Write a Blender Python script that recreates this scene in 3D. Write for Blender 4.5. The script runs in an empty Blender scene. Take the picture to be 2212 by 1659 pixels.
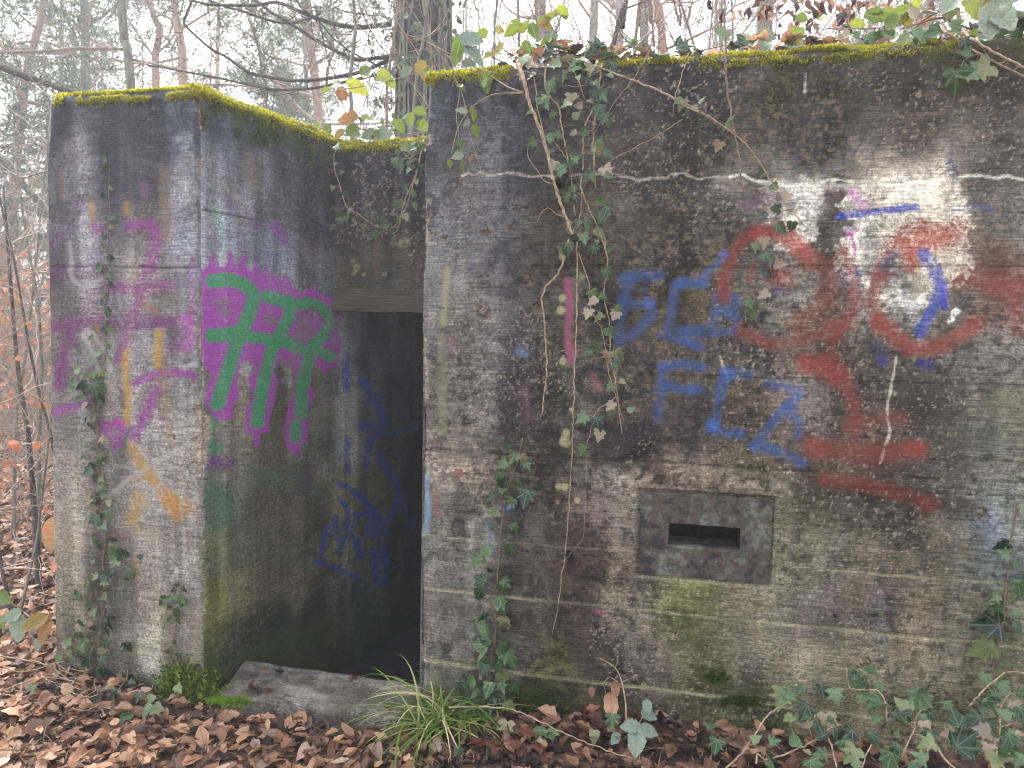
import bpy, math, random
import numpy as np
from mathutils import Vector, Matrix, Euler
random.seed(7); np.random.seed(7)
RNG = np.random.default_rng(7)
scene = bpy.context.scene
COL = scene.collection
R_ = math.radians

# ------------------------------------------------------------------ camera
PITCH, ROLL, LENS = R_(3.745), R_(1.163), 27.04
CAMP = np.array([0.0, 0.0, 1.68])
cd = bpy.data.cameras.new('camera'); cam = bpy.data.objects.new('camera', cd); COL.objects.link(cam)
cd.lens = LENS; cd.sensor_width = 36.0; cd.clip_start = 0.05; cd.clip_end = 600.0
cam.matrix_world = Matrix.Translation(Vector(CAMP)) @ (Matrix.Rotation(math.pi/2 - PITCH, 4, 'X') @ Matrix.Rotation(ROLL, 4, 'Z'))
scene.camera = cam

# ------------------------------------------------------------------ overcast daylight
SUN_EL, SUN_AZ = R_(52), R_(-28)          # azimuth measured from +Y (away from the camera) towards +X
world = bpy.data.worlds.new('World'); scene.world = world; world.use_nodes = True
wn = world.node_tree; wn.nodes.clear()
sky = wn.nodes.new('ShaderNodeTexSky'); sky.sky_type = 'NISHITA'; sky.sun_disc = False
sky.sun_elevation = SUN_EL; sky.sun_rotation = SUN_AZ
sky.dust_density = 6.0; sky.air_density = 1.0; sky.ozone_density = 1.0; sky.altitude = 400
hs = wn.nodes.new('ShaderNodeHueSaturation'); hs.inputs['Saturation'].default_value = 0.42; hs.inputs['Value'].default_value = 1.0
bg = wn.nodes.new('ShaderNodeBackground'); bg.inputs['Strength'].default_value = 0.15
wo = wn.nodes.new('ShaderNodeOutputWorld')
wn.links.new(sky.outputs[0], hs.inputs['Color']); wn.links.new(hs.outputs[0], bg.inputs[0]); wn.links.new(bg.outputs[0], wo.inputs[0])
sd = bpy.data.lights.new('sun', 'SUN'); sd.energy = 0.9; sd.angle = R_(25); sd.color = (1.0, 0.98, 0.95)
sun = bpy.data.objects.new('sun', sd); COL.objects.link(sun)
sdir = Vector((math.sin(SUN_AZ)*math.cos(SUN_EL), math.cos(SUN_AZ)*math.cos(SUN_EL), math.sin(SUN_EL)))
sun.rotation_euler = sdir.to_track_quat('Z', 'Y').to_euler(); sun.location = (0, 0, 20)
vs = scene.view_settings; vs.view_transform = 'Standard'; vs.look = 'None'; vs.exposure = 2.42; vs.gamma = 1.0
vs.use_curve_mapping = False
scene.render.engine = 'CYCLES'
scene.cycles.max_bounces = 6; scene.cycles.transparent_max_bounces = 8; scene.cycles.use_denoising = True; scene.cycles.filter_width = 1.1

# ------------------------------------------------------------------ survey: from measured sight lines to places on the walls
F_ = 2212*LENS/36.0
_fw = np.array([0, math.cos(PITCH), -math.sin(PITCH)]); _up = np.array([0, math.sin(PITCH), math.cos(PITCH)]); _rt = np.array([1., 0, 0])
RT = math.cos(ROLL)*_rt + math.sin(ROLL)*_up; UP = -math.sin(ROLL)*_rt + math.cos(ROLL)*_up; FW = _fw
def ray(x, y): return (x-1106)/F_*RT - (y-829.5)/F_*UP + FW
YAW = R_(13.0); SAN = R_(25.69)
U = np.array([math.cos(YAW), -math.sin(YAW), 0.]); N = np.array([-math.sin(YAW), -math.cos(YAW), 0.]); Z = np.array([0, 0, 1.])
_d = ray(911, 900); O = CAMP + _d*(3.40/_d[1]); O[2] = 0
S = np.array([math.sin(SAN), math.cos(SAN), 0.]); NS = np.array([math.cos(SAN), -math.sin(SAN), 0.])
def Wp(x, y, off=0.0):                  # point on the front wall plane, off metres in front of it
    d = ray(x, y); t = ((O + off*N - CAMP) @ N)/(d @ N); return CAMP + d*t
def Wuv(x, y):
    P = Wp(x, y) - O; return np.array([P @ U, P[2]])
UC = Wuv(435, 800)[0]; UL = Wuv(108, 800)[0]
PC = O + UC*U
def Sp(x, y, off=0.0):                  # point on the splayed side wall
    d = ray(x, y); t = ((PC + off*NS - CAMP) @ NS)/(d @ NS); return CAMP + d*t
def Suv(x, y):
    P = Sp(x, y) - PC; return np.array([P @ S, P[2]])
NB = -0.955                              # the wall over the door stands this far behind the front
def Bp(x, y, off=0.0):
    d = ray(x, y); t = ((O + (NB+off)*N - CAMP) @ N)/(d @ N); return CAMP + d*t
def Buv(x, y):
    P = Bp(x, y) - O; return np.array([P @ U, P[2]])
def Dp(x, y, dist):                      # point at a given distance into the picture
    d = ray(x, y); return CAMP + d*dist
def Gp(x, y, z):
    d = ray(x, y); return CAMP + d*((z-CAMP[2])/d[2])
H = 2.808; HB = 2.768

# ------------------------------------------------------------------ numeric noise
def _h2(ix, iy, seed):
    h = (ix.astype(np.int64)*374761393 + iy.astype(np.int64)*668265263 + seed*1442695041) & 0xffffffff
    h = ((h ^ (h >> 13))*1274126177) & 0xffffffff
    h = (h ^ (h >> 16)) & 0xffff
    return h.astype(np.float32)/65535.0
def vn2(x, y, seed=0):
    x0 = np.floor(x); y0 = np.floor(y); fx = x-x0; fy = y-y0
    fx = fx*fx*(3-2*fx); fy = fy*fy*(3-2*fy)
    a = _h2(x0, y0, seed); b = _h2(x0+1, y0, seed); c = _h2(x0, y0+1, seed); d = _h2(x0+1, y0+1, seed)
    return (a*(1-fx)+b*fx)*(1-fy) + (c*(1-fx)+d*fx)*fy
def fbm(x, y, oct=4, seed=0, gain=0.5):
    v = 0; a = 1; t = 0
    for i in range(oct):
        v = v + a*vn2(x*(2.03**i)+i*17.3, y*(2.03**i)-i*9.1, seed+i*31); t += a; a *= gain
    return v/t
def sstep(a, b, x):
    t = np.clip((x-a)/(b-a), 0, 1); return t*t*(3-2*t)
def lin(c):
    c = np.asarray(c, float)/255.0
    return np.where(c <= 0.04045, c/12.92, ((c+0.055)/1.055)**2.4)

# ------------------------------------------------------------------ mesh helpers
def link(o, parent=None):
    COL.objects.link(o)
    if parent is not None: o.parent = parent
    return o
def mesh_np(name, V, F, mat, parent=None, loc=None, smooth=False, attrs=None, uv=None):
    """V (n,3) world points; F: list of (m,3) or (m,4) index arrays. loc: origin of the thing."""
    V = np.asarray(V, np.float32)
    if loc is not None: V = V - np.asarray(loc, np.float32)
    me = bpy.data.meshes.new(name)
    F = [np.asarray(f, np.int32) for f in (F if isinstance(F, list) else [F]) if len(f)]
    me.vertices.add(len(V)); me.vertices.foreach_set('co', V.ravel())
    nl = sum(f.size for f in F); npol = sum(len(f) for f in F)
    me.loops.add(nl); me.polygons.add(npol)
    idx = np.concatenate([f.ravel() for f in F]); me.loops.foreach_set('vertex_index', idx)
    tot = np.concatenate([np.full(len(f), f.shape[1], np.int32) for f in F])
    st = np.concatenate([[0], np.cumsum(tot)[:-1]]).astype(np.int32)
    me.polygons.foreach_set('loop_start', st); me.polygons.foreach_set('loop_total', tot)
    me.polygons.foreach_set('use_smooth', np.full(npol, smooth))
    me.update(calc_edges=True)
    for k, a in (attrs or {}).items():
        a = np.asarray(a, np.float32)
        if a.ndim == 1:
            at = me.attributes.new(k, 'FLOAT', 'POINT'); at.data.foreach_set('value', a)
        else:
            if a.shape[1] == 3: a = np.concatenate([a, np.ones((len(a), 1), np.float32)], 1)
            at = me.attributes.new(k, 'FLOAT_COLOR', 'POINT'); at.data.foreach_set('color', a.ravel())
    if uv is not None:
        l = me.uv_layers.new(name='UVMap'); l.data.foreach_set('uv', np.asarray(uv, np.float32)[idx].ravel())
    if mat is not None: me.materials.append(mat)
    o = bpy.data.objects.new(name, me)
    return link(o, parent)
class Acc:
    """collects tubes, leaves and boxes into one mesh"""
    def __init__(s): s.V = []; s.Q = []; s.T = []; s.n = 0; s.A = []; s.UV = []
    def add(s, V, Q=None, T=None, a=0.0, uv=None):
        V = np.asarray(V, float)
        s.V.append(V); s.A.append(np.full(len(V), a) if np.isscalar(a) else a)
        s.UV.append(np.zeros((len(V), 2)) if uv is None else uv)
        if Q is not None and len(Q): s.Q.append(np.asarray(Q)+s.n)
        if T is not None and len(T): s.T.append(np.asarray(T)+s.n)
        s.n += len(V)
    def tube(s, P, r, sides=5, a=0.0, cap=True):
        P = np.asarray(P, float); n = len(P)
        r = np.full(n, r) if np.isscalar(r) else np.asarray(r, float)
        T = np.gradient(P, axis=0); T /= np.linalg.norm(T, axis=1)[:, None]+1e-9
        ref = np.array([0, 0, 1.]) if abs(T[0][2]) < 0.8 else np.array([1., 0, 0])
        A = np.cross(T, ref); A /= np.linalg.norm(A, axis=1)[:, None]+1e-9
        B = np.cross(T, A)
        th = np.arange(sides)/sides*2*math.pi
        V = P[:, None, :] + r[:, None, None]*(np.cos(th)[None, :, None]*A[:, None, :] + np.sin(th)[None, :, None]*B[:, None, :])
        i = np.arange(n-1)[:, None]*sides; j = np.arange(sides)[None, :]; j2 = (j+1) % sides
        Q = np.stack([i+j, i+j2, i+sides+j2, i+sides+j], -1).reshape(-1, 4)
        T3 = []
        if cap and sides >= 3:
            for k in range(1, sides-1):
                T3.append((0, k+1, k)); b = (n-1)*sides; T3.append((b, b+k, b+k+1))
        s.add(V.reshape(-1, 3), Q, T3, a)
    def box(s, c, ax, ay, az):
        c, ax, ay, az = [np.asarray(v, float) for v in (c, ax, ay, az)]
        V = [c+i*ax+j*ay+k*az for k in (-1, 1) for j in (-1, 1) for i in (-1, 1)]
        s.add(V, [(0, 2, 3, 1), (4, 5, 7, 6), (0, 1, 5, 4), (2, 6, 7, 3), (0, 4, 6, 2), (1, 3, 7, 5)])
    def build(s, name, mat, parent=None, loc=None, smooth=True, attr=None, uv=False):
        V = np.concatenate(s.V); F = []
        if s.Q: F.append(np.concatenate(s.Q))
        if s.T: F.append(np.concatenate(s.T))
        at = {attr: np.concatenate(s.A)} if attr else None
        return mesh_np(name, V, F, mat, parent, loc, smooth, at, np.concatenate(s.UV) if uv else None)
def smooth_path(P, n=6):
    """Catmull-Rom through the points"""
    P = np.asarray(P, float)
    if len(P) < 3: 
        t = np.linspace(0, 1, n+1)[:, None]; return P[0]*(1-t)+P[-1]*t
    Q = np.vstack([2*P[0]-P[1], P, 2*P[-1]-P[-2]]); out = []
    for i in range(1, len(Q)-2):
        for t in np.linspace(0, 1, n, endpoint=False):
            a, b, c, d = Q[i-1], Q[i], Q[i+1], Q[i+2]
            out.append(0.5*((2*b)+(-a+c)*t+(2*a-5*b+4*c-d)*t*t+(-a+3*b-3*c+d)*t**3))
    out.append(P[-1]); return np.array(out)
def tagp(o, label=None, cat=None, group=None, kind=None):
    if label: o['label'] = label
    if cat: o['category'] = cat
    if group: o['group'] = group
    if kind: o['kind'] = kind
    return o
def thing(name, loc, label, cat, group=None):
    o = bpy.data.objects.new(name, None); o.empty_display_size = 0.1; o.location = Vector(loc); link(o)
    return tagp(o, label, cat, group)

# ------------------------------------------------------------------ materials
class NT:
    def __init__(s, name):
        s.m = bpy.data.materials.new(name); s.m.use_nodes = True; s.t = s.m.node_tree; s.t.nodes.clear()
        s.out = s.n('ShaderNodeOutputMaterial')
    def n(s, typ, **kw):
        nd = s.t.nodes.new(typ)
        for k, v in kw.items():
            if k.startswith('i_'):
                key = k[2:]; key = int(key) if key.isdigit() else key.replace('_', ' ')
                nd.inputs[key].default_value = v
            else: setattr(nd, k, v)
        return nd
    def l(s, a, b): s.t.links.new(a, b)
    def math(s, op, a, b=None, c=None, clamp=False):
        nd = s.t.nodes.new('ShaderNodeMath'); nd.operation = op; nd.use_clamp = clamp
        for i, v in enumerate((a, b, c)):
            if v is None: continue
            if isinstance(v, (int, float)): nd.inputs[i].default_value = v
            else: s.l(v, nd.inputs[i])
        return nd.outputs[0]
    def mix(s, fac, a, b, mode='MIX'):
        nd = s.t.nodes.new('ShaderNodeMix'); nd.data_type = 'RGBA'; nd.blend_type = mode
        for sock, v in ((nd.inputs[0], fac), (nd.inputs[6], a), (nd.inputs[7], b)):
            if isinstance(v, (int, float)): sock.default_value = v
            elif isinstance(v, (tuple, list, np.ndarray)): sock.default_value = (*[float(q) for q in v[:3]], 1)
            else: s.l(v, sock)
        return nd.outputs[2]
    def ramp(s, fac, stops, interp='LINEAR'):
        nd = s.t.nodes.new('ShaderNodeValToRGB'); cr = nd.color_ramp; cr.interpolation = interp
        while len(cr.elements) < len(stops): cr.elements.new(0.5)
        for e, (p, c) in zip(cr.elements, stops):
            e.position = p; e.color = (*[float(q) for q in c], 1)
        s.l(fac, nd.inputs[0]); return nd.outputs[0]
    def noise(s, vec, scale, detail=4, rough=0.5):
        nd = s.n('ShaderNodeTexNoise'); nd.inputs['Scale'].default_value = scale; nd.inputs['Detail'].default_value = detail
        nd.inputs['Roughness'].default_value = rough; s.l(vec, nd.inputs['Vector']); return nd.outputs[0]
    def coords(s, kind='Object'): return s.n('ShaderNodeTexCoord').outputs[kind]
    def scaled(s, vec, sc):
        m = s.n('ShaderNodeMapping'); m.inputs['Scale'].default_value = sc; s.l(vec, m.inputs['Vector']); return m.outputs[0]
    def finish(s, bsdf): s.l(bsdf, s.out.inputs['Surface']); return s.m

def concrete_mat():
    t = NT('weathered_concrete'); v = t.coords()
    ca = t.n('ShaderNodeAttribute', attribute_name='col'); pa = t.n('ShaderNodeAttribute', attribute_name='paint')
    pf = t.n('ShaderNodeAttribute', attribute_name='cover'); mo = t.n('ShaderNodeAttribute', attribute_name='mossy')
    n1 = t.noise(v, 70, 6, 0.66); n2 = t.noise(v, 240, 4, 0.65); n3 = t.noise(v, 17, 5, 0.6)
    # concrete: fine mottling of crust and aggregate
    k = t.ramp(n1, [(0.30, (0.36,)*3), (0.44, (0.74,)*3), (0.56, (1.12,)*3), (0.74, (1.65, 1.6, 1.5))])
    k2 = t.ramp(n2, [(0.28, (0.45,)*3), (0.5, (1.0,)*3), (0.74, (1.6,)*3)])
    spk = t.ramp(t.noise(v, 3.2, 3), [(0.36, (0.62,)*3), (0.62, (1.0,)*3)])
    base = t.mix(spk, ca.outputs['Color'], k, 'MULTIPLY'); base = t.mix(0.9, base, k2, 'MULTIPLY')
    # horizontal grain left by the rough shuttering boards
    g = t.noise(t.scaled(v, (11, 11, 150)), 1.0, 5, 0.62)
    base = t.mix(0.75, base, t.ramp(g, [(0.32, (0.5,)*3), (0.5, (1.0,)*3), (0.70, (1.55,)*3)]), 'MULTIPLY')
    # paint, worn off the high grains
    wear = t.math('ADD', t.math('MULTIPLY_ADD', n1, 0.9, t.math('MULTIPLY', n2, 0.5)), t.math('MULTIPLY_ADD', g, 0.35, -0.875))
    pfv = pf.outputs['Fac']
    edge = t.math('MULTIPLY_ADD', t.math('MULTIPLY', pfv, t.math('SUBTRACT', 1.0, pfv)), 7.0, 0.35)
    fac = t.math('SUBTRACT', pfv, t.math('MULTIPLY', wear, edge), clamp=True)
    fac = t.math('MULTIPLY', fac, t.math('MULTIPLY', pfv, 5.0, clamp=True))
    pcol = t.mix(0.45, pa.outputs['Color'], k, 'MULTIPLY')
    colr = t.mix(t.math('MULTIPLY', fac, 0.86), base, pcol)
    # moss film
    mf = t.math('MULTIPLY_ADD', t.math('SUBTRACT', n3, 0.5), 1.6, mo.outputs['Fac'])
    mf = t.math('MULTIPLY', t.ramp(mf, [(0.2, (0,)*3), (0.75, (1,)*3)]), mo.outputs['Fac'], clamp=True)
    colr = t.mix(mf, colr, t.ramp(n2, [(0.3, (0.025, 0.035, 0.008)), (0.7, (0.10, 0.12, 0.02))]))
    b = t.n('ShaderNodeBsdfPrincipled'); b.inputs['Roughness'].default_value = 0.9; b.inputs['Specular IOR Level'].default_value = 0.25
    t.l(colr, b.inputs['Base Color'])
    hgt = t.math('MULTIPLY_ADD', n1, 0.6, t.math('MULTIPLY', n2, 0.35)); hgt = t.math('MULTIPLY_ADD', g, 0.75, hgt)
    bp = t.n('ShaderNodeBump'); bp.inputs['Strength'].default_value = 1.0; bp.inputs['Distance'].default_value = 0.009
    t.l(hgt, bp.inputs['Height']); t.l(bp.outputs[0], b.inputs['Normal'])
    return t.finish(b.outputs[0])

def leaf_shader(t, col, rough=0.45, trans=0.25, bumph=None):
    b = t.n('ShaderNodeBsdfPrincipled'); b.inputs['Roughness'].default_value = rough; b.inputs['Specular IOR Level'].default_value = 0.4
    t.l(col, b.inputs['Base Color'])
    if bumph is not None:
        bp = t.n('ShaderNodeBump'); bp.inputs['Strength'].default_value = 0.5; bp.inputs['Distance'].default_value = 0.003
        t.l(bumph, bp.inputs['Height']); t.l(bp.outputs[0], b.inputs['Normal'])
    tr = t.n('ShaderNodeBsdfTranslucent'); t.l(col, tr.inputs[0])
    mx = t.n('ShaderNodeMixShader'); mx.inputs[0].default_value = trans
    t.l(b.outputs[0], mx.inputs[1]); t.l(tr.outputs[0], mx.inputs[2])
    return t.finish(mx.outputs[0])
def rnd_src(t, attr):
    if attr: return t.n('ShaderNodeAttribute', attribute_name='rnd').outputs['Fac']
    return t.n('ShaderNodeObjectInfo').outputs['Random']
def ivy_mat(name, stops, vein, attr=False, trans=0.2):
    t = NT(name); uv = t.n('ShaderNodeUVMap', uv_map='UVMap').outputs[0]
    sp = t.n('ShaderNodeSeparateXYZ'); t.l(uv, sp.inputs[0]); x, y = sp.outputs[0], sp.outputs[1]
    ax = t.math('ABSOLUTE', x); best = ax
    for deg in (38, 80):
        c, s_ = math.cos(R_(deg)), math.sin(R_(deg))
        d = t.math('ABSOLUTE', t.math('SUBTRACT', t.math('MULTIPLY', ax, c), t.math('MULTIPLY', y, s_)))
        best = t.math('MINIMUM', best, d)
    v = t.ramp(best, [(0.008, (1,)*3), (0.035, (0,)*3)])
    r = rnd_src(t, attr)
    nz = t.noise(t.coords(), 14, 3)
    c = t.ramp(r, stops)
    c = t.mix(0.5, c, t.ramp(nz, [(0.3, (0.6,)*3), (0.7, (1.35,)*3)]), 'MULTIPLY')
    c = t.mix(t.math('MULTIPLY', v, 0.24), c, vein)
    return leaf_shader(t, c, 0.3, trans)
def pinnate_mat(name, stops, vein, nv=7.0, attr=False, trans=0.3, rough=0.4, veinfac=0.45):
    t = NT(name); uv = t.n('ShaderNodeUVMap', uv_map='UVMap').outputs[0]
    sp = t.n('ShaderNodeSeparateXYZ'); t.l(uv, sp.inputs[0]); x, y = sp.outputs[0], sp.outputs[1]
    ax = t.math('ABSOLUTE', x)
    q = t.math('FRACT', t.math('MULTIPLY', t.math('SUBTRACT', y, t.math('MULTIPLY', ax, 0.9)), nv))
    q = t.math('ABSOLUTE', t.math('SUBTRACT', q, 0.5))
    lat = t.ramp(q, [(0.0, (1,)*3), (0.12, (0,)*3)]); mid = t.ramp(ax, [(0.006, (1,)*3), (0.03, (0,)*3)])
    v = t.math('MAXIMUM', mid, t.math('MULTIPLY', lat, 0.7))
    r = rnd_src(t, attr); nz = t.noise(t.coords(), 22, 4, 0.6)
    c = t.ramp(r, stops)
    c = t.mix(0.6, c, t.ramp(nz, [(0.3, (0.5,)*3), (0.72, (1.4,)*3)]), 'MULTIPLY')
    c = t.mix(t.math('MULTIPLY', v, veinfac), c, vein)
    return leaf_shader(t, c, rough, trans, q)
def plain_mat(name, c1, c2, scale=20, rough=0.85, aniso=None, bump=0.4, dist=0.01, rndamt=0.0):
    t = NT(name); v = t.coords()
    if aniso: v = t.scaled(v, aniso)
    n = t.noise(v, scale, 5, 0.6)
    c = t.ramp(n, [(0.3, c1), (0.7, c2)])
    if rndamt:
        r = t.n('ShaderNodeObjectInfo').outputs['Random']
        c = t.mix(1.0, c, t.ramp(r, [(0, (1-rndamt,)*3), (1, (1+rndamt,)*3)]), 'MULTIPLY')
    b = t.n('ShaderNodeBsdfPrincipled'); b.inputs['Roughness'].default_value = rough; b.inputs['Specular IOR Level'].default_value = 0.3
    t.l(c, b.inputs['Base Color'])
    bp = t.n('ShaderNodeBump'); bp.inputs['Strength'].default_value = bump; bp.inputs['Distance'].default_value = dist
    t.l(n, bp.inputs['Height']); t.l(bp.outputs[0], b.inputs['Normal'])
    return t.finish(b.outputs[0])
def ramp_attr_mat(name, stops, trans=0.3, rough=0.7, attr=True):
    t = NT(name); c = t.ramp(rnd_src(t, attr), stops)
    nz = t.noise(t.coords(), 9, 3); c = t.mix(0.5, c, t.ramp(nz, [(0.3, (0.6,)*3), (0.7, (1.35,)*3)]), 'MULTIPLY')
    return leaf_shader(t, c, rough, trans)
def steel_mat():
    t = NT('rusty_painted_steel'); v = t.coords()
    n = t.noise(v, 24, 8, 0.72); n2 = t.noise(v, 110, 4, 0.6); n3 = t.noise(v, 6, 3)
    f = t.math('ADD', n, t.math('MULTIPLY', t.math('SUBTRACT', n3, 0.5), 0.5))
    c = t.ramp(f, [(0.34, (0.016, 0.017, 0.018)), (0.41, (0.024, 0.023, 0.023)), (0.43, (0.055, 0.040, 0.032)), (0.47, (0.088, 0.062, 0.046)), (0.525, (0.055, 0.045, 0.04)), (0.545, (0.085, 0.088, 0.076)), (0.70, (0.175, 0.175, 0.145))])
    c = t.mix(0.7, c, t.ramp(n2, [(0.3, (0.55,)*3), (0.72, (1.4,)*3)]), 'MULTIPLY')
    b = t.n('ShaderNodeBsdfPrincipled'); b.inputs['Roughness'].default_value = 0.7; b.inputs['Metallic'].default_value = 0.0
    t.l(c, b.inputs['Base Color'])
    bp = t.n('ShaderNodeBump'); bp.inputs['Strength'].default_value = 0.6; bp.inputs['Distance'].default_value = 0.004
    t.l(t.math('MULTIPLY_ADD', n2, 0.4, f), bp.inputs['Height']); t.l(bp.outputs[0], b.inputs['Normal'])
    return t.finish(b.outputs[0])

M = {}
M['concrete'] = concrete_mat()
M['steel'] = steel_mat()
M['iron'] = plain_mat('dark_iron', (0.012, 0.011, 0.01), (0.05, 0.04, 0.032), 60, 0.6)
M['lintel'] = plain_mat('weathered_lintel_timber', (0.035, 0.032, 0.028), (0.13, 0.12, 0.095), 7, 0.9, (1.5, 1.5, 30), 0.6, 0.006)
M['soil'] = plain_mat('dark_forest_soil', (0.012, 0.009, 0.006), (0.05, 0.034, 0.022), 25, 0.95, None, 0.8, 0.02)
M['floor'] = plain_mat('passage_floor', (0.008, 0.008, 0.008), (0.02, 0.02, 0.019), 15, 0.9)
M['ivy'] = ivy_mat('ivy_leaf', [(0, lin((34, 54, 38))*0.8), (0.35, lin((52, 80, 42))), (0.6, lin((76, 104, 58))), (0.8, lin((98, 122, 84))), (0.93, lin((120, 130, 82))), (1, lin((150, 132, 104)))], lin((168, 186, 150)))
M['ivy_dry'] = ivy_mat('pale_dry_ivy_leaf', [(0, lin((168, 150, 125))), (1, lin((120, 110, 88)))], lin((190, 175, 150)))
M['beech'] = pinnate_mat('brown_beech_leaf', [(0, lin((120, 84, 66))), (0.25, lin((184, 136, 102))), (0.5, lin((220, 176, 138))), (0.72, lin((172, 132, 106))), (0.88, lin((98, 72, 62))), (1, lin((222, 190, 166)))], lin((128, 90, 68)), 8)
M['beech_wet'] = pinnate_mat('wet_dark_beech_leaf', [(0, lin((50, 30, 28))), (0.5, lin((82, 50, 44))), (0.8, lin((126, 80, 62))), (1, lin((168, 118, 92)))], lin((56, 36, 30)), 8, rough=0.3, trans=0.12)
M['beech_stuff'] = pinnate_mat('leaf_litter', [(0, lin((38, 28, 26))), (0.18, lin((70, 52, 46))), (0.4, lin((158, 116, 90))), (0.6, lin((214, 168, 130))), (0.78, lin((172, 134, 108))), (0.9, lin((78, 58, 52))), (1, lin((218, 186, 162)))], lin((110, 66, 48)), 8, attr=True)
M['beech_orange'] = pinnate_mat('withered_orange_leaf', [(0, lin((190, 112, 72))), (0.5, lin((214, 142, 98))), (1, lin((172, 112, 84)))], lin((140, 84, 56)), 7, trans=0.4)
M['orange_stuff'] = pinnate_mat('withered_orange_leaves', [(0, lin((186, 112, 78))), (0.5, lin((212, 146, 106))), (1, lin((168, 116, 92)))], lin((140, 70, 40)), 7, attr=True, trans=0.45)
M['bramble'] = pinnate_mat('bramble_leaf', [(0, lin((88, 112, 52))), (0.35, lin((132, 152, 48))), (0.6, lin((160, 168, 60))), (0.8, lin((150, 126, 60))), (0.92, lin((168, 112, 70))), (1, lin((178, 104, 72)))], lin((170, 180, 110)), 7, trans=0.5)
M['bramble_grey'] = pinnate_mat('grey_green_bramble_leaf', [(0, lin((120, 136, 118))), (1, lin((146, 158, 132)))], lin((96, 112, 88)), 7, trans=0.2)
M['stem'] = plain_mat('pale_vine_stem', lin((120, 98, 78)), lin((196, 172, 140)), 60, 0.8, None, 0.3, 0.002)
M['stem_red'] = plain_mat('reddish_bramble_stem', lin((104, 80, 70)), lin((164, 138, 120)), 50, 0.7, None, 0.3, 0.002)
M['stem_brown'] = plain_mat('brown_ivy_stem', lin((88, 72, 58)), lin((150, 128, 104)), 60, 0.85, None, 0.3, 0.002)
M['grass'] = ramp_attr_mat('sedge_blade', [(0, lin((74, 108, 36))), (0.45, lin((112, 144, 52))), (0.68, lin((150, 168, 84))), (0.85, lin((206, 190, 140))), (1, lin((220, 200, 160)))], 0.35, 0.5, attr=False)
M['moss'] = ramp_attr_mat('yellow_moss', [(0, lin((48, 52, 18))), (0.3, lin((112, 114, 28))), (0.6, lin((176, 172, 38))), (1, lin((212, 204, 70)))], 0.4, 0.9)
M['moss_dark'] = ramp_attr_mat('dark_green_moss', [(0, lin((38, 46, 20))), (0.5, lin((74, 88, 30))), (1, lin((128, 146, 40)))], 0.3, 0.9)
M['moss_green'] = ramp_attr_mat('bright_green_moss', [(0, lin((70, 84, 24))), (0.5, lin((128, 156, 44))), (1, lin((176, 204, 70)))], 0.35, 0.9)
M['bark_grey'] = plain_mat('grey_beech_bark', lin((92, 92, 84)), lin((150, 148, 134)), 6, 0.9, (6, 6, 1.2), 0.4, 0.02, 0.12)
M['bark_pine'] = plain_mat('orange_pine_bark', lin((146, 112, 96)), lin((198, 164, 144)), 5, 0.9, (5, 5, 1.6), 0.6, 0.03, 0.12)
M['bark_dark'] = plain_mat('dark_bark', lin((62, 60, 58)), lin((110, 104, 98)), 5, 0.9, (6, 6, 1.2), 0.6, 0.03, 0.12)
M['twig'] = plain_mat('brown_twigs', lin((128, 114, 104)), lin((196, 178, 160)), 8, 0.9, None, 0.2, 0.005, 0.2)
M['needles'] = ramp_attr_mat('pine_needles', [(0, lin((46, 72, 58))), (0.5, lin((84, 114, 86))), (1, lin((132, 150, 104)))], 0.3, 0.7)
M['ivy_stuff'] = ivy_mat('tree_ivy_leaf', [(0, lin((46, 68, 48))), (0.6, lin((88, 112, 84))), (1, lin((132, 148, 110)))], lin((150, 170, 140)), attr=True)
M['wood'] = plain_mat('sawn_wood', lin((170, 118, 70)), lin((216, 170, 118)), 3, 0.8, (2, 2, 22), 0.2, 0.002)
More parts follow.
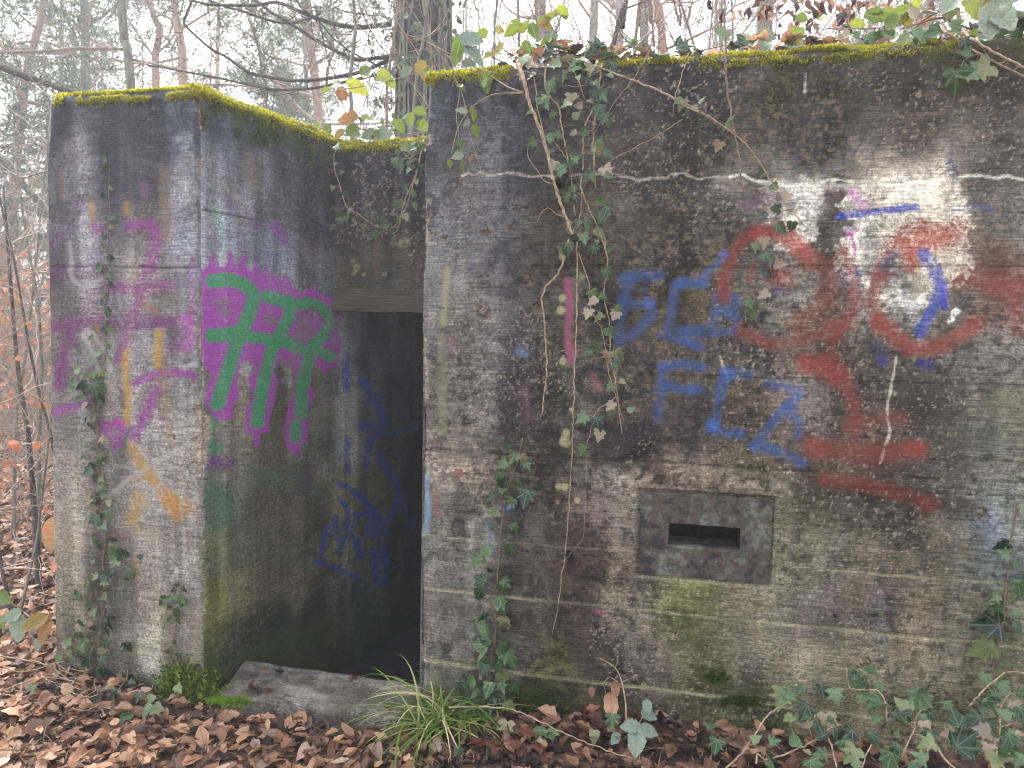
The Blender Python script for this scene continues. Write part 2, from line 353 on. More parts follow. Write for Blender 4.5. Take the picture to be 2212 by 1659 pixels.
# ================================================================== THE BUNKER
GAIN_W, GAIN_P, GAIN_S, GAIN_B = 1.15, 1.2, 1.3, 1.2
class Face:
    """colour, paint, moss and relief of one concrete surface, in the surface's own metres"""
    def __init__(s, ab, conv, seed):
        s.ab = ab; s.conv = conv; s.n = len(ab); s.seed = seed
        s.col = np.full((s.n, 3), 0.12); s.pc = np.zeros((s.n, 3)); s.pa = np.zeros(s.n); s.moss = np.zeros(s.n); s.disp = np.zeros(s.n)
        s.x = ab[:, 0].astype(np.float32); s.y = ab[:, 1].astype(np.float32)
    def base(s, ctrl, gain, power=2.2):
        P = np.array([s.conv(c[0], c[1]) for c in ctrl]); C = np.array([lin(c[2]) for c in ctrl])
        wx = s.x + 0.10*(fbm(s.x*4, s.y*4, 3, s.seed+1)-0.5); wy = s.y + 0.22*(fbm(s.x*5, s.y*2, 3, s.seed+2)-0.5)
        num = np.zeros((s.n, 3)); den = np.zeros(s.n)
        for p, c in zip(P, C):
            d2 = (wx-p[0])**2*1.6 + (wy-p[1])**2 + 0.004
            w = 1.0/d2**power; num += w[:, None]*c; den += w
        s.col = num/den[:, None]; lum = s.col.mean(1)/0.115; s.col = s.col*(np.clip(lum, 0.2, 3)**0.28)[:, None]*gain
    def loc(s, x, y, dx=30, dy=30):
        a = s.conv(x, y); b = s.conv(x+dx, y); c = s.conv(x, y+dy)
        return a, abs(b[0]-a[0])/dx, abs(c[1]-a[1])/dy
    def _px(s, pts):
        P = np.array([s.conv(*p) for p in pts]); m = np.mean(np.array(pts), 0)
        _, su, sv = s.loc(*m); return P/np.array([su, sv]), su, sv
    def stroke(s, pts, r, color, alpha=0.9, soft=0.5, gain=1.15, rough=0.25, r2=None):
        P, su, sv = s._px(pts); q = smooth_path(P, 5) if len(P) > 2 else P
        R = max(r, r2 or 0)*1.5+4; lo = q.min(0)-R; hi = q.max(0)+R
        X = s.x/su; Y = s.y/sv
        m = np.where((X > lo[0]) & (X < hi[0]) & (Y > lo[1]) & (Y < hi[1]))[0]
        if not len(m): return
        px = np.stack([X[m], Y[m]], 1).astype(float); best = np.full(len(m), 1e9)
        if len(q) == 1: best = np.linalg.norm(px-q[0], axis=1)
        nseg = max(len(q)-1, 1)
        for i in range(len(q)-1):
            a, b = q[i], q[i+1]; ab = b-a; L = ab@ab+1e-9
            t = np.clip(((px-a)@ab)/L, 0, 1); dd = np.linalg.norm(px-a-t[:, None]*ab, axis=1)
            if r2 is not None:
                rr = r+(r2-r)*(i+0.5)/nseg; dd = dd*(r/rr)
            best = np.minimum(best, dd)
        best = best + r*rough*2*(fbm(s.x[m]*45, s.y[m]*45, 4, s.seed+77)-0.5)
        s._over(m, (1-sstep(r*(1-soft), r*(1+soft*0.55), best))*alpha, color, gain)
    def poly(s, pts, color, alpha=0.9, edge=2.0, gain=1.15, rough=2.5):
        P, su, sv = s._px(pts); X = s.x/su; Y = s.y/sv; lo = P.min(0)-8; hi = P.max(0)+8
        m = np.where((X > lo[0]) & (X < hi[0]) & (Y > lo[1]) & (Y < hi[1]))[0]
        px = X[m].astype(float); py = Y[m].astype(float)
        px = px + rough*2*(fbm(s.x[m]*50, s.y[m]*50, 3, s.seed+5)-0.5); py = py + rough*2*(fbm(s.x[m]*50, s.y[m]*50, 3, s.seed+6)-0.5)
        ins = np.zeros(len(m), bool); dist = np.full(len(m), 1e9); n = len(P)
        for i in range(n):
            a, b = P[i], P[(i+1) % n]
            c = ((a[1] > py) != (b[1] > py)) & (px < (b[0]-a[0])*(py-a[1])/(b[1]-a[1]+1e-12)+a[0]); ins ^= c
            ab = b-a; L = ab@ab+1e-9; t = np.clip(((px-a[0])*ab[0]+(py-a[1])*ab[1])/L, 0, 1)
            dist = np.minimum(dist, np.hypot(px-a[0]-t*ab[0], py-a[1]-t*ab[1]))
        sd = np.where(ins, dist, -dist)
        s._over(m, sstep(-edge*0.5, edge, sd)*alpha, color, gain)
    def _over(s, m, a, color, gain):
        c = np.minimum(lin(color)*gain, 0.85)
        s.pc[m] = (s.pc[m]*s.pa[m][:, None]*(1-a[:, None]) + c*a[:, None])
        s.pa[m] = a + s.pa[m]*(1-a)
        s.pc[m] = s.pc[m]/np.maximum(s.pa[m], 1e-4)[:, None]
    def mark(s, pts, r, color, alpha=0.9, soft=0.6, gain=1.2, rough=0.4):
        """stain, crust or scar in the concrete itself"""
        pc, pa = s.pc, s.pa; s.pc = np.zeros_like(pc); s.pa = np.zeros_like(pa)
        s.stroke(pts, r, color, alpha, soft, gain, rough)
        s.col = s.col*(1-s.pa[:, None]) + s.pc*s.pa[:, None]
        m = s.pa.copy(); s.pc, s.pa = pc, pa; return m
    def weather(s, streak=0.45, blot=0.5, lichen=0.4, fleck=0.25):
        st = fbm(s.x*16, s.y*0.9, 4, s.seed+11); s.col *= (1-streak/2+streak*sstep(0.3, 0.7, st))[:, None]
        b = fbm(s.x*7, s.y*6, 5, s.seed+12, 0.6); s.col *= (1-blot/2+blot*sstep(0.3, 0.7, b))[:, None]
        l = fbm(s.x*22, s.y*20, 5, s.seed+13, 0.62); zone = sstep(0.42, 0.62, fbm(s.x*2.2, s.y*2.2, 3, s.seed+14))
        s.col *= (1-lichen*zone*sstep(0.48, 0.60, l))[:, None]
        f = fbm(s.x*70, s.y*70, 4, s.seed+15, 0.6); z2 = sstep(0.45, 0.62, fbm(s.x*3, s.y*3, 3, s.seed+16))
        k = fleck*z2*sstep(0.60, 0.68, f); s.col = s.col*(1-k[:, None]) + k[:, None]*lin((205, 196, 176))
        hue = fbm(s.x*5, s.y*3, 3, s.seed+18)-0.5
        s.col *= np.stack([1+0.16*hue, 1+0*hue, 1-0.22*hue], 1)
    def relief(s, amp=0.004):
        s.disp += amp*2*(fbm(s.x*2.5, s.y*2.5, 3, s.seed+21)-0.5) + 0.0022*2*(fbm(s.x*24, s.y*30, 4, s.seed+22)-0.5)
    def seam(s, zz, depth=0.004, color=None, w=0.004, alpha=0.6, step=0.0, a0=-9, a1=9):
        d = s.y - zz - 0.012*(fbm(s.x*3.0, s.y*0+zz, 4, s.seed+31)-0.5) - 0.004*(fbm(s.x*40, s.y*0+zz, 3, s.seed+32)-0.5)
        on = sstep(a0, a0+0.05, s.x)*(1-sstep(a1-0.05, a1, s.x))*(0.35+0.65*sstep(0.35, 0.55, fbm(s.x*5, s.y*0+zz*3, 3, s.seed+33)))
        k = np.exp(-(d/w)**2)*on; s.disp -= depth*k; s.disp += step*sstep(-0.004, 0.004, d)*on
        if color is not None:
            k = k*alpha; s.col = s.col*(1-k[:, None]) + k[:, None]*lin(color)*1.2
    def chips(s, mask, amp=0.012, color=(176, 165, 145), thr=0.5):
        f = fbm(s.x*26, s.y*22, 4, s.seed+41, 0.6); k = sstep(thr, thr+0.05, f)*mask
        g = fbm(s.x*110, s.y*110, 3, s.seed+42)
        s.disp -= amp*k*(0.5+g); c = lin(color)*(0.55+0.9*g)[:, None]*1.1
        s.col = s.col*(1-k[:, None]) + c*k[:, None]; s.pa *= (1-k)

def roundify(P, planes, top=H, rv=0.016, rt=0.06, rtop=0.07):
    z = P[:, 2]; r = rv + (rtop-rv)*sstep(top-0.4, top-0.05, z)
    q = P[:, :2].copy()
    for _ in range(4):
        for n, d in planes: q -= np.maximum(q @ n - (d-r), 0)[:, None]*n
    zq = np.minimum(z, top-rt)
    dx = (P[:, :2]-q)/r[:, None]; dz = (z-zq)/rt
    v = np.concatenate([dx, dz[:, None]], 1); L = np.linalg.norm(v, axis=1)+1e-9; v /= L[:, None]
    out = np.concatenate([q+v[:, :2]*r[:, None], (zq+v[:, 2]*rt)[:, None]], 1)
    nn = np.concatenate([v[:, :2]/r[:, None]*rt, v[:, 2:]], 1); nn /= np.linalg.norm(nn, axis=1)[:, None]+1e-9
    return out, nn
def gquads(nu, nv, off=0):
    i = np.arange(nu-1)[:, None]*nv; j = np.arange(nv-1)[None, :]
    return (np.stack([i+j, i+nv+j, i+nv+j+1, i+j+1], -1).reshape(-1, 4)+off).astype(np.int64)
def graded(stops):
    """[(start, step), ..., end]"""
    out = []
    for k in range(len(stops)-1):
        a, st = stops[k]; b = stops[k+1][0] if isinstance(stops[k+1], tuple) else stops[k+1]
        out.append(np.linspace(a, b, max(2, int(round((b-a)/st))+1))[:-1])
    out.append([stops[-1]]); return np.concatenate(out)
def plane_of(p, n): n = np.asarray(n[:2]); return (n, float(np.asarray(p[:2]) @ n))

def make_block(name, grids, planes, parent, loc, mat, kill=None, rounded=True, **kw):
    """grids: list of (P (nu,nv,3), ab (nu*nv,2), Face-painting function, flip, normal)"""
    Vs, Ns, Fs, faces, off = [], [], [], [], 0
    cols, pcs, pas, mos, dis = [], [], [], [], []
    for P, ab, painter, flip, nrm in grids:
        nu, nv = P.shape[:2]; p = P.reshape(-1, 3)
        if rounded: v, nn = roundify(p, planes, **kw)
        else: v, nn = p.copy(), np.tile(nrm, (len(p), 1))
        f = painter(ab); q = gquads(nu, nv, off)
        if kill is not None:
            ctr = ab[(q-off)].mean(1); q = q[~kill(ctr, painter)]
        if flip: q = q[:, ::-1]
        Vs.append(v); Ns.append(nn); Fs.append(q); off += len(v)
        cols.append(f.col); pcs.append(f.pc); pas.append(f.pa); mos.append(f.moss); dis.append(f.disp)
    V = np.concatenate(Vs); Nn = np.concatenate(Ns); Fq = np.concatenate(Fs); D = np.concatenate(dis)
    key = np.round(V*2500).astype(np.int64); key = (key[:, 0]+40000)*(1 << 36) + (key[:, 1]+40000)*(1 << 18) + key[:, 2]+40000
    _, first, inv = np.unique(key, return_index=True, return_inverse=True)
    V = V + Nn*D[:, None]
    Fq = inv[Fq]; good = np.array([len(set(r)) for r in Fq[:0]]) if False else None
    a = Fq; ok = (a[:, 0] != a[:, 1]) & (a[:, 1] != a[:, 2]) & (a[:, 2] != a[:, 3]) & (a[:, 0] != a[:, 3])
    Fq = Fq[ok]
    pick = lambda L: np.concatenate(L)[first]
    return mesh_np(name, V[first], Fq, mat, parent, loc, True,
                   dict(col=pick(cols), paint=pick(pcs), cover=pick(pas), mossy=pick(mos)))

BL = O + 1.3*U + np.array([0, 0, -0.1]); BL[2] = 0.0
bunker = thing('bunker', BL, 'weathered concrete bunker covered in graffiti, moss streaks and hanging ivy', 'bunker')
c5 = lambda x, y: (777.6+x/2.845, 518.4+y/2.845)
c6 = lambda x, y: (1468.8+x/2.977, 518.4+y/2.977)
c3 = lambda x, y: (1468.8+x/2.977, y/2.977)
c4 = lambda x, y: (x/2.327, 691.2+y/2.327)
cp = lambda x, y: (x/2.134, 345.6+y/2.134)
cs = lambda x, y: (388.8+x/3.2, 518.4+y/3.2)
L5 = lambda *p: [c5(*q) for q in p]
L6 = lambda *p: [c6(*q) for q in p]
L3 = lambda *p: [c3(*q) for q in p]
LP = lambda *p: [cp(*q) for q in p]
LS = lambda *p: [cs(*q) for q in p]
L4 = lambda *p: [c4(*q) for q in p]
DARK = (46, 45, 44); BLUE = (66, 108, 196); RED = (142, 66, 58); MAG = (146, 58, 142); GRN = (52, 134, 86); YEL = (186, 146, 60); NAVY = (40, 50, 92); WHITE = (222, 216, 200)

# ---- painters
def paint_front(ab):
    f = Face(ab, Wuv, 100)
    f.base([(960, 190, (74, 75, 80)), (960, 260, (72, 73, 80)), (1100, 250, (84, 84, 86)), (1250, 250, (72, 71, 72)), (1500, 200, (58, 55, 54)), (1500, 310, (62, 57, 52)), (1750, 220, (66, 62, 56)), (1750, 310, (64, 58, 52)), (2000, 200, (66, 62, 52)), (2000, 310, (76, 67, 58)), (2180, 220, (78, 72, 62)), (2180, 340, (100, 96, 90)),
            (950, 350, (88, 88, 90)), (1050, 340, (98, 98, 98)), (1160, 360, (78, 76, 76)), (950, 450, (108, 107, 106)), (1060, 460, (96, 94, 92)), (1180, 470, (84, 80, 74)), (1300, 480, (98, 92, 80)), (1420, 440, (62, 58, 52)), (1440, 540, (64, 60, 58)), (1560, 470, (74, 70, 62)), (1600, 410, (112, 108, 98)), (1730, 440, (196, 190, 176)), (1815, 470, (86, 78, 68)), (1900, 480, (190, 182, 166)), (2030, 470, (200, 192, 176)), (2110, 450, (88, 84, 78)), (2180, 470, (112, 108, 100)),
            (940, 600, (112, 112, 110)), (985, 640, (128, 126, 116)), (1050, 620, (100, 97, 94)), (1150, 600, (82, 78, 74)), (1230, 650, (96, 90, 80)), (1330, 640, (72, 68, 64)), (1430, 650, (92, 80, 58)), (1530, 640, (98, 86, 62)), (1640, 660, (112, 104, 92)), (1720, 620, (124, 114, 102)), (1800, 640, (104, 82, 72)), (1860, 560, (170, 160, 146)), (1975, 640, (176, 172, 158)), (2080, 660, (96, 92, 84)), (2170, 660, (110, 84, 76)),
            (940, 760, (118, 114, 106)), (1040, 760, (104, 102, 100)), (1130, 780, (84, 80, 78)), (1240, 780, (100, 96, 84)), (1350, 770, (86, 78, 72)), (1480, 770, (88, 80, 66)), (1640, 770, (92, 84, 74)), (1760, 770, (96, 82, 70)), (1880, 780, (90, 82, 74)), (2050, 780, (96, 92, 86)), (2170, 800, (116, 116, 106)),
            (940, 890, (118, 114, 104)), (1010, 900, (114, 108, 98)), (1120, 890, (66, 61, 60)), (1230, 900, (92, 86, 76)), (1350, 880, (96, 86, 76)), (1370, 940, (62, 58, 58)), (1500, 900, (74, 68, 66)), (1620, 900, (98, 88, 72)), (1740, 880, (112, 102, 94)), (1850, 870, (82, 72, 64)), (2000, 880, (84, 76, 68)), (2170, 900, (118, 118, 98)),
            (940, 1000, (124, 114, 104)), (1040, 1010, (110, 102, 94)), (1140, 1000, (80, 73, 67)), (1300, 1010, (100, 93, 82)), (1450, 1010, (112, 102, 90)), (1600, 1000, (96, 88, 70)), (1750, 1010, (82, 73, 60)), (1880, 1000, (88, 68, 58)), (2030, 1000, (84, 78, 72)), (2160, 1000, (116, 116, 100)),
            (940, 1100, (120, 116, 104)), (1030, 1120, (118, 113, 102)), (1140, 1130, (84, 80, 74)), (1290, 1120, (112, 98, 88)), (1360, 1120, (112, 106, 94)), (1740, 1100, (106, 100, 80)), (1900, 1080, (74, 68, 56)), (2030, 1090, (82, 76, 66)), (2160, 1110, (116, 120, 112)),
            (940, 1200, (116, 112, 100)), (1030, 1220, (112, 108, 96)), (1140, 1210, (80, 76, 68)), (1250, 1210, (80, 68, 64)), (1340, 1210, (108, 98, 84)), (1740, 1200, (122, 118, 96)), (1860, 1200, (104, 96, 80)), (2000, 1200, (108, 100, 84)), (2150, 1210, (108, 114, 108)),
            (940, 1330, (110, 106, 96)), (1030, 1330, (108, 104, 92)), (1130, 1330, (78, 74, 64)), (1250, 1320, (74, 64, 60)), (1340, 1300, (114, 106, 92)), (1480, 1310, (116, 118, 74)), (1620, 1310, (120, 114, 90)), (1760, 1310, (104, 94, 84)), (1900, 1320, (94, 86, 80)), (2030, 1320, (126, 118, 100)), (2160, 1320, (126, 122, 96)),
            (940, 1440, (104, 102, 90)), (1050, 1440, (94, 90, 78)), (1180, 1420, (90, 90, 56)), (1300, 1430, (90, 80, 72)), (1400, 1430, (112, 100, 86)), (1500, 1420, (108, 106, 76)), (1640, 1430, (120, 112, 92)), (1780, 1440, (140, 132, 108)), (1960, 1440, (142, 132, 110)), (2120, 1430, (130, 122, 98)),
            (950, 1530, (76, 74, 62)), (1150, 1520, (52, 54, 32)), (1300, 1530, (82, 78, 58)), (1500, 1540, (90, 88, 58)), (1640, 1530, (76, 78, 48)), (1800, 1520, (118, 110, 86)), (2050, 1520, (116, 108, 84)), (2400, 900, (110, 106, 92)), (2400, 300, (84, 78, 66)), (2400, 1400, (120, 112, 92))], GAIN_W, 2.0)
    # crusts and stains
    f.mark([(1110, 830), (1095, 900), (1080, 985)], 22, (60, 56, 56), 0.6, 0.5); f.mark([(1130, 840), (1190, 970)], 60, (66, 61, 60), 0.55, 0.5)
    f.mark([(1285, 940), (1330, 960), (1400, 950)], 42, (52, 49, 50), 0.85, 0.4); f.mark([(1470, 540), (1360, 545)], 26, (44, 43, 46), 0.75, 0.6); f.mark([(1300, 560), (1470, 520)], 48, (66, 62, 56), 0.4)
    f.mark([(1805, 400), (1800, 460), (1770, 520), (1790, 560)], 26, (72, 64, 54), 0.85, 0.5); f.mark([(1660, 400), (1560, 400)], 16, (140, 136, 124), 0.5)
    for p in ([(1672, 425), (1735, 430)], [(1860, 440), (2050, 445)], [(1900, 470), (2060, 490)], [(1690, 470), (1740, 500)], [(1680, 440), (1700, 520)], [(1850, 440), (1960, 430)], [(1860, 500), (1840, 560)], [(1960, 470), (2060, 470)], [(1890, 415), (2040, 420)], [(2060, 520), (2075, 570)], [(1855, 590), (1870, 560)], [(2030, 560), (2045, 590)]):
        f.mark(p, 30, (218, 210, 192), 0.85, 0.22, 1.25, 1.3)
    f.mark([(1960, 610), (1965, 690)], 42, (158, 156, 144), 0.8, 0.2, 1.1, 0.6); f.mark([(1950, 640), (1975, 680)], 15, (226, 222, 208), 0.95, 0.3, 1.3, 0.9); f.mark([(1990, 650), (2000, 640)], 10, (222, 216, 200), 0.9, 0.3, 1.3, 0.9)
    f.mark([(2055, 690), (2062, 675)], 8, (224, 220, 206), 0.95, 0.3, 1.3, 0.9); f.mark([(1985, 735), (1986, 745)], 4, (230, 226, 214), 0.9, 0.3)
    f.mark([(1560, 600), (1660, 690), (1720, 700)], 40, (124, 116, 100), 0.5, 0.7); f.mark([(1710, 580), (1735, 640)], 30, (142, 134, 116), 0.6, 0.7)
    for x in (940, 1000, 1070): f.mark([(x, 1010), (x+40, 1040)], 26, (158, 148, 132), 0.5, 0.8, 1.2, 0.9)
    f.mark([(1300, 1040), (1380, 1040)], 24, (150, 140, 124), 0.5, 0.8, 1.2, 0.9); f.mark([(1460, 1010), (1600, 1040)], 26, (150, 138, 120), 0.45, 0.8, 1.2, 0.9)
    f.mark([(1720, 1050), (1900, 1070), (2100, 1100)], 22, (56, 52, 42), 0.7, 0.8); f.mark([(1820, 860), (1990, 890)], 26, (64, 56, 48), 0.5, 0.8)
    f.mark([(1265, 1140), (1250, 1300), (1255, 1400)], 30, (68, 56, 54), 0.6, 0.7); f.mark([(1790, 1280), (1800, 1380)], 22, (92, 80, 76), 0.5, 0.8); f.mark([(1900, 1290), (1905, 1400)], 14, (100, 106, 112), 0.4, 0.8)
    f.mark([(1150, 1060), (1130, 1250), (1140, 1400)], 46, (72, 68, 60), 0.45, 0.8); f.mark([(2130, 1120), (2150, 1160)], 28, (128, 136, 150), 0.5, 0.8)
    f.weather(0.35, 0.5, 0.45, 0.14)
    ls = sstep(0.52, 0.62, fbm(f.x*60, f.y*75, 4, 181, 0.62))*sstep(0.35, 0.6, fbm(f.x*3, f.y*4, 4, 182))*sstep(1.3, 1.7, f.y)*sstep(0.5, 0.9, f.x)*0.5
    f.col = f.col*(1-ls[:, None]) + ls[:, None]*lin((138, 122, 98))
    dk_ = sstep(0.54, 0.64, fbm(f.x*40, f.y*46, 4, 183, 0.62))*sstep(0.4, 0.6, fbm(f.x*2.4, f.y*3, 3, 184)); f.col *= (1-0.55*dk_)[:, None]
    f.moss = 0.75*sstep(0.16, -0.02, f.y-0.06*fbm(f.x*5, f.y*0, 3, 9))*sstep(0.3, 0.6, fbm(f.x*3, f.y*3, 3, 55))
    for p, r in (([(1140, 1510), (1190, 1540)], 40), ([(1590, 1510), (1620, 1510)], 26), ([(1540, 1460), (1550, 1470)], 22), ([(1480, 1330), (1490, 1380)], 16)):
        keep = f.col.copy(); k = f.mark(p, r, (60, 70, 20), 1.0, 0.9); f.col = keep; f.moss = np.maximum(f.moss, k*0.8)
    k = sstep(H-0.20, H-0.02, f.y)*sstep(0.9, 1.6, f.x)*sstep(0.40, 0.62, fbm(f.x*7, f.y*9, 4, 61)); f.moss = np.maximum(f.moss, k*0.9)
    # boards
    zs = lambda x, y: Wuv(x, y)[1]
    f.relief(0.004)
    f.seam(zs(1700, 576), 0.003, (48, 44, 40), 0.004, 0.7, 0.002, 0.4); f.seam(zs(1400, 808), 0.003, (60, 56, 50), 0.004, 0.6, 0.002); f.seam(zs(980, 793), 0.002, (156, 152, 140), 0.003, 0.6, 0, -1, 0.4)
    f.seam(zs(1300, 993), 0.006, (44, 40, 36), 0.006, 0.75, -0.004); f.seam(zs(1850, 1052), 0.003, (44, 40, 34), 0.005, 0.6, 0.002, 1.3)
    for x, y, al in ((1230, 1181, 0.55), (1900, 1238, 0.75), (1060, 1286, 0.6), (1640, 1340, 0.6), (1060, 1447, 0.8), (1450, 1490, 0.6)):
        f.seam(zs(x, y), 0.0025, (176, 172, 134), 0.0042, al, 0.0015, *((1.5, 9) if x == 1900 else (-9, 0.96) if x == 1230 else (-9, 9)))
    # shuttering relief: rougher horizontal ridges on the lower boards
    f.disp += 0.0022*(fbm(f.x*6, f.y*75, 3, 71)-0.5)*2*sstep(1.35, 1.0, f.y)
    # white leached crack
    crack = [(1000, 380), (1050, 374), (1150, 380), (1250, 378), (1330, 377), (1380, 388), (1440, 384), (1470, 373), (1510, 386), (1600, 381), (1690, 399), (1760, 398), (1790, 388), (1900, 396), (1990, 388), (2050, 378), (2130, 381), (2212, 386), (2330, 388)]
    cr_ = []
    for (xa, ya), (xb, yb) in zip(crack[:-1], crack[1:]):
        for q_ in np.linspace(0, 1, 5)[:-1]: cr_.append((xa+(xb-xa)*q_, ya+(yb-ya)*q_+5.0*(float(fbm(np.array([(xa+(xb-xa)*q_)*0.05]), np.array([1.0]), 3, 9)[0])-0.5)+float(np.random.default_rng(int(xa+q_*40)).normal(0, 1.6))))
    k = f.mark([p for p in cr_ if p[0] < 1600], 2.6, (190, 184, 168), 0.75, 0.7, 1.2, 0.9); k = np.maximum(k, f.mark([p for p in cr_ if p[0] > 1560], 3.6, (220, 212, 192), 0.95, 0.6, 1.3, 1.0)); f.disp -= 0.004*k; f.mark([(1700, 404), (1900, 404)], 12, (200, 194, 178), 0.6, 0.9, 1.2, 0.9)
    for p in ([(1935, 772), (1925, 830), (1915, 890), (1921, 930), (1912, 960), (1900, 1000)], [(1555, 770), (1562, 792), (1572, 810)], [(1740, 160), (1738, 200)]):
        f.mark(p, 3.2, (190, 180, 160), 0.85, 0.6, 1.2, 0.8)
    # scars
    edge = sstep(0.05, 0.0, f.x)*sstep(0.52, 0.6, fbm(f.x*3, f.y*6, 3, 88)); f.chips(edge, 0.012, (170, 160, 142), 0.42)
    f.disp -= 0.022*sstep(0.035, 0.0, f.x)*sstep(0.5, 0.68, fbm(f.x*0, f.y*3.2, 4, 90))
    pits = np.zeros(f.n)
    for x, y, r in ((1045, 672, 22), (1050, 605, 16), (1165, 660, 20), (1145, 600, 18), (1050, 500, 14), (1010, 490, 9), (960, 515, 7), (985, 560, 7), (1105, 500, 11), (1160, 1205, 9), (1320, 1205, 7), (955, 668, 5), (1400, 1170, 6), (1990, 1120, 12), (2120, 1110, 14), (2010, 1480, 7)):
        keep = f.col.copy(); k = f.mark([(x, y)], r, (90, 80, 66), 1.0, 0.5); f.col = keep; pits = np.maximum(pits, k)
    f.chips(pits*sstep(0.36, 0.5, fbm(f.x*50, f.y*50, 3, 91)), 0.012, (112, 98, 82), 0.34)
    band = np.exp(-((f.y-zs(1000, 1015))/0.05)**2)*sstep(0.5, 0.2, f.x)+0.7*np.exp(-((f.y-zs(1500, 1035))/0.035)**2)*sstep(0.8, 1.0, f.x)*sstep(1.7, 1.4, f.x)
    f.chips(np.clip(band, 0, 1), 0.008, (168, 156, 138), 0.50)
    sp = sstep(0.68, 0.72, fbm(f.x*95, f.y*95, 3, 93))*sstep(0.45, 0.6, fbm(f.x*2, f.y*2, 3, 94)); f.chips(sp*0.9, 0.003, (150, 140, 122), 0.3)
    rng = np.random.default_rng(5)                      # bug holes left by air bubbles in the mix
    for _ in range(190):
        cx, cy, r = rng.uniform(0.02, 2.6), rng.uniform(0.1, 2.6), rng.uniform(0.003, 0.0075)
        m = np.where((abs(f.x-cx) < 0.02) & (abs(f.y-cy) < 0.02))[0]
        k = 1-sstep(r*0.5, r, np.hypot(f.x[m]-cx, f.y[m]-cy)); f.disp[m] -= 0.006*k; f.col[m] *= (1-0.75*k)[:, None]
    # ---- graffiti
    B = lambda p, r=11, a=0.85: f.stroke(p, r*1.15, (60, 95, 152), a*0.86, 0.95, 1.0, 0.35)
    for p in (L5((1660, 240), (1610, 420), (1590, 640)), L5((1610, 240), (1720, 215), (1850, 225)), L5((1640, 395), (1790, 385)), L5((1800, 460), (1700, 560), (1590, 640)), L5((2120, 265), (1960, 265), (1920, 400), (1900, 540)), L5((1860, 580), (1990, 620), (2100, 650)), L5((1990, 560), (2200, 545))): B(p, 11, 0.72)
    f.stroke(L5((1750, 230), (1755, 330)), 7, NAVY, 0.7, 0.6)
    f.stroke(L5((1770, 385), (1780, 395)), 10, (70, 112, 190), 0.55, 0.9); f.stroke(L5((2070, 250), (2110, 265)), 9, (70, 112, 190), 0.5, 0.9)
    for p in (L6((290, 95), (230, 170), (160, 230)), L6((250, 350), (215, 480), (190, 590)), L6((250, 350), (350, 370), (360, 420), (260, 465)), L6((260, 465), (370, 500), (330, 585), (190, 600)), L6((0, 290), (150, 285)), L6((0, 585), (190, 600)), L6((0, 640), (60, 645), (130, 690))): B(p, 10, 0.8)
    f.stroke(L6((280, 90), (300, 100)), 9, (66, 110, 190), 0.7, 0.8)
    for p in (L5((1860, 780), (1850, 940), (1830, 1100)), L5((1860, 775), (1980, 765), (2100, 785)), L5((1870, 890), (1980, 915), (2080, 925)), L6((285, 850), (280, 900), (240, 1060), (205, 1220)), L6((290, 850), (440, 860)), L6((200, 1200), (260, 1230), (390, 1250)), L6((570, 920), (680, 945), (760, 960), (745, 1020), (640, 1110), (560, 1230), (480, 1330)), L6((690, 1080), (770, 1180), (760, 1250)), L6((480, 1330), (600, 1345), (700, 1390), (780, 1430))): B(p, 12, 0.9)
    for p in (L5((2060, 920), (2090, 930)), L6((735, 960), (760, 1000)), L6((200, 1180), (225, 1200)), L6((300, 855), (330, 870))): f.stroke(p, 10, (70, 112, 190), 0.55, 0.9)
    f.pa *= 1-0.5*sstep(0.5, 0.66, fbm(f.x*13, f.y*10, 5, 171, 0.62)); f.pa *= 0.85+0.3*fbm(f.x*3, f.y*3, 3, 172)
    Rd = lambda p, r=14, a=0.7, c=RED: f.stroke(p, r*1.2, c, min(1, a*0.97), 0.95, 0.95, 0.35)
    Rd([(1562, 640), (1570, 580), (1600, 525), (1650, 498)], 15, 0.8); Rd([(1640, 505), (1700, 500), (1750, 560)], 17, 0.8, (176, 72, 60)); Rd([(1690, 510), (1735, 545)], 16, 0.9, (196, 92, 80))
    Rd([(1740, 560), (1800, 590), (1770, 660), (1720, 700)], 22, 0.6, (140, 74, 58)); Rd([(1822, 540), (1842, 610), (1838, 680), (1800, 725)], 14, 0.85); Rd([(1600, 710), (1660, 740), (1730, 735), (1800, 700)], 15, 0.7, (150, 78, 64))
    Rd([(1690, 600)], 24, 0.85, (150, 50, 46)); Rd([(1625, 580), (1622, 600)], 10, 0.6); Rd([(1560, 600), (1562, 640)], 12, 0.6)
    Rd([(1900, 600), (1915, 545), (1950, 505), (2000, 490)], 17, 0.85); Rd([(1960, 530), (1970, 545), (2000, 520), (2060, 510)], 27, 0.95, (182, 74, 58)); Rd([(1965, 560), (1968, 580)], 12, 0.8, (176, 80, 62))
    Rd([(1900, 590), (1884, 650), (1900, 700)], 17, 0.8); Rd([(1895, 690), (1940, 735), (1990, 755), (2050, 735), (2105, 700)], 18, 0.85, (164, 76, 62)); Rd([(2070, 500), (2120, 540), (2180, 560), (2260, 570)], 30, 0.45, (120, 70, 62)); Rd([(2075, 598), (2130, 610), (2220, 620)], 26, 0.65, (152, 66, 58)); Rd([(2190, 640), (2196, 720)], 16, 0.5)
    Rd([(1740, 785), (1775, 790), (1810, 810)], 22, 0.85, (166, 66, 58)); Rd([(1800, 805), (1838, 850), (1846, 930)], 16, 0.75); Rd([(1800, 740), (1790, 780)], 14, 0.5)
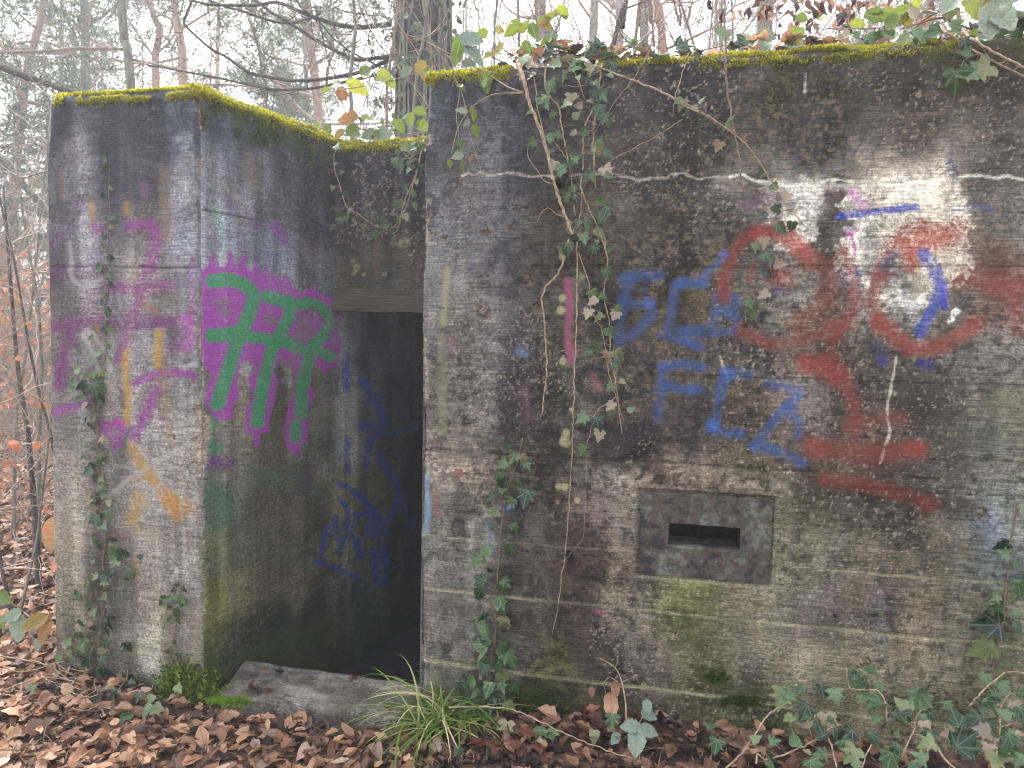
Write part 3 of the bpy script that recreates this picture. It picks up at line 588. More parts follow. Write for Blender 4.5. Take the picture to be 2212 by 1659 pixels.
    Rd([(1835, 920), (1900, 905), (1950, 905)], 14, 0.6); Rd([(1750, 965), (1850, 975), (1985, 975)], 22, 0.8, (136, 64, 56)); Rd([(1965, 965), (1985, 970)], 15, 0.9, (160, 74, 64)); Rd([(1755, 960), (1770, 975)], 16, 0.8, (156, 76, 64))
    Rd([(1780, 1035), (1880, 1050), (1960, 1070), (2010, 1090)], 16, 0.75, (132, 56, 48))
    Bk = lambda p, r, a=0.75: f.stroke(p, r, (40, 40, 48), a, 0.7, 1.0)
    Bk(L5((1640, 640), (1720, 720), (1800, 790)), 10, 0.5); Bk(L5((1480, 790), (1380, 810), (1340, 850), (1370, 940), (1480, 980), (1640, 960)), 13); Bk(L5((1760, 960), (1780, 1100), (1700, 1200)), 16, 0.5); Bk(L6((0, 1130), (150, 1100), (420, 1010), (560, 930)), 8, 0.5); Bk(L6((130, 950), (120, 1130), (60, 1360)), 11, 0.6)
    Bk(L6((180, 600), (210, 800)), 13, 0.45); f.stroke(L6((1900, 1190), (2000, 1240)), 14, (90, 96, 150), 0.0, 0.6)
    f.stroke(L3((1020, 1392), (1250, 1365), (1515, 1335)), 8.5, (44, 66, 160), 0.97, 0.3); f.stroke(L3((1750, 1350), (1900, 1335), (2000, 1350)), 9, (70, 84, 150), 0.45, 0.7)
    f.stroke(L3((1730, 1040), (1760, 1130)), 12, (40, 50, 100), 0.65, 0.6)
    f.stroke(L6((1560, 90), (1640, 200), (1660, 350), (1600, 480), (1540, 590)), 15, (54, 74, 158), 0.9, 0.5); f.stroke(L6((1690, 280), (1700, 430)), 8, (48, 64, 190), 0.8, 0.6); f.stroke(L6((1540, 790), (1600, 800)), 13, (44, 44, 110), 0.8, 0.7)
    f.stroke(L6((1310, 170), (1380, 110)), 16, (52, 58, 90), 0.7, 0.7); f.stroke(L6((1040, 220), (1060, 280)), 13, (54, 60, 90), 0.7, 0.7); f.stroke(L6((1140, 200), (1150, 230)), 8, (60, 70, 130), 0.7, 0.7); f.stroke(L6((620, 330), (660, 340)), 13, (70, 62, 110), 0.6, 0.7); f.stroke(L6((1270, 680), (1310, 780)), 14, (62, 62, 90), 0.6, 0.7); f.stroke(L6((1280, 770), (1300, 790)), 10, (60, 60, 140), 0.7, 0.7)
    f.stroke(L5((1275, 250), (1290, 420), (1275, 600), (1300, 740)), 10, (170, 88, 122), 0.75, 0.7); f.stroke(L5((565, 600), (570, 680)), 10, (150, 110, 130), 0.5, 0.8); f.stroke(L5((1010, 900), (1030, 1080)), 12, (112, 70, 92), 0.4, 0.9); f.stroke(L5((1440, 840), (1470, 900)), 12, (150, 84, 96), 0.5, 0.8)
    f.stroke(L5((540, 190), (525, 350), (510, 520)), 9, (168, 164, 116), 0.55, 0.8); f.stroke(L5((510, 600), (510, 1180)), 12, (150, 144, 112), 0.45, 0.9); f.stroke(L5((420, 760), (415, 0)), 8, (120, 120, 124), 0.3, 0.9)
    f.stroke(L3((1110, 1250), (1180, 1320)), 13, (190, 120, 176), 0.85, 0.6); f.stroke(L3((1090, 1500), (1115, 1560), (1125, 1640)), 4, (176, 64, 150), 0.9, 0.5); f.stroke(L3((1070, 1510), (1140, 1480)), 6, (176, 64, 150), 0.7, 0.6); f.stroke(L3((500, 1280), (620, 1280)), 16, (104, 70, 98), 0.65, 0.8); f.stroke(L3((960, 1260), (1020, 1250)), 15, (84, 60, 78), 0.6, 0.8); f.stroke(L3((400, 1320), (480, 1330)), 14, (130, 100, 124), 0.4, 0.9)
    f.stroke([(920, 1025), (925, 1090), (922, 1150)], 9, (128, 160, 186), 0.75, 0.8); f.stroke([(938, 1060), (945, 1110)], 8, (150, 90, 86), 0.5, 0.8); f.stroke([(1098, 1095), (1110, 1090)], 9, (58, 110, 200), 0.85, 0.6); f.stroke([(1056, 1130), (1066, 1190)], 9, (90, 116, 150), 0.5, 0.8); f.stroke(L5((970, 680), (1020, 700)), 10, (100, 130, 170), 0.55, 0.8)
    f.stroke(L5((600, 1410), (625, 1440)), 7, (150, 70, 70), 0.7, 0.7); f.stroke([(1290, 1320), (1300, 1325)], 6, (170, 80, 110), 0.5, 0.8)
    for x, y, r in ((1215, 555, 9), (1215, 645, 9), (1212, 670, 10), (1220, 955, 12), (1223, 935, 10), (1208, 1050, 9), (1220, 1052, 9), (1246, 1080, 7), (1205, 1085, 5), (1234, 885, 5), (1390, 1480, 6), (1216, 780, 8)):
        f.stroke([(x, y)], r, (178, 174, 128), 0.75, 0.4, 1.2, 0.4)
    f.pa *= 1-0.25*sstep(0.52, 0.66, fbm(f.x*13, f.y*10, 5, 173, 0.62))
    # old marker scrawl on the red ring
    tx = L6((905, 300), (895, 325), (915, 322)); f.stroke(tx, 1.6, (40, 30, 30), 0.8, 0.4); f.stroke(L6((925, 300), (940, 302), (930, 315), (928, 332)), 1.6, (40, 30, 30), 0.8, 0.4); f.stroke(L6((962, 302), (948, 306), (960, 318), (946, 330)), 1.6, (40, 30, 30), 0.8, 0.4)
    # recess of the steel plate
    a, b = PLATE_UV
    m = (f.x > a[0]-0.012) & (f.x < b[0]+0.012) & (f.y > b[1]-0.012) & (f.y < a[1]+0.012)
    f.disp[m] -= 0.016
    rim = sstep(0.03, 0.0, np.maximum(np.maximum(a[0]-f.x, f.x-b[0]), np.maximum(b[1]-f.y, f.y-a[1])))*(~m); f.col = f.col*(1-0.25*rim[:, None])+0.25*rim[:, None]*lin((180, 172, 150))
    return f
p1, p2, p3, p4 = Wuv(1382, 1062), Wuv(1668, 1075), Wuv(1380, 1240), Wuv(1664, 1262)
PLATE_UV = (np.array([(p1[0]+p3[0])/2, (p1[1]+p2[1])/2]), np.array([(p2[0]+p4[0])/2, (p3[1]+p4[1])/2]))
s1, s2 = Wuv(1445, 1129), Wuv(1598, 1189)
SLIT_UV = (s1, s2)

def paint_pillar(ab):
    f = Face(ab, Wuv, 300)
    f.base([(120, 260, (70, 71, 78)), (220, 270, (68, 69, 76)), (330, 270, (70, 71, 78)), (410, 250, (78, 80, 88)), (120, 380, (96, 96, 96)), (170, 380, (112, 112, 112)), (250, 380, (76, 76, 82)), (330, 350, (82, 82, 88)), (400, 380, (124, 124, 128)),
            (120, 480, (104, 98, 104)), (200, 480, (112, 108, 112)), (310, 470, (112, 106, 102)), (400, 470, (126, 126, 130)), (130, 560, (96, 88, 94)), (180, 560, (130, 126, 126)), (290, 580, (126, 120, 116)), (400, 560, (120, 116, 118)),
            (140, 640, (108, 104, 102)), (250, 640, (112, 104, 106)), (370, 640, (128, 122, 114)), (420, 680, (118, 114, 112)), (150, 760, (110, 106, 102)), (260, 760, (122, 118, 114)), (380, 780, (122, 118, 116)), (150, 900, (128, 124, 118)), (200, 900, (112, 108, 104)), (300, 900, (126, 122, 118)), (400, 860, (128, 126, 120)), (400, 950, (132, 128, 122)),
            (140, 1050, (136, 132, 122)), (200, 1050, (112, 108, 102)), (300, 1050, (126, 122, 114)), (410, 1080, (128, 124, 116)), (140, 1200, (136, 130, 116)), (230, 1200, (100, 95, 88)), (320, 1200, (124, 119, 110)), (410, 1220, (132, 126, 116)), (140, 1330, (136, 130, 114)), (240, 1330, (98, 94, 84)), (320, 1330, (120, 113, 104)), (410, 1340, (138, 130, 116)), (150, 1440, (112, 106, 92)), (260, 1440, (102, 97, 87)), (335, 1400, (150, 143, 124)), (410, 1440, (134, 126, 112)), (300, 1490, (96, 90, 80)), (400, 1490, (76, 74, 52)), (-100, 800, (110, 106, 100))], GAIN_P, 2.0)
    f.mark([(335, 1330), (345, 1440), (350, 1480)], 14, (172, 164, 142), 0.6, 0.8); f.mark([(395, 300), (405, 360), (400, 430)], 16, (146, 146, 146), 0.5, 0.9, 1.2, 0.9); f.mark([(250, 250), (260, 400)], 24, (66, 66, 72), 0.5, 0.8)
    f.mark([(205, 870), (200, 1000), (205, 1200), (215, 1420)], 26, (92, 88, 82), 0.5, 0.8)
    for p in ([(405, 810), (398, 900)], [(340, 560), (330, 640)], [(180, 400), (185, 520)], [(320, 700), (325, 800)]): f.mark(p, 18, (160, 158, 152), 0.35, 0.9, 1.2, 0.9)
    f.weather(0.5, 0.4, 0.35, 0.1); f.relief(0.004)
    f.seam(Wuv(250, 578)[1], 0.008, (48, 44, 42), 0.006, 0.55, -0.004); f.seam(Wuv(250, 880)[1], 0.002, (100, 96, 90), 0.004, 0.4, 0.002)
    f.mark(LP((640, 488), (670, 486), (700, 496), (715, 494)), 3, (30, 28, 28), 0.85, 0.5)
    M_ = lambda p, r=15, a=0.8, c=MAG: f.stroke(p, r, c, a*1.0, 0.85, 1.05, 0.35)
    f.stroke(LP((225, 370), (330, 310)), 18, (92, 66, 96), 0.5, 0.9); M_(LP((440, 310), (465, 325)), 15, 0.75, (160, 78, 150)); M_(LP((600, 305), (680, 300), (715, 340), (700, 480)), 17, 0.75); M_(LP((370, 190), (385, 220)), 14, 0.4, (116, 84, 130)); M_(LP((660, 120), (665, 160)), 13, 0.4, (150, 100, 140))
    M_(LP((225, 515), (340, 515), (480, 500)), 20, 0.5, (106, 60, 100)); M_(LP((515, 590), (640, 590), (790, 575)), 17, 0.75, (140, 66, 124)); M_(LP((680, 500), (640, 640), (600, 760), (550, 920)), 16, 0.7, (140, 70, 124)); M_(LP((420, 600), (380, 760)), 18, 0.4, (112, 66, 104))
    M_(LP((225, 765), (400, 745), (600, 755), (700, 750), (850, 740)), 18, 0.8, (120, 54, 112)); M_(LP((858, 745), (862, 800), (858, 850)), 18, 0.95, (176, 76, 160)); M_(LP((790, 890), (830, 800)), 15, 0.5, (104, 60, 96)); M_(LP((330, 800), (290, 930), (268, 1045)), 17, 0.85, (120, 48, 112)); M_(LP((245, 1165), (330, 1140), (410, 1108)), 12, 0.85)
    M_(LP((620, 1028), (730, 985), (830, 978), (890, 1000)), 11, 0.9); M_(LP((725, 1060), (670, 1170), (615, 1285)), 14, 0.9); M_(LP((410, 960), (420, 1030)), 9, 0.8)
    f.poly(LP((450, 1180), (520, 1200), (580, 1215), (575, 1260), (560, 1330), (520, 1340), (505, 1300), (480, 1290), (455, 1240)), MAG, 0.75, 3); M_(LP((540, 1205), (575, 1215)), 8, 0.9, (190, 60, 170)); M_(LP((740, 1180), (745, 1240)), 10, 0.4, (110, 70, 110))
    for p in (((235, 790), (250, 745)),): pass
    M_([(414, 560), (416, 640), (418, 700)], 9, 0.5, (150, 70, 140))
    Y_ = lambda p, r, a, c=YEL: f.stroke(p, r*1.1, c, min(1, a*1.1), 0.9, 1.05, 0.5)
    Y_(LP((585, 880), (575, 950), (590, 1080), (585, 1205)), 8, 0.85); Y_(LP((610, 1320), (650, 1400), (690, 1460), (770, 1560), (850, 1610)), 13, 0.85, (180, 140, 62)); Y_(LP((730, 800), (730, 940)), 11, 0.8); Y_(LP((755, 960), (765, 1150), (790, 1310)), 13, 0.5, (136, 108, 62)); Y_(LP((420, 200), (425, 270)), 7, 0.6); Y_(LP((755, 60), (770, 350)), 14, 0.4, (146, 122, 80)); Y_(LP((580, 200), (580, 240)), 8, 0.5); Y_(LP((615, 490), (612, 540)), 9, 0.5, (160, 140, 80)); Y_(LP((640, 1560), (610, 1640)), 16, 0.6); Y_(LP((760, 1540), (840, 1600), (870, 1610)), 17, 0.75, (186, 134, 56))
    Y_(L4((670, 1000), (690, 1060)), 11, 0.5); Y_(L4((680, 1200), (690, 1290)), 8, 0.4); Y_(L4((820, 870), (890, 990)), 14, 0.6, (190, 130, 50))
    Wt = lambda p, r, a=0.6: f.stroke(p, r, (190, 188, 184), a*0.8, 0.9, 1.0, 0.5)
    Wt(LP((320, 380), (325, 450), (330, 530), (370, 578), (430, 575), (470, 545)), 6, 0.65); Wt(LP((375, 400), (390, 440), (410, 410)), 6, 0.4); Wt(LP((385, 810), (420, 870), (455, 970)), 6, 0.65); Wt(LP((405, 785), (460, 850), (510, 970)), 6, 0.55); Wt(LP((480, 1565), (600, 1470), (760, 1370), (890, 1300)), 6, 0.6); Wt(LP((505, 690), (540, 710), (560, 755)), 5, 0.5); Wt(LP((545, 620), (555, 690)), 6, 0.4); Wt(L4((920, 240), (990, 220)), 5, 0.75); Wt(LP((840, 950), (910, 940)), 5, 0.5); Wt(L4((320, 1050), (400, 980)), 5, 0.3); Wt(LP((290, 1110), (380, 1060)), 6, 0.35)
    f.stroke(LP((285, 60), (290, 180)), 6, (140, 96, 84), 0.5, 0.8); f.stroke(LP((240, 60), (245, 180)), 10, (140, 146, 142), 0.35, 0.9); f.stroke(L4((560, 1060), (650, 1100)), 13, (120, 70, 66), 0.45, 0.9); f.stroke(LP((660, 660), (720, 700)), 12, (170, 104, 80), 0.35, 0.9); f.stroke(LP((600, 1470), (640, 1470)), 7, (180, 110, 90), 0.5, 0.8)
    f.pa *= 1-0.45*sstep(0.52, 0.68, fbm(f.x*15, f.y*9, 5, 371, 0.62)); f.pa *= 0.85+0.25*fbm(f.x*3, f.y*3, 3, 372)
    # broken corner with the aggregate showing
    e = f.x-UC; m1 = sstep(-0.03, 0.0, e)*np.clip(sstep(Wuv(435, 1030)[1], Wuv(435, 1000)[1], f.y)*sstep(Wuv(435, 860)[1], Wuv(435, 890)[1], f.y), 0, 1)
    kk = np.zeros(f.n)
    for p, r in (([(432, 895), (436, 935), (428, 975), (436, 1010)], 17), ([(436, 1100)], 9), ([(432, 690), (433, 790)], 4)):
        keep = f.col.copy(); k = f.mark(p, r, (90, 80, 66), 1.0, 0.3, 1, 0.7); f.col = keep; kk = np.maximum(kk, k)
    f.chips(kk, 0.018, (176, 162, 144), 0.22); f.chips(sstep(-0.02, 0.0, e)*sstep(0.5, 0.6, fbm(f.x*0, f.y*7, 3, 391)), 0.008, (150, 140, 124), 0.40)
    f.mark([(402, 1020), (405, 1032)], 5, (170, 166, 156), 0.8, 0.4); f.mark([(380, 1228), (382, 1240)], 4, (190, 186, 176), 0.8, 0.4); f.mark([(374, 940), (376, 948)], 3, (40, 36, 32), 0.8, 0.4)
    f.moss = 0.7*sstep(0.0, -0.12, f.y)*sstep(0.3, 0.6, fbm(f.x*4, f.y*4, 3, 355))
    k = np.exp(-(((f.x-Wuv(415, 1480)[0])/0.05)**2+((f.y-Wuv(415, 1490)[1])/0.09)**2)); f.moss = np.maximum(f.moss, k)
    return f

def paint_side(ab):
    f = Face(ab, Suv, 500)
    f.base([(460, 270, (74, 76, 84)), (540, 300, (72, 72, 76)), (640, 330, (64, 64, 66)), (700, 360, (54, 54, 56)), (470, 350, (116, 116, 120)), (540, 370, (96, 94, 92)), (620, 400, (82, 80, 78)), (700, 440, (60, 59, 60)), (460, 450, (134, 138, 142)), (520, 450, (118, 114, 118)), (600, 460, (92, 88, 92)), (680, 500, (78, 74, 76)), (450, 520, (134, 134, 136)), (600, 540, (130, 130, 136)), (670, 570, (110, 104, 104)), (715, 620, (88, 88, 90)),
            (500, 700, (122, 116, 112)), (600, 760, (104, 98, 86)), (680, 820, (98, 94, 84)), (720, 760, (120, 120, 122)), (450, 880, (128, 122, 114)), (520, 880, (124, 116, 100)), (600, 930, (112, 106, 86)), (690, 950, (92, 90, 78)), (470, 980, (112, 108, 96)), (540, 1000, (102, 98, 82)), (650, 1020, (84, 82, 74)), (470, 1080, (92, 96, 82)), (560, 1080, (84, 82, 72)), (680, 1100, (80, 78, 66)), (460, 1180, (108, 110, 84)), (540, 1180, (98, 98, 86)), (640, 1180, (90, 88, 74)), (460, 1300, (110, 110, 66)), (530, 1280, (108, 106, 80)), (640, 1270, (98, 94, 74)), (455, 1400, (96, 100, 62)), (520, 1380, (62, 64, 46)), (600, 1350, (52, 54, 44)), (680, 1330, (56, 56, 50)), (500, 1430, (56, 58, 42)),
            (745, 760, (138, 140, 148)), (760, 860, (150, 148, 146)), (750, 960, (150, 148, 140)), (740, 1060, (128, 124, 96)), (730, 1160, (116, 110, 76)), (720, 1280, (96, 94, 84)), (790, 760, (84, 86, 94)), (800, 900, (98, 96, 96)), (800, 1050, (102, 100, 84)), (800, 1200, (92, 90, 84)), (780, 1320, (76, 76, 74)), (850, 900, (66, 68, 74)), (860, 1200, (62, 62, 66)), (820, 1420, (34, 34, 34)), (900, 1000, (36, 36, 38)), (900, 1300, (32, 32, 34))], GAIN_S, 2.0)  # tones darken deeper into the passage: its shade is painted into the colour
    f.mark([(748, 780), (752, 900), (742, 1000)], 9, (176, 174, 168), 0.6, 0.8, 1.4, 0.8); f.mark([(745, 1180), (742, 1250)], 8, (150, 152, 158), 0.5, 0.5); f.mark([(585, 500), (610, 590)], 20, (150, 152, 156), 0.4, 0.9, 1.3, 0.8)
    for p in (LS((320, 480), (310, 540)), LS((440, 830), (470, 920), (490, 980)), LS((740, 900), (740, 1000))): f.mark(p, 11, (170, 172, 170), 0.55, 0.8, 1.3, 0.9)
    f.weather(0.55, 0.5, 0.45, 0.14); f.relief(0.005)
    f.seam(Suv(600, 485)[1]-0.0, 0.004, (50, 48, 48), 0.004, 0.5, 0.002)
    f.mark([(470, 380), (500, 420), (530, 440)], 5, (150, 140, 126), 0.6, 0.7, 1.2, 0.8); f.mark([(535, 335), (545, 360), (552, 400)], 9, (128, 116, 96), 0.6, 0.8, 1.2, 0.8)
    # graffiti: magenta cloud with spikes, three green strokes of letters
    f.poly(LS((120, 150), (132, 132), (158, 195), (190, 170), (210, 85), (235, 60), (260, 110), (270, 172), (310, 190), (330, 92), (355, 76), (375, 150), (390, 192), (420, 110), (445, 92), (460, 182), (500, 212), (520, 146), (545, 160), (550, 232), (590, 200), (615, 190), (630, 272), (650, 240), (680, 250), (700, 282), (730, 230), (750, 252), (770, 310), (800, 330), (830, 372), (900, 332), (930, 300), (945, 352), (1000, 382), (1040, 390), (1080, 400), (1100, 480), (1090, 560), (1120, 740), (1090, 800), (1090, 900), (1040, 880), (1000, 940), (960, 882), (920, 862), (900, 1000), (940, 1070), (880, 1180), (890, 1300), (880, 1420), (840, 1390), (830, 1500), (770, 1470), (740, 1440), (720, 1370), (700, 1330), (740, 1180), (780, 1050), (800, 900), (720, 870), (680, 852), (650, 892), (680, 1000), (640, 1150), (610, 1270), (620, 1320), (560, 1340), (540, 1450), (510, 1420), (500, 1330), (455, 1350), (450, 1180), (500, 1060), (460, 960), (520, 900), (480, 830), (420, 860), (400, 950), (410, 1100), (370, 1130), (370, 1240), (320, 1250), (280, 1240), (250, 1260), (220, 1190), (170, 1120), (190, 990), (220, 940), (170, 870), (150, 800), (140, 600), (160, 500), (115, 400), (85, 300)), (152, 64, 154), 0.95, 2.2, 1.5)
    for p, r in ((LS((600, 545), (650, 560)), 10), (LS((850, 560), (880, 640), (800, 690)), 17), (LS((310, 500), (340, 490)), 8), (LS((250, 440), (330, 430)), 7), (LS((700, 830), (760, 860)), 9)):
        f.stroke(p, r, (120, 112, 104), 0.75, 0.7, 1.2, 0.9)
    G = lambda p, r=14, a=0.97: f.stroke(p, r*1.12, GRN, a, 0.16, 1.6, 0.12)
    G(LS((228, 285), (330, 275), (430, 305), (500, 360), (495, 460), (450, 570), (400, 690), (350, 850), (300, 1000), (262, 1130))); G(LS((225, 660), (320, 655), (420, 630)), 14)
    G(LS((605, 390), (690, 415), (770, 430)), 13); G(LS((770, 440), (750, 520), (700, 640), (640, 740), (600, 880), (560, 1060), (535, 1260)), 12.5); G(LS((485, 670), (600, 685), (700, 700), (830, 755)), 11.5)
    G(LS((850, 440), (940, 450), (1010, 500), (1030, 560), (1000, 650), (930, 720), (900, 790), (870, 890), (850, 1000)), 12); G(LS((930, 740), (990, 780), (1045, 810)), 11); G(LS((855, 1000), (858, 1110), (850, 1220)), 7.5); G(LS((870, 880), (830, 1000), (810, 1200)), 8, 0.8); G(LS((800, 1280), (800, 1360)), 11)
    f.stroke(LS((820, 520), (930, 480), (1000, 560)), 8, (60, 66, 60), 0.4, 0.9)
    f.stroke(LS((240, 1240), (225, 1330), (200, 1470)), 8, (60, 128, 84), 0.7, 0.7, 1.3); f.stroke(LS((200, 1460), (280, 1430)), 9, (58, 130, 88), 0.85, 0.5, 1.3); f.stroke(LS((220, 1530), (340, 1540)), 14, (104, 56, 118), 0.75, 0.7, 1.3); f.stroke([(468, 450), (472, 520)], 12, (92, 140, 110), 0.6, 0.9, 1.2); f.stroke([(462, 520), (468, 560)], 11, (104, 132, 78), 0.5, 0.9); f.stroke([(548, 510), (552, 540)], 11, (84, 128, 100), 0.4, 0.9)
    f.stroke([(596, 490), (612, 520)], 14, (134, 76, 146), 0.75, 0.6, 1.2); f.stroke([(545, 470), (560, 490)], 11, (124, 84, 140), 0.45, 0.8); f.stroke([(490, 430), (500, 460)], 14, (120, 104, 140), 0.45, 0.9); f.stroke([(470, 530), (460, 500)], 9, (140, 84, 144), 0.5, 0.8)
    f.stroke([(450, 1060), (480, 1100), (470, 1130)], 26, (66, 112, 78), 0.55, 0.9, 1.2); f.stroke([(560, 1030), (640, 1040), (690, 1060)], 26, (70, 104, 78), 0.4, 0.9); f.stroke([(650, 1060), (680, 1010)], 18, (108, 70, 96), 0.4, 0.9); f.stroke([(540, 1010), (600, 1030)], 16, (84, 112, 82), 0.4, 0.9)
    NV = lambda p, r=6, a=0.85: f.stroke(p, r*1.1, (44, 60, 138), a, 0.5, 1.7)
    NV(LS((1150, 800), (1145, 900), (1150, 1040)), 8, 0.85); NV(LS((1160, 1380), (1150, 1500), (1165, 1600)), 7, 0.7); NV(LS((1250, 960), (1320, 1010)), 8, 0.8); NV(LS((1260, 1280), (1340, 1290), (1400, 1330), (1320, 1380), (1290, 1560)), 9, 0.85); NV(LS((1440, 1340), (1650, 1290)), 6, 0.6); NV(LS((1370, 1480), (1420, 1560), (1440, 1620)), 8, 0.7); NV(LS((1290, 1130), (1380, 1080), (1430, 1260)), 8, 0.6)
    for p, r in ((L4((1700, 820), (1800, 880), (1900, 980), (1950, 1080)), 6), (L4((1710, 900), (1750, 960), (1740, 1080), (1700, 1160)), 5), (L4((1790, 980), (1770, 1080), (1800, 1160)), 5), (L4((1790, 980), (1860, 970), (1850, 1060), (1900, 1100)), 6), (L4((1880, 1010), (1930, 1150), (1950, 1220)), 6), (L4((1800, 1110), (1820, 1200)), 6), (L4((1880, 1150), (1900, 1300), (1940, 1310), (1920, 1180)), 6), (L4((1580, 1210), (1700, 1250), (1800, 1300)), 4), (L4((1650, 1040), (1620, 1170)), 7), (L4((1690, 1000), (1700, 1100)), 8), (L4((1980, 780), (2000, 900), (1960, 1000)), 7), (L4((1820, 310), (1880, 400), (1920, 520)), 8), (L4((2030, 900), (2060, 1050), (2090, 1000)), 5)):
        NV(p, r, 0.85)
    f.pa *= 1-0.5*sstep(0.56, 0.68, fbm(f.x*14, f.y*9, 5, 571, 0.62))*sstep(0.25, 0.7, f.x)
    # green film low down at the mouth of the passage
    f.moss = 0.55*sstep(0.75, 0.1, f.y)*sstep(0.22, 0.0, f.x)*sstep(0.3, 0.55, fbm(f.x*6, f.y*2, 3, 555)) + 0.6*sstep(0.12, -0.05, f.y)
    k = sstep(H-0.28, H-0.05, f.y)*sstep(0.46, 0.64, fbm(f.x*9, f.y*9, 4, 561)); f.moss = np.maximum(f.moss, 0.85*k)
    f.chips(sstep(0.02, 0.0, f.x)*sstep(0.5, 0.6, fbm(f.x*0, f.y*7, 3, 391)), 0.008, (150, 140, 124), 0.40)
    kk = np.zeros(f.n)
    for p, r in (([(443, 895), (450, 920), (446, 960), (440, 1000)], 9),):
        keep = f.col.copy(); k = f.mark(p, r, (90, 80, 66), 1.0, 0.3, 1, 0.7); f.col = keep; kk = np.maximum(kk, k)
    f.chips(kk, 0.018, (170, 158, 138), 0.25)
    return f

def paint_back(ab):
    f = Face(ab, Buv, 700)
    f.base([(740, 330, (60, 60, 66)), (850, 340, (60, 60, 66)), (900, 400, (62, 62, 66)), (760, 430, (72, 68, 72)), (850, 420, (68, 64, 68)), (740, 540, (68, 66, 62)), (850, 540, (72, 70, 62)), (760, 600, (82, 80, 70)), (880, 590, (82, 78, 70))], GAIN_B, 2.0)
    f.weather(0.5, 0.5, 0.5, 0.35); f.relief(0.004); f.seam(Buv(800, 466)[1], 0.002, (96, 92, 92), 0.004, 0.4)
    for x, y, r in ((770, 578, 7), (762, 565, 5), (786, 594, 5), (872, 525, 12), (831, 592, 6), (765, 590, 6)):
        f.mark([(x, y)], r, (140, 132, 108), 0.8, 0.5, 1.3, 0.6); f.mark([(x+1, y+1)], r*0.45, (70, 66, 60), 0.7, 0.5)
    f.stroke([(810, 520), (815, 600)], 6, (110, 84, 80), 0.4, 0.9); f.stroke([(905, 560), (903, 600)], 8, (120, 92, 86), 0.4, 0.9)
    f.moss = 0.6*sstep(HB-0.2, HB-0.05, f.y)*sstep(0.5, 0.62, fbm(f.x*8, f.y*8, 3, 57))
    return f
def painter_plain(color, seed, dark=1.0, mossamt=0.0):
    def p(ab):
        f = Face(ab, Wuv, seed); f.col[:] = lin(color)*1.3*dark; f.weather(0.4, 0.5, 0.4, 0.2); f.relief(0.003)
        f.moss[:] = mossamt*sstep(0.35, 0.55, fbm(f.x*3, f.y*3, 3, seed+3)); return f
    return p

# ---- right-hand block: front, jamb and roof
def lat(P0, A, a, B, b): return P0 + a[:, None, None]*A + b[None, :, None]*B
ug = graded([(0.0, 0.005), (2.7, 0.1), 5.0]); vg = graded([(-0.4, 0.03), (-0.12, 0.0052), H]); dg = graded([(0.0, 0.005), (0.05, 0.05), (0.6, 0.3), 3.4])
ab = lambda a, b: np.stack(np.meshgrid(a, b, indexing='ij'), -1).reshape(-1, 2)
pl_front = plane_of(O, N); pl_left = plane_of(O, -U)
def killer(ctr, painter):
    if painter is not paint_front: return np.zeros(len(ctr), bool)
    a, b = PLATE_UV; return (ctr[:, 0] > a[0]+0.015) & (ctr[:, 0] < b[0]-0.015) & (ctr[:, 1] > b[1]+0.015) & (ctr[:, 1] < a[1]-0.015)
make_block('front_wall', [
    (lat(O, U, ug, Z, vg), ab(ug, vg), paint_front, False, N),
    (lat(O, -N, dg, Z, vg), ab(dg, vg), painter_plain((84, 84, 86), 811), True, -U),
    (lat(O+H*Z, U, ug, -N, dg), ab(ug, dg), painter_plain((86, 82, 72), 812, 1.0, 0.6), False, Z)],
    [pl_front, pl_left], bunker, BL, M['concrete'], killer)
# ---- left wing: front, splayed side and top
A0 = O + UL*U; B0 = PC; sg = graded([(0.0, 0.0058), (1.5, 0.015), (2.1, 0.1), 3.6]); pg = np.linspace(UL, UC, int((UC-UL)/0.005)+1)
C0 = B0 + sg[-1]*S; D0 = A0 - 3.4*N - 0.3*U
ld = D0-A0; ll = np.linalg.norm(ld); ld = ld/ll; ln = np.array([-ld[1], ld[0], 0]); ln = ln if ln@U < 0 else -ln
lg = graded([(0.0, 0.006), (0.06, 0.08), ll]); pt_ = np.unique(np.append(pg[::4], pg[-1])); st_ = np.unique(np.append(sg[::4], sg[-1]))
i_ = ((pt_-UL)/(UC-UL))[:, None, None]; j_ = (st_/sg[-1])[None, :, None]
top = ((A0*(1-i_)+B0*i_)*(1-j_) + (D0*(1-i_)+C0*i_)*j_) + H*Z
make_block('left_wing', [
    (lat(O, U, pg, Z, vg), ab(pg, vg), paint_pillar, False, N),
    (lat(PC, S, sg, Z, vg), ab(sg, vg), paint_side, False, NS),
    (lat(A0, ld, lg, Z, vg[::1]), ab(lg, vg), painter_plain((96, 94, 90), 821), True, ln),
    (top, ab(pt_, st_), painter_plain((84, 80, 70), 822, 1.0, 0.7), False, Z)],
    [pl_front, plane_of(PC, NS), plane_of(A0, ln)], bunker, BL, M['concrete'])
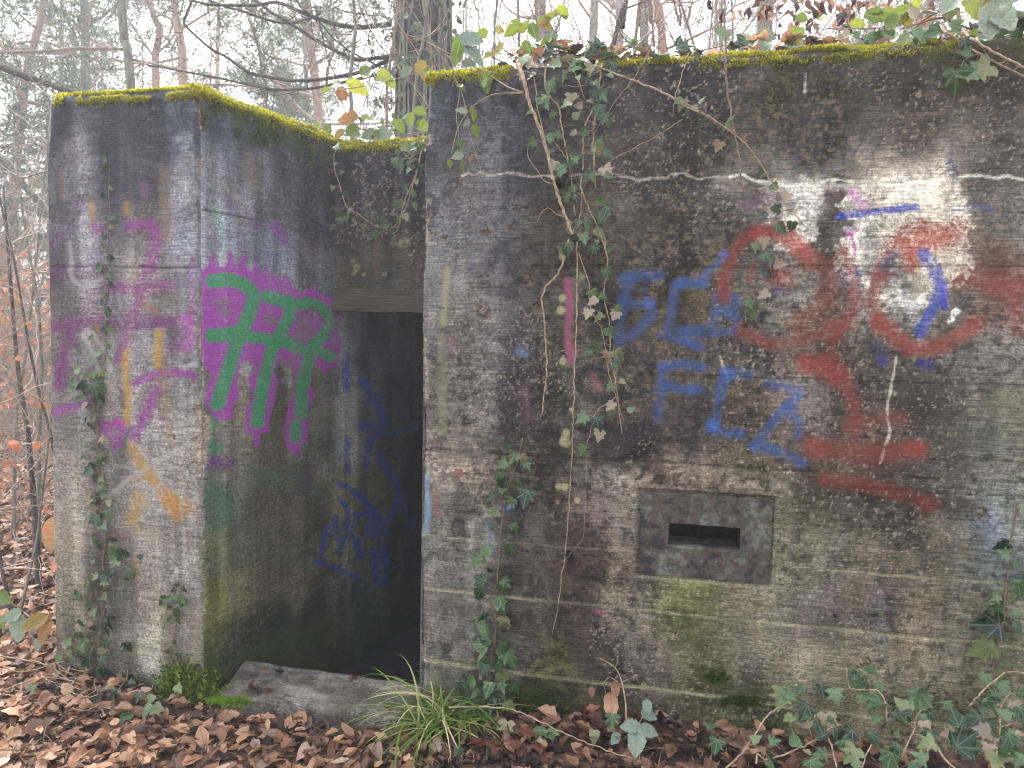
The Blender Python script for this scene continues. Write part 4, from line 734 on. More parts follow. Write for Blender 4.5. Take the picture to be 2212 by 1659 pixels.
# ---- wall over the door, with its timber lintel
OB = O + NB*N; ZL = Buv(800, 625)[1]; ub0 = Buv(690, 500)[0]; ug2 = graded([(ub0, 0.006), 0.3]); vg2 = graded([(ZL-0.05, 0.006), HB]); dg2 = graded([(0, 0.006), (0.05, 0.1), 2.4])
make_block('wall_over_door', [
    (lat(OB, U, ug2, Z, vg2), ab(ug2, vg2), paint_back, False, N),
    (lat(OB+HB*Z, U, ug2, -N, dg2), ab(ug2, dg2), painter_plain((84, 80, 70), 832, 1.0, 0.8), False, Z),
    (lat(OB+(ZL-0.05)*Z, U, ug2, -N, dg2), ab(ug2, dg2), painter_plain((70, 70, 70), 833), True, -Z)],
    [plane_of(OB, N)], bunker, BL, M['concrete'], top=HB)
a = Acc(); zl0 = Buv(830, 674)[1]; hb = (ZL-zl0)/2; mu = ub0+0.28
nseg = 26; us = np.linspace(ub0-0.02, 0.08, nseg); Vl = []
rngl = np.random.default_rng(3)
for k, u in enumerate(us):
    w = rngl.normal(0, 0.0016, 4)
    for dn, zz, j in ((0.022, zl0+w[0], 0), (0.024, zl0+0.006, 1), (0.022, ZL-0.006+w[1], 2), (0.016, ZL+w[2], 3), (-0.14, ZL, 4), (-0.14, zl0, 5)):
        Vl.append(OB+u*U+(dn+w[3]*0.6)*N+zz*Z)
Ql = [(k*6+j, k*6+(j+1) % 6, (k+1)*6+(j+1) % 6, (k+1)*6+j) for k in range(nseg-1) for j in range(6)]
a.add(Vl, Ql, [(0, 1, 2), (0, 2, 3), (0, 3, 4), (0, 4, 5)]); a.build('lintel', M['lintel'], bunker, BL, False)
# passage: end wall, ceiling and sunken floor
a = Acc(); pm = painter_plain((60, 60, 60), 841)
def slab_part(name, c, ax, ay, az, mat):
    q = Acc(); q.box(c, ax, ay, az); return q.build(name, mat, bunker, BL, False)
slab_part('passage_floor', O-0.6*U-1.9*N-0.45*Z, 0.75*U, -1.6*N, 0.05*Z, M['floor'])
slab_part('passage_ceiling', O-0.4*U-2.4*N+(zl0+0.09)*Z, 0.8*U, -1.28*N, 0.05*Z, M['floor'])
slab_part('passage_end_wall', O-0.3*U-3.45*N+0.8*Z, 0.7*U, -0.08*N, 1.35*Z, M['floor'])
# threshold slab
sz = -0.045
t1, t2, t3, t4 = Gp(478, 1500, sz), Gp(905, 1556, sz), Gp(930, 1482, sz), Gp(530, 1426, sz)
nu, nv = 110, 46; uu = np.linspace(0, 1, nu)[:, None, None]; vv = np.linspace(0, 1.25, nv)[None, :, None]
bl = (t1*(1-uu)+(t2+0.1*(t2-t1))*uu); bk = (t4*(1-uu)+(t3+0.1*(t3-t4))*uu)
vv2 = np.clip(vv, 0.2, 1.2)-0.2
Pt = bl*(1-vv2)+bk*vv2; Pt[:, :, 2] = sz
wob = fbm(np.tile(np.linspace(0, 9, nu)[:, None], (1, nv)), np.tile(np.linspace(0, 4, nv)[None, :], (nu, 1)), 4, 4)-0.5
Pt[:, :, 2] += 0.02*wob; drop = (np.clip(0.2-vv, 0, 0.2)/0.2)[0, :, 0]; drop2 = (np.clip(vv-1.2, 0, 0.05)/0.05)[0, :, 0]
Pt[:, :, 2] -= 0.16*drop[None, :]**1.0 + 0.3*drop2[None, :]
fr = np.array([-(t2-t1)[1], (t2-t1)[0], 0]); fr /= np.linalg.norm(fr); fr = -fr if fr[1] > 0 else fr
Pt += (0.012*np.sin(np.linspace(0, 1, nu)*17)[:, None]+0.03*wob)[:, :, None]*fr[None, None, :]*(vv2 < 0.05)
def paint_slab(ab_):
    f = Face(ab_, Wuv, 900); f.col[:] = lin((116, 110, 102))*1.2; f.weather(0.2, 0.6, 0.5, 0.35)
    k = sstep(0.5, 0.65, fbm(f.x*6, f.y*4, 4, 905)); f.col = f.col*(1-0.5*k[:, None])+0.5*k[:, None]*lin((70, 44, 38))
    f.moss = 0.5*sstep(0.1, 0.0, f.x)+0.45*sstep(0.22, 0.1, f.y)*sstep(0.4, 0.6, fbm(f.x*8, f.y*3, 3, 906)); return f
make_block('threshold_slab', [(Pt, ab(np.linspace(0, 1.1, nu), np.linspace(0, 1.25, nv)*0.5), paint_slab, False, Z)], [], bunker, BL, M['concrete'], None, False)

# ---- steel embrasure plate: ring of four sides round the slit, with a tunnel behind it
plate = None
pa_, pb_ = PLATE_UV; sa, sb = SLIT_UV
a = Acc(); NF = -0.006
def wp(u, v, n): return O+u*U+v*Z+n*N
nx, ny = 56, 40
gx = np.unique(np.concatenate([np.linspace(pa_[0], sa[0], 14), np.linspace(sa[0], sb[0], 28), np.linspace(sb[0], pb_[0], 10)]))
gy = np.unique(np.concatenate([np.linspace(pb_[1], sb[1], 14), np.linspace(sb[1], sa[1], 9), np.linspace(sa[1], pa_[1], 10)]))
GX, GY = np.meshgrid(gx, gy, indexing='ij')
wv = 0.003*(fbm(GX*9, GY*9, 3, 77)-0.5)*2
jag = 0.006*(fbm(GX*25, GY*25, 3, 78)-0.5)
ex = np.where((GX <= pa_[0]+1e-6) | (GX >= pb_[0]-1e-6), 1, 0); ey = np.where((GY <= pb_[1]+1e-6) | (GY >= pa_[1]-1e-6), 1, 0)
PP = O + (GX+jag*ex)[..., None]*U + (GY+jag*ey)[..., None]*Z + (NF+wv)[..., None]*N
q = gquads(len(gx), len(gy)); ctr = np.stack([GX, GY], -1).reshape(-1, 2)[q].mean(1)
inside = (ctr[:, 0] > sa[0]) & (ctr[:, 0] < sb[0]) & (ctr[:, 1] > sb[1]) & (ctr[:, 1] < sa[1])
a.add(PP.reshape(-1, 3), q[~inside])
# outer edge skirt
for (u0, v0), (u1, v1) in (((pa_[0], pa_[1]), (pb_[0], pa_[1])), ((pb_[0], pa_[1]), (pb_[0], pb_[1])), ((pb_[0], pb_[1]), (pa_[0], pb_[1])), ((pa_[0], pb_[1]), (pa_[0], pa_[1]))):
    a.add([wp(u0, v0, NF), wp(u1, v1, NF), wp(u1, v1, -0.05), wp(u0, v0, -0.05)], [(0, 1, 2, 3)])
plate = a.build('embrasure_plate', M['steel'], bunker, BL, False)
def tunnel_side(c0, c1, name='slit_lining'):
    pass
a = Acc(); dpt = 0.16; th = 0.012
for (u0, v0, u1, v1) in ((sa[0], sb[1], sb[0], sb[1]), (sa[0], sa[1], sb[0], sa[1]), (sa[0], sb[1], sa[0], sa[1]), (sb[0], sb[1], sb[0], sa[1])):
    c = wp((u0+u1)/2, (v0+v1)/2, -dpt/2+0.001); off = np.array([0, 0, 0.])
    if abs(v1-v0) < 1e-6: a.box(c+(th/2)*(1 if v0 > 0.5*(sa[1]+sb[1]) else -1)*Z, (abs(u1-u0)/2+th)*U, (dpt/2)*N, (th/2)*Z)
    else: a.box(c+(th/2)*(1 if u0 > 0.5*(sa[0]+sb[0]) else -1)*U, (th/2)*U, (dpt/2)*N, (abs(v1-v0)/2)*Z)
lin_ = a.build('slit_lining', M['steel'], plate, None, False); lin_.matrix_parent_inverse = Matrix.Identity(4); lin_.data.transform(Matrix.Translation(-Vector(BL)))
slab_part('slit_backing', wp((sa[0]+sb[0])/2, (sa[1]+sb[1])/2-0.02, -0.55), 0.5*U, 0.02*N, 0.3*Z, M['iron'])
# ---- iron pipe stub
pb0 = Wp(1222, 374, -0.05); pb1 = Wp(1207, 397, 0.085)
ax_ = (pb1-pb0)/np.linalg.norm(pb1-pb0); a = Acc(); ro, ri = 0.024, 0.019
t_ = np.array([pb0, (pb0+pb1)/2, pb1]); a.tube(t_, ro, 18, cap=False); a.tube(np.array([pb1+ax_*0.0005, pb0]), ri, 18, cap=False)
e1 = np.cross(ax_, Z); e1 /= np.linalg.norm(e1); e2 = np.cross(ax_, e1); th_ = np.arange(18)/18*2*math.pi
ro_ = pb1+ro*(np.cos(th_)[:, None]*e1+np.sin(th_)[:, None]*e2); ri_ = pb1+ax_*0.0005+ri*(np.cos(th_)[:, None]*e1+np.sin(th_)[:, None]*e2)
a.add(np.concatenate([ro_, ri_]), [(k, (k+1) % 18, 18+(k+1) % 18, 18+k) for k in range(18)])
a.add([pb0+ax_*0.03+ri*(math.cos(x)*e1+math.sin(x)*e2) for x in th_], None, [(0, k, k+1) for k in range(1, 17)])
pipe = a.build('drain_pipe', M['iron'], bunker, BL, False); tagp(pipe, 'dark iron pipe stub poking out behind the hanging ivy')
# ================================================================== GROUND AND LEAF LITTER
def to_un(x, y):
    d0 = x-O[0]; d1 = y-O[1]; return d0*U[0]+d1*U[1], d0*N[0]+d1*N[1]
def ground_z(x, y):
    x = np.asarray(x, float); y = np.asarray(y, float)
    u, n = to_un(x, y)
    z = -0.13 + 0.15*sstep(-0.6, 1.4, u) + 0.05*sstep(0.25, 0.0, n)*sstep(0.2, 0.9, u) + 0.03*(fbm(x*1.3, y*1.3, 3, 5)-0.5) + 0.12*(fbm(x*0.25, y*0.25, 3, 6)-0.5)
    z = z - 0.05*sstep(0.3, 1.6, n) + 0.02*np.clip(y-6, 0, 60)
    return z
def ground_cut(x, y):
    u, n = to_un(np.asarray(x, float), np.asarray(y, float)); return (n < -0.22) & (n > -3.75) & (u > UL+0.15) & (u < 4.9)
gx = np.unique(np.concatenate([np.linspace(-110, -12, 24), np.linspace(-12, -3.2, 45), np.linspace(-3.2, 3.4, 190), np.linspace(3.4, 12, 30), np.linspace(12, 110, 24)]))
gy = np.unique(np.concatenate([np.linspace(-50, -3, 14), np.linspace(-3, 2, 26), np.linspace(2, 4.6, 80), np.linspace(4.6, 16, 60), np.linspace(16, 110, 34)]))
GX, GY = np.meshgrid(gx, gy, indexing='ij'); GZ = ground_z(GX, GY) + 0.012*(fbm(GX*9, GY*9, 3, 8)-0.5)
GZ = np.where(ground_cut(GX, GY), -0.75, GZ)
tg = NT('leafy_forest_soil'); v = tg.coords()
n1 = tg.noise(v, 9, 6, 0.65); vo = tg.n('ShaderNodeTexVoronoi'); vo.inputs['Scale'].default_value = 14; tg.l(v, vo.inputs['Vector'])
sepv = tg.n('ShaderNodeSeparateColor'); tg.l(vo.outputs['Color'], sepv.inputs[0])
cl_ = tg.ramp(sepv.outputs[0], [(0, lin((76, 56, 48))), (0.4, lin((140, 104, 84))), (0.75, lin((190, 150, 126))), (1, lin((104, 80, 68)))])
cl_ = tg.mix(0.8, cl_, tg.ramp(n1, [(0.3, (0.25,)*3), (0.65, (1.1,)*3)]), 'MULTIPLY')
near_ = tg.mix(tg.ramp(n1, [(0.45, (0,)*3), (0.62, (1,)*3)]), lin((52, 38, 30)), cl_)
bs = tg.n('ShaderNodeBsdfPrincipled'); bs.inputs['Roughness'].default_value = 0.95; tg.l(near_, bs.inputs['Base Color'])
bp_ = tg.n('ShaderNodeBump'); bp_.inputs['Strength'].default_value = 0.8; bp_.inputs['Distance'].default_value = 0.02; tg.l(vo.outputs['Distance'], bp_.inputs['Height']); tg.l(bp_.outputs[0], bs.inputs['Normal'])
M['ground'] = tg.finish(bs.outputs[0])
gr = mesh_np('ground', np.stack([GX, GY, GZ], -1).reshape(-1, 3), gquads(len(gx), len(gy)), M['ground'], None, None, True); gr['kind'] = 'structure'
# earth heaped on the roof, behind the front edge
ru = np.linspace(0.15, 4.8, 70); rn = np.concatenate([np.linspace(0.10, 0.6, 14), np.linspace(0.8, 3.2, 14)])
RU, RN = np.meshgrid(ru, rn, indexing='ij')
RZ = H + 0.01 + 0.22*sstep(0.1, 1.2, RN)*(0.25+0.75*sstep(0.6, 2.4, RU)) + 0.07*(fbm(RU*3, RN*3, 3, 44)-0.5) - 0.06*sstep(0.16, 0.1, RN)
def roof_z(u, n): return H + 0.015 + 0.22*sstep(0.1, 1.2, n)*(0.25+0.75*sstep(0.6, 2.4, u))
re = mesh_np('roof_earth', (O+RU[..., None]*U-RN[..., None]*N+RZ[..., None]*Z*1.0-np.array([0, 0, 0])).reshape(-1, 3), gquads(len(ru), len(rn)), M['ground'], None, None, True); re['kind'] = 'structure'

def beech_geo(rng, curl=1.0, serr=0.0, wid=0.31, rows=8):
    ys = np.linspace(0, 1, rows); V = []; uv = []
    cx = rng.uniform(-0.5, 1.1)*curl; cl = rng.uniform(-0.7, 0.9)*curl; tw = rng.uniform(-0.7, 0.7)*curl; fold = rng.uniform(0, 0.5)*curl
    for k, y in enumerate(ys):
        w = wid*math.sin(math.pi*min(1, y**0.85))**0.8*(1-0.15*y); w = max(w, 0.004)
        if serr: w *= 1+serr*(1 if k % 2 else -1)
        for sx in (-1, 0, 1):
            x = sx*w*(1+rng.uniform(-0.14, 0.14)); z = cx*x*x*2.2+fold*abs(x)*0.8 + cl*(y-0.5)**2*0.9 + tw*x*(y-0.5) + rng.uniform(-0.03, 0.03)*(0.4+0.6*curl)+0.022*math.sin(k*2.4+cx*3)*abs(sx)
            V.append((x, y, z)); uv.append((sx*w, y))
    Q = [(k*3+j, k*3+j+1, k*3+4+j, k*3+3+j) for k in range(rows-1) for j in range(2)]
    return np.array(V), np.array(Q), np.array(uv)
def ivy_geo(rng, kind=0):
    prof = [[(0.16, -0.13), (0.40, -0.10), (0.56, 0.06), (0.38, 0.20), (0.34, 0.30), (0.55, 0.52), (0.28, 0.50), (0.17, 0.72), (0.0, 1.02)],
            [(0.20, -0.10), (0.42, -0.02), (0.50, 0.14), (0.37, 0.26), (0.40, 0.36), (0.44, 0.50), (0.27, 0.56), (0.14, 0.78), (0.0, 0.98)],
            [(0.18, -0.06), (0.34, 0.0), (0.42, 0.14), (0.36, 0.28), (0.34, 0.40), (0.30, 0.52), (0.22, 0.64), (0.12, 0.82), (0.0, 0.98)]][kind]
    mid = [0.0, 0.0, 0.08, 0.2, 0.3, 0.44, 0.52, 0.74, 1.0]; V = []; uv = []
    cup = rng.uniform(-0.25, 0.45); bend = rng.uniform(-0.5, 0.3); tw = rng.uniform(-0.4, 0.4); sides = []
    def put(x, y):
        V.append((x, y, cup*x*x*1.4+0.22*abs(x)+bend*(y-0.2)**2*0.7+tw*x*y)); uv.append((x, y)); return len(V)-1
    midi = [put(0, m) for m in mid]
    F = []
    for sx in (-1, 1):
        o = [put(sx*px*(1+rng.uniform(-0.08, 0.08)), py+rng.uniform(-0.02, 0.02)) for px, py in prof[:-1]]+[midi[-1]]
        for k in range(8):
            f = [(midi[k], o[k], o[k+1]), (midi[k], o[k+1], midi[k+1])]
            for t in f:
                if len(set(t)) == 3: F.append(t if sx > 0 else t[::-1])
    return np.array(V), np.array(F), np.array(uv)
def leaf_mesh(name, V, F, uv, mat):
    o = mesh_np(name, V, F, mat, None, None, True, None, uv); me = o.data; COL.objects.unlink(o); bpy.data.objects.remove(o); return me
LR = np.random.default_rng(21)
beech_g = [beech_geo(LR, c) for c in (0.3, 0.5, 0.7, 0.9, 1.2, 1.6, 0.5, 2.0)]
ivy_g = [ivy_geo(LR, k % 3 if k % 4 else 0) for k in range(9)]
bram_g = [beech_geo(LR, 0.6, 0.06, 0.34, 13) for k in range(6)]
IVY = [leaf_mesh('ivy_leaf', *g, M['ivy']) for g in ivy_g]; IVYD = [leaf_mesh('dry_ivy_leaf', *g, M['ivy_dry']) for g in ivy_g[:4]]
BEECH = [leaf_mesh('beech_leaf', *g, M['beech']) for g in beech_g]; BEECHW = [leaf_mesh('wet_beech_leaf', *g, M['beech_wet']) for g in beech_g]
ORANGE = [leaf_mesh('orange_leaf', *g, M['beech_orange']) for g in beech_g[:5]]
BRAM = [leaf_mesh('bramble_leaflet', *g, M['bramble']) for g in bram_g]; BRAMG = [leaf_mesh('grey_bramble_leaflet', *g, M['bramble_grey']) for g in bram_g]
def basis(normal, tip):
    z = np.asarray(normal, float); z = z/np.linalg.norm(z); y = np.asarray(tip, float); y = y-(y@z)*z
    y = y/(np.linalg.norm(y)+1e-9); x = np.cross(y, z); return np.stack([x, y, z], 1)
def place_leaf(me, name, parent, loc, pos, normal, tip, size):
    o = bpy.data.objects.new(name, me); link(o, parent)
    m = Matrix(basis(normal, tip).tolist()).to_4x4()
    o.rotation_euler = m.to_euler(); p = np.asarray(pos)-(np.asarray(loc) if loc is not None else 0)
    o.location = Vector(p); o.scale = (size,)*3; return o
def bake(geos, items, name, mat, parent=None, loc=None):
    """many small leaves joined into one mass; items: (geo index, pos, basis, size, rnd)"""
    Vs, Fs, Rs, UVs, off = [], [], [], [], 0
    for g, pos, B, s, r in items:
        V, F, uv = geos[g]; Vs.append((V*s) @ B.T + pos); Fs.append(F+off); off += len(V); Rs.append(np.full(len(V), r)); UVs.append(uv)
    return mesh_np(name, np.concatenate(Vs), np.concatenate(Fs), mat, parent, loc, True, dict(rnd=np.concatenate(Rs)), np.concatenate(UVs))
def rdir(rng, tilt):
    a = rng.uniform(0, 2*math.pi); t = abs(rng.normal(0, tilt)); return np.array([math.sin(t)*math.cos(a), math.sin(t)*math.sin(a), math.cos(t)])
def rh(rng): a = rng.uniform(0, 2*math.pi); return np.array([math.cos(a), math.sin(a), rng.normal(0, 0.25)])
# nearest 300 leaves, each its own
rng = np.random.default_rng(99); cnt = 0; tries = 0
while cnt < 300 and tries < 8000:
    tries += 1
    px_, py_ = rng.uniform(-20, 2230), 1500+170*rng.random()**0.8
    P = Gp(px_, py_, -0.10); u, n = to_un(P[0], P[1])
    P[2] = float(ground_z(P[0], P[1]))+rng.uniform(0.015, 0.05)
    if n < 0.05 or n > 0.9: continue
    if n < 0.16 and -1.05 < u < 0.05: continue
    wet = u > -0.05+rng.normal(0, 0.25)
    s = rng.uniform(0.045, 0.105)
    o = place_leaf((BEECHW if wet and rng.random() < 0.75 else BEECH)[rng.integers(8)], 'fallen_leaf', None, None, P, rdir(rng, 0.5), rh(rng), s)
    if o.data in BEECHW: tagp(o, 'glossy dark brown wet beech leaf lying in the litter under the right wall', 'leaf', 'wet beech leaves below the front wall')
    else: tagp(o, 'dry tan brown curled beech leaf lying on top of the litter', 'leaf', 'dry beech leaves on the ground')
    cnt += 1
items = []
def scatter(n, fx, fy, s0, s1, zoff=0.03, tilt=0.45, nmin=0.03):
    k = 0; X = fx(n); Y = fy(n)
    Zg = ground_z(X, Y); cut = ground_cut(X, Y); uu, nn = to_un(X, Y)
    for x, y, z, c, u, nq in zip(X, Y, Zg, cut, uu, nn):
        if c or (nq < nmin and UL < u < 5 and nq > -3.4): continue
        if UC-0.1 < u < 0.03 and nq < 0.12 and nq > -1: continue
        items.append((rng.integers(8), np.array([x, y, z+rng.uniform(0, zoff)]), basis(rdir(rng, tilt), rh(rng)), rng.uniform(s0, s1), min(1, max(0, rng.random()*(0.5 if u > 0 and nq < 1.2 else 1)))))
scatter(7600, lambda n: rng.uniform(-3.2, 3.2, n), lambda n: rng.uniform(2.35, 4.3, n), 0.035, 0.10)
scatter(2200, lambda n: rng.uniform(-9.5, -1.85, n), lambda n: 2.2+13*rng.random(n)**1.5, 0.06, 0.10)
yw_ = 3.4+10.5*rng.random(6200)**1.25; xw_ = -yw_*rng.uniform(0.50, 0.74, 6200)
scatter(6200, lambda n: xw_, lambda n: yw_, 0.065, 0.11, 0.05)
scatter(1500, lambda n: rng.uniform(-5, 5, n), lambda n: rng.uniform(-2, 2.4, n), 0.06, 0.10)
for _ in range(5200):
    x, y = rng.uniform(-3.2, 3.2), rng.uniform(2.35, 4.2); u_, n_ = to_un(x, y)
    if n_ < 0.03 or (UC-0.1 < u_ < 0.03 and n_ < 0.12): continue
    items.append((rng.integers(8), np.array([x, y, float(ground_z(x, y))+rng.uniform(0.0, 0.05)]), basis(rdir(rng, 0.6), rh(rng))*np.array([rng.uniform(0.25, 0.9), 1, 1]), rng.uniform(0.018, 0.04), rng.random()*0.5))
lit = bake(beech_g, items, 'leaf_litter', M['beech_stuff']); tagp(lit, 'thick bed of fallen brown beech leaves covering the forest floor', 'leaf litter', None, 'stuff')
items = []
for _ in range(700):
    u, n = rng.uniform(0.3, 4.6), 0.06+1.6*rng.random()**1.7
    P = O+u*U-n*N; P[2] = roof_z(u, n)+rng.uniform(0.0, 0.05)
    items.append((rng.integers(8), P, basis(rdir(rng, 0.6), rh(rng)), rng.uniform(0.06, 0.10), rng.random()))
for _ in range(40):
    u, n = rng.uniform(UC+0.3, 0.0), -NB+rng.uniform(0.08, 0.6); P = O+u*U-n*N; P[2] = HB+rng.uniform(0.0, 0.05)
    items.append((rng.integers(8), P, basis(rdir(rng, 0.6), rh(rng)), rng.uniform(0.06, 0.09), rng.random()))
lit2 = bake(beech_g, items, 'roof_leaf_litter', M['beech_stuff']); tagp(lit2, 'brown leaves gathered on top of the bunker roof among ivy', 'leaf litter', None, 'stuff')
# leaves and crumbs blown onto the threshold
for (x, y), s in zip(((577, 1455), (592, 1449), (548, 1475), (560, 1492), (665, 1462), (770, 1462), (577, 1488), (835, 1525)), (0.05, 0.06, 0.06, 0.07, 0.035, 0.045, 0.03, 0.05)):
    P = Gp(x, y, sz+0.012); o = place_leaf(BEECHW[rng.integers(8)], 'fallen_leaf', None, None, P, rdir(rng, 0.3), rh(rng), s)
    tagp(o, 'small dark leaf lying on the concrete threshold of the doorway', 'leaf', 'leaves on the door threshold')

a = Acc()
for _ in range(260):
    x, y = rng.uniform(-3.0, 3.0), rng.uniform(2.5, 4.0); u_, n_ = to_un(x, y)
    if n_ < 0.08 or (UC-0.1 < u_ < 0.03 and n_ < 0.14): continue
    z_ = float(ground_z(x, y))+rng.uniform(0.03, 0.055); an_ = rng.uniform(0, 6.28); L_ = rng.uniform(0.05, 0.2); d_ = np.array([math.cos(an_), math.sin(an_), rng.normal(0, 0.1)])
    p_ = np.array([x, y, z_]); a.tube(np.array([p_, p_+d_*L_*0.5+rng.normal(0, 0.008, 3), p_+d_*L_]), [0.0022, 0.0018, 0.001], 4)
tagp(a.build('twig_litter', M['stem_brown'], None), 'small broken twigs scattered over the fallen leaves', 'twigs', None, 'stuff')
# ================================================================== MOSS
def moss_mass(name, samples, mat, hgt=0.012, parent=bunker, loc=BL, blades=6, wid=0.0036, label=None):
    """samples: list of (pos, normal, strength 0..1)"""
    V, T, R = [], [], []; k = 0; r = np.random.default_rng(len(samples))
    for p, nn, st in samples:
        base = 0.3+0.55*st*r.random()+0.2*r.random()
        for b in range(blades):
            d = nn*0.8+r.normal(0, 0.55, 3)+np.array([0, 0, 0.35]); d /= np.linalg.norm(d)
            s = np.cross(d, r.normal(0, 1, 3)); s /= np.linalg.norm(s)+1e-9; h = hgt*(0.5+0.9*r.random())*(0.6+0.6*st)
            q = p+r.normal(0, 0.003, 3)
            V += [q-s*wid, q+s*wid, q+d*h]; T.append((k, k+1, k+2)); R += [base*0.7, base*0.7, min(1, base+0.15)]; k += 3
    o = mesh_np(name, np.array(V), np.array(T), mat, parent, loc, False, dict(rnd=np.array(R))); o['kind'] = 'stuff'
    return o
mr = np.random.default_rng(12)
def top_profile(t, rt=0.06, rr=0.07):
    """t<0: down the face (m); 0..1 round the top edge; >1: back over the roof. Returns (inwards, z, normal_in, normal_z)"""
    if t < 0: return 0.0, H-rt+t, 0.0, 1.0
    if t <= 1:
        a = t*math.pi/2; return rr*(1-math.cos(a)), H-rt+rt*math.sin(a), math.cos(a), math.sin(a)
    return rr+(t-1)*0.3, H, 0.0, 1.0
def moss_strip(n, base, along, inward, a0, a1, dens, tlo, thi, sd):
    out = []
    while len(out) < n:
        s = mr.uniform(a0, a1); t = mr.uniform(tlo, thi)
        f = float(fbm(np.array([s*9.0]), np.array([t*2.2]), 4, sd)[0]); lim = dens(s, t)
        if mr.random() > 0.985: lim = -1
        if f > 1-lim if lim < 1 else False: continue
        if lim <= 0: n -= 0.02; continue
        i, z, nx, nz = top_profile(t); P = base+along*s+inward*i; P = P.copy(); P[2] = z-0.002
        P = P+(-inward*nx+Z*nz)*0.05*max(0.0, f-0.5); out.append((P+mr.normal(0, 0.003, 3), -inward*nx+Z*nz, min(1, 0.3+0.5*(t > 0.2)+0.4*mr.random())))
    return out
def zone(lo, hi, w=0.04): return lambda s: float(sstep(lo-w, lo+w, np.array(s)))*float(1-sstep(hi-w, hi+w, np.array(s)))
za = zone(UL+0.10, UC+0.03)
ms = moss_strip(5200, O, U, -N, UL, UC, lambda s, t: za(s)*(0.35+0.75*float(sstep(0.0, 0.75, np.array(t)))), -0.02, 2.0, 301)
ms += moss_strip(5200, PC, S, -NS, 0.0, 1.15, lambda s, t: 0.25+0.75*float(sstep(0.1, 0.8, np.array(t)))*float(sstep(-0.1, 0.25, np.array(s)) if s < 0.25 else 1), -0.03, 1.9, 302)
moss_mass('yellow_moss_on_wing', ms, M['moss'], 0.010)
ms = moss_strip(2600, OB, U, -N, ub0, 0.02, lambda s, t: 0.2+0.9*float(sstep(0.2, 0.8, np.array(t))), 0.0, 1.8, 303)
ms = [(p-np.array([0, 0, H-HB]), n_, s_) for p, n_, s_ in ms]
moss_mass('yellow_moss_over_door', ms, M['moss'], 0.010)
zb, zc, zd = zone(0.03, 0.33), zone(0.78, 1.22), zone(1.18, 2.05)
ms = moss_strip(9000, O, U, -N, 0.0, 2.4, lambda s, t: zb(s)*(0.3+0.85*float(sstep(0.3, 0.8, np.array(t)))) + 0.62*zc(s)*float(sstep(0.3, 0.9, np.array(t)))+zd(s)*(0.40*float(sstep(-0.05, 0.1, np.array(t)))+0.75*float(sstep(0.2, 0.6, np.array(t)))), -0.02, 1.9, 304)
moss_mass('yellow_moss_on_front_wall', ms, M['moss'], 0.0105)
dk = []
while len(dk) < 2600:
    u = mr.uniform(1.3, 2.5); d = 0.05+0.32*mr.random()**1.6
    if float(fbm(np.array([u*8.0]), np.array([d*11.0]), 4, 310)[0]) < 0.56: continue
    P = O+u*U+0.001*N; P[2] = H-d; dk.append((P, N, 0.3+0.4*mr.random()))
while len(dk) < 3200:
    s = mr.uniform(0.0, 0.8); d = 0.04+0.16*mr.random()**1.6
    if float(fbm(np.array([s*10.0]), np.array([d*12.0]), 4, 311)[0]) < 0.54: continue
    P = PC+s*S+0.001*NS; P[2] = H-d; dk.append((P, NS, 0.5+0.5*mr.random()))
for (cx, cy, rx, ry, num) in ((1160, 1522, 60, 26, 900), (1600, 1514, 45, 9, 350), (1545, 1462, 26, 18, 160)):
    for _ in range(num):
        P = Wp(cx+mr.normal(0, rx*0.5), cy+mr.normal(0, ry*0.5), 0.001); dk.append((P, N, 0.15+0.35*mr.random()))
moss_mass('dark_moss_on_front_wall', dk, M['moss_dark'], 0.010)
ft = []
for _ in range(2400):
    a_ = mr.normal(0, 1); P = Wp(424+mr.normal(0, 26), 1500+mr.normal(0, 26), 0.0)
    P = P+N*(0.02+0.09*mr.random()); zg = float(ground_z(P[0], P[1])); P[2] = zg+0.012+abs(mr.normal(0, 0.06)); ft.append((P, N*0.6+Z*0.6, min(1, 0.35+0.7*mr.random()*(1 if P[2] > zg+0.05 else 0.6))))
for _ in range(500):
    P = Gp(505+mr.normal(0, 20), 1508+mr.normal(0, 5), -0.06); ft.append((P+N*0.02, N+Z*0.5, 0.3+0.5*mr.random()))
moss_mass('moss_clump_at_corner', ft[:1500], M['moss_dark'], 0.016); moss_mass('bright_moss_clump', ft[1500:], M['moss_green'], 0.018)

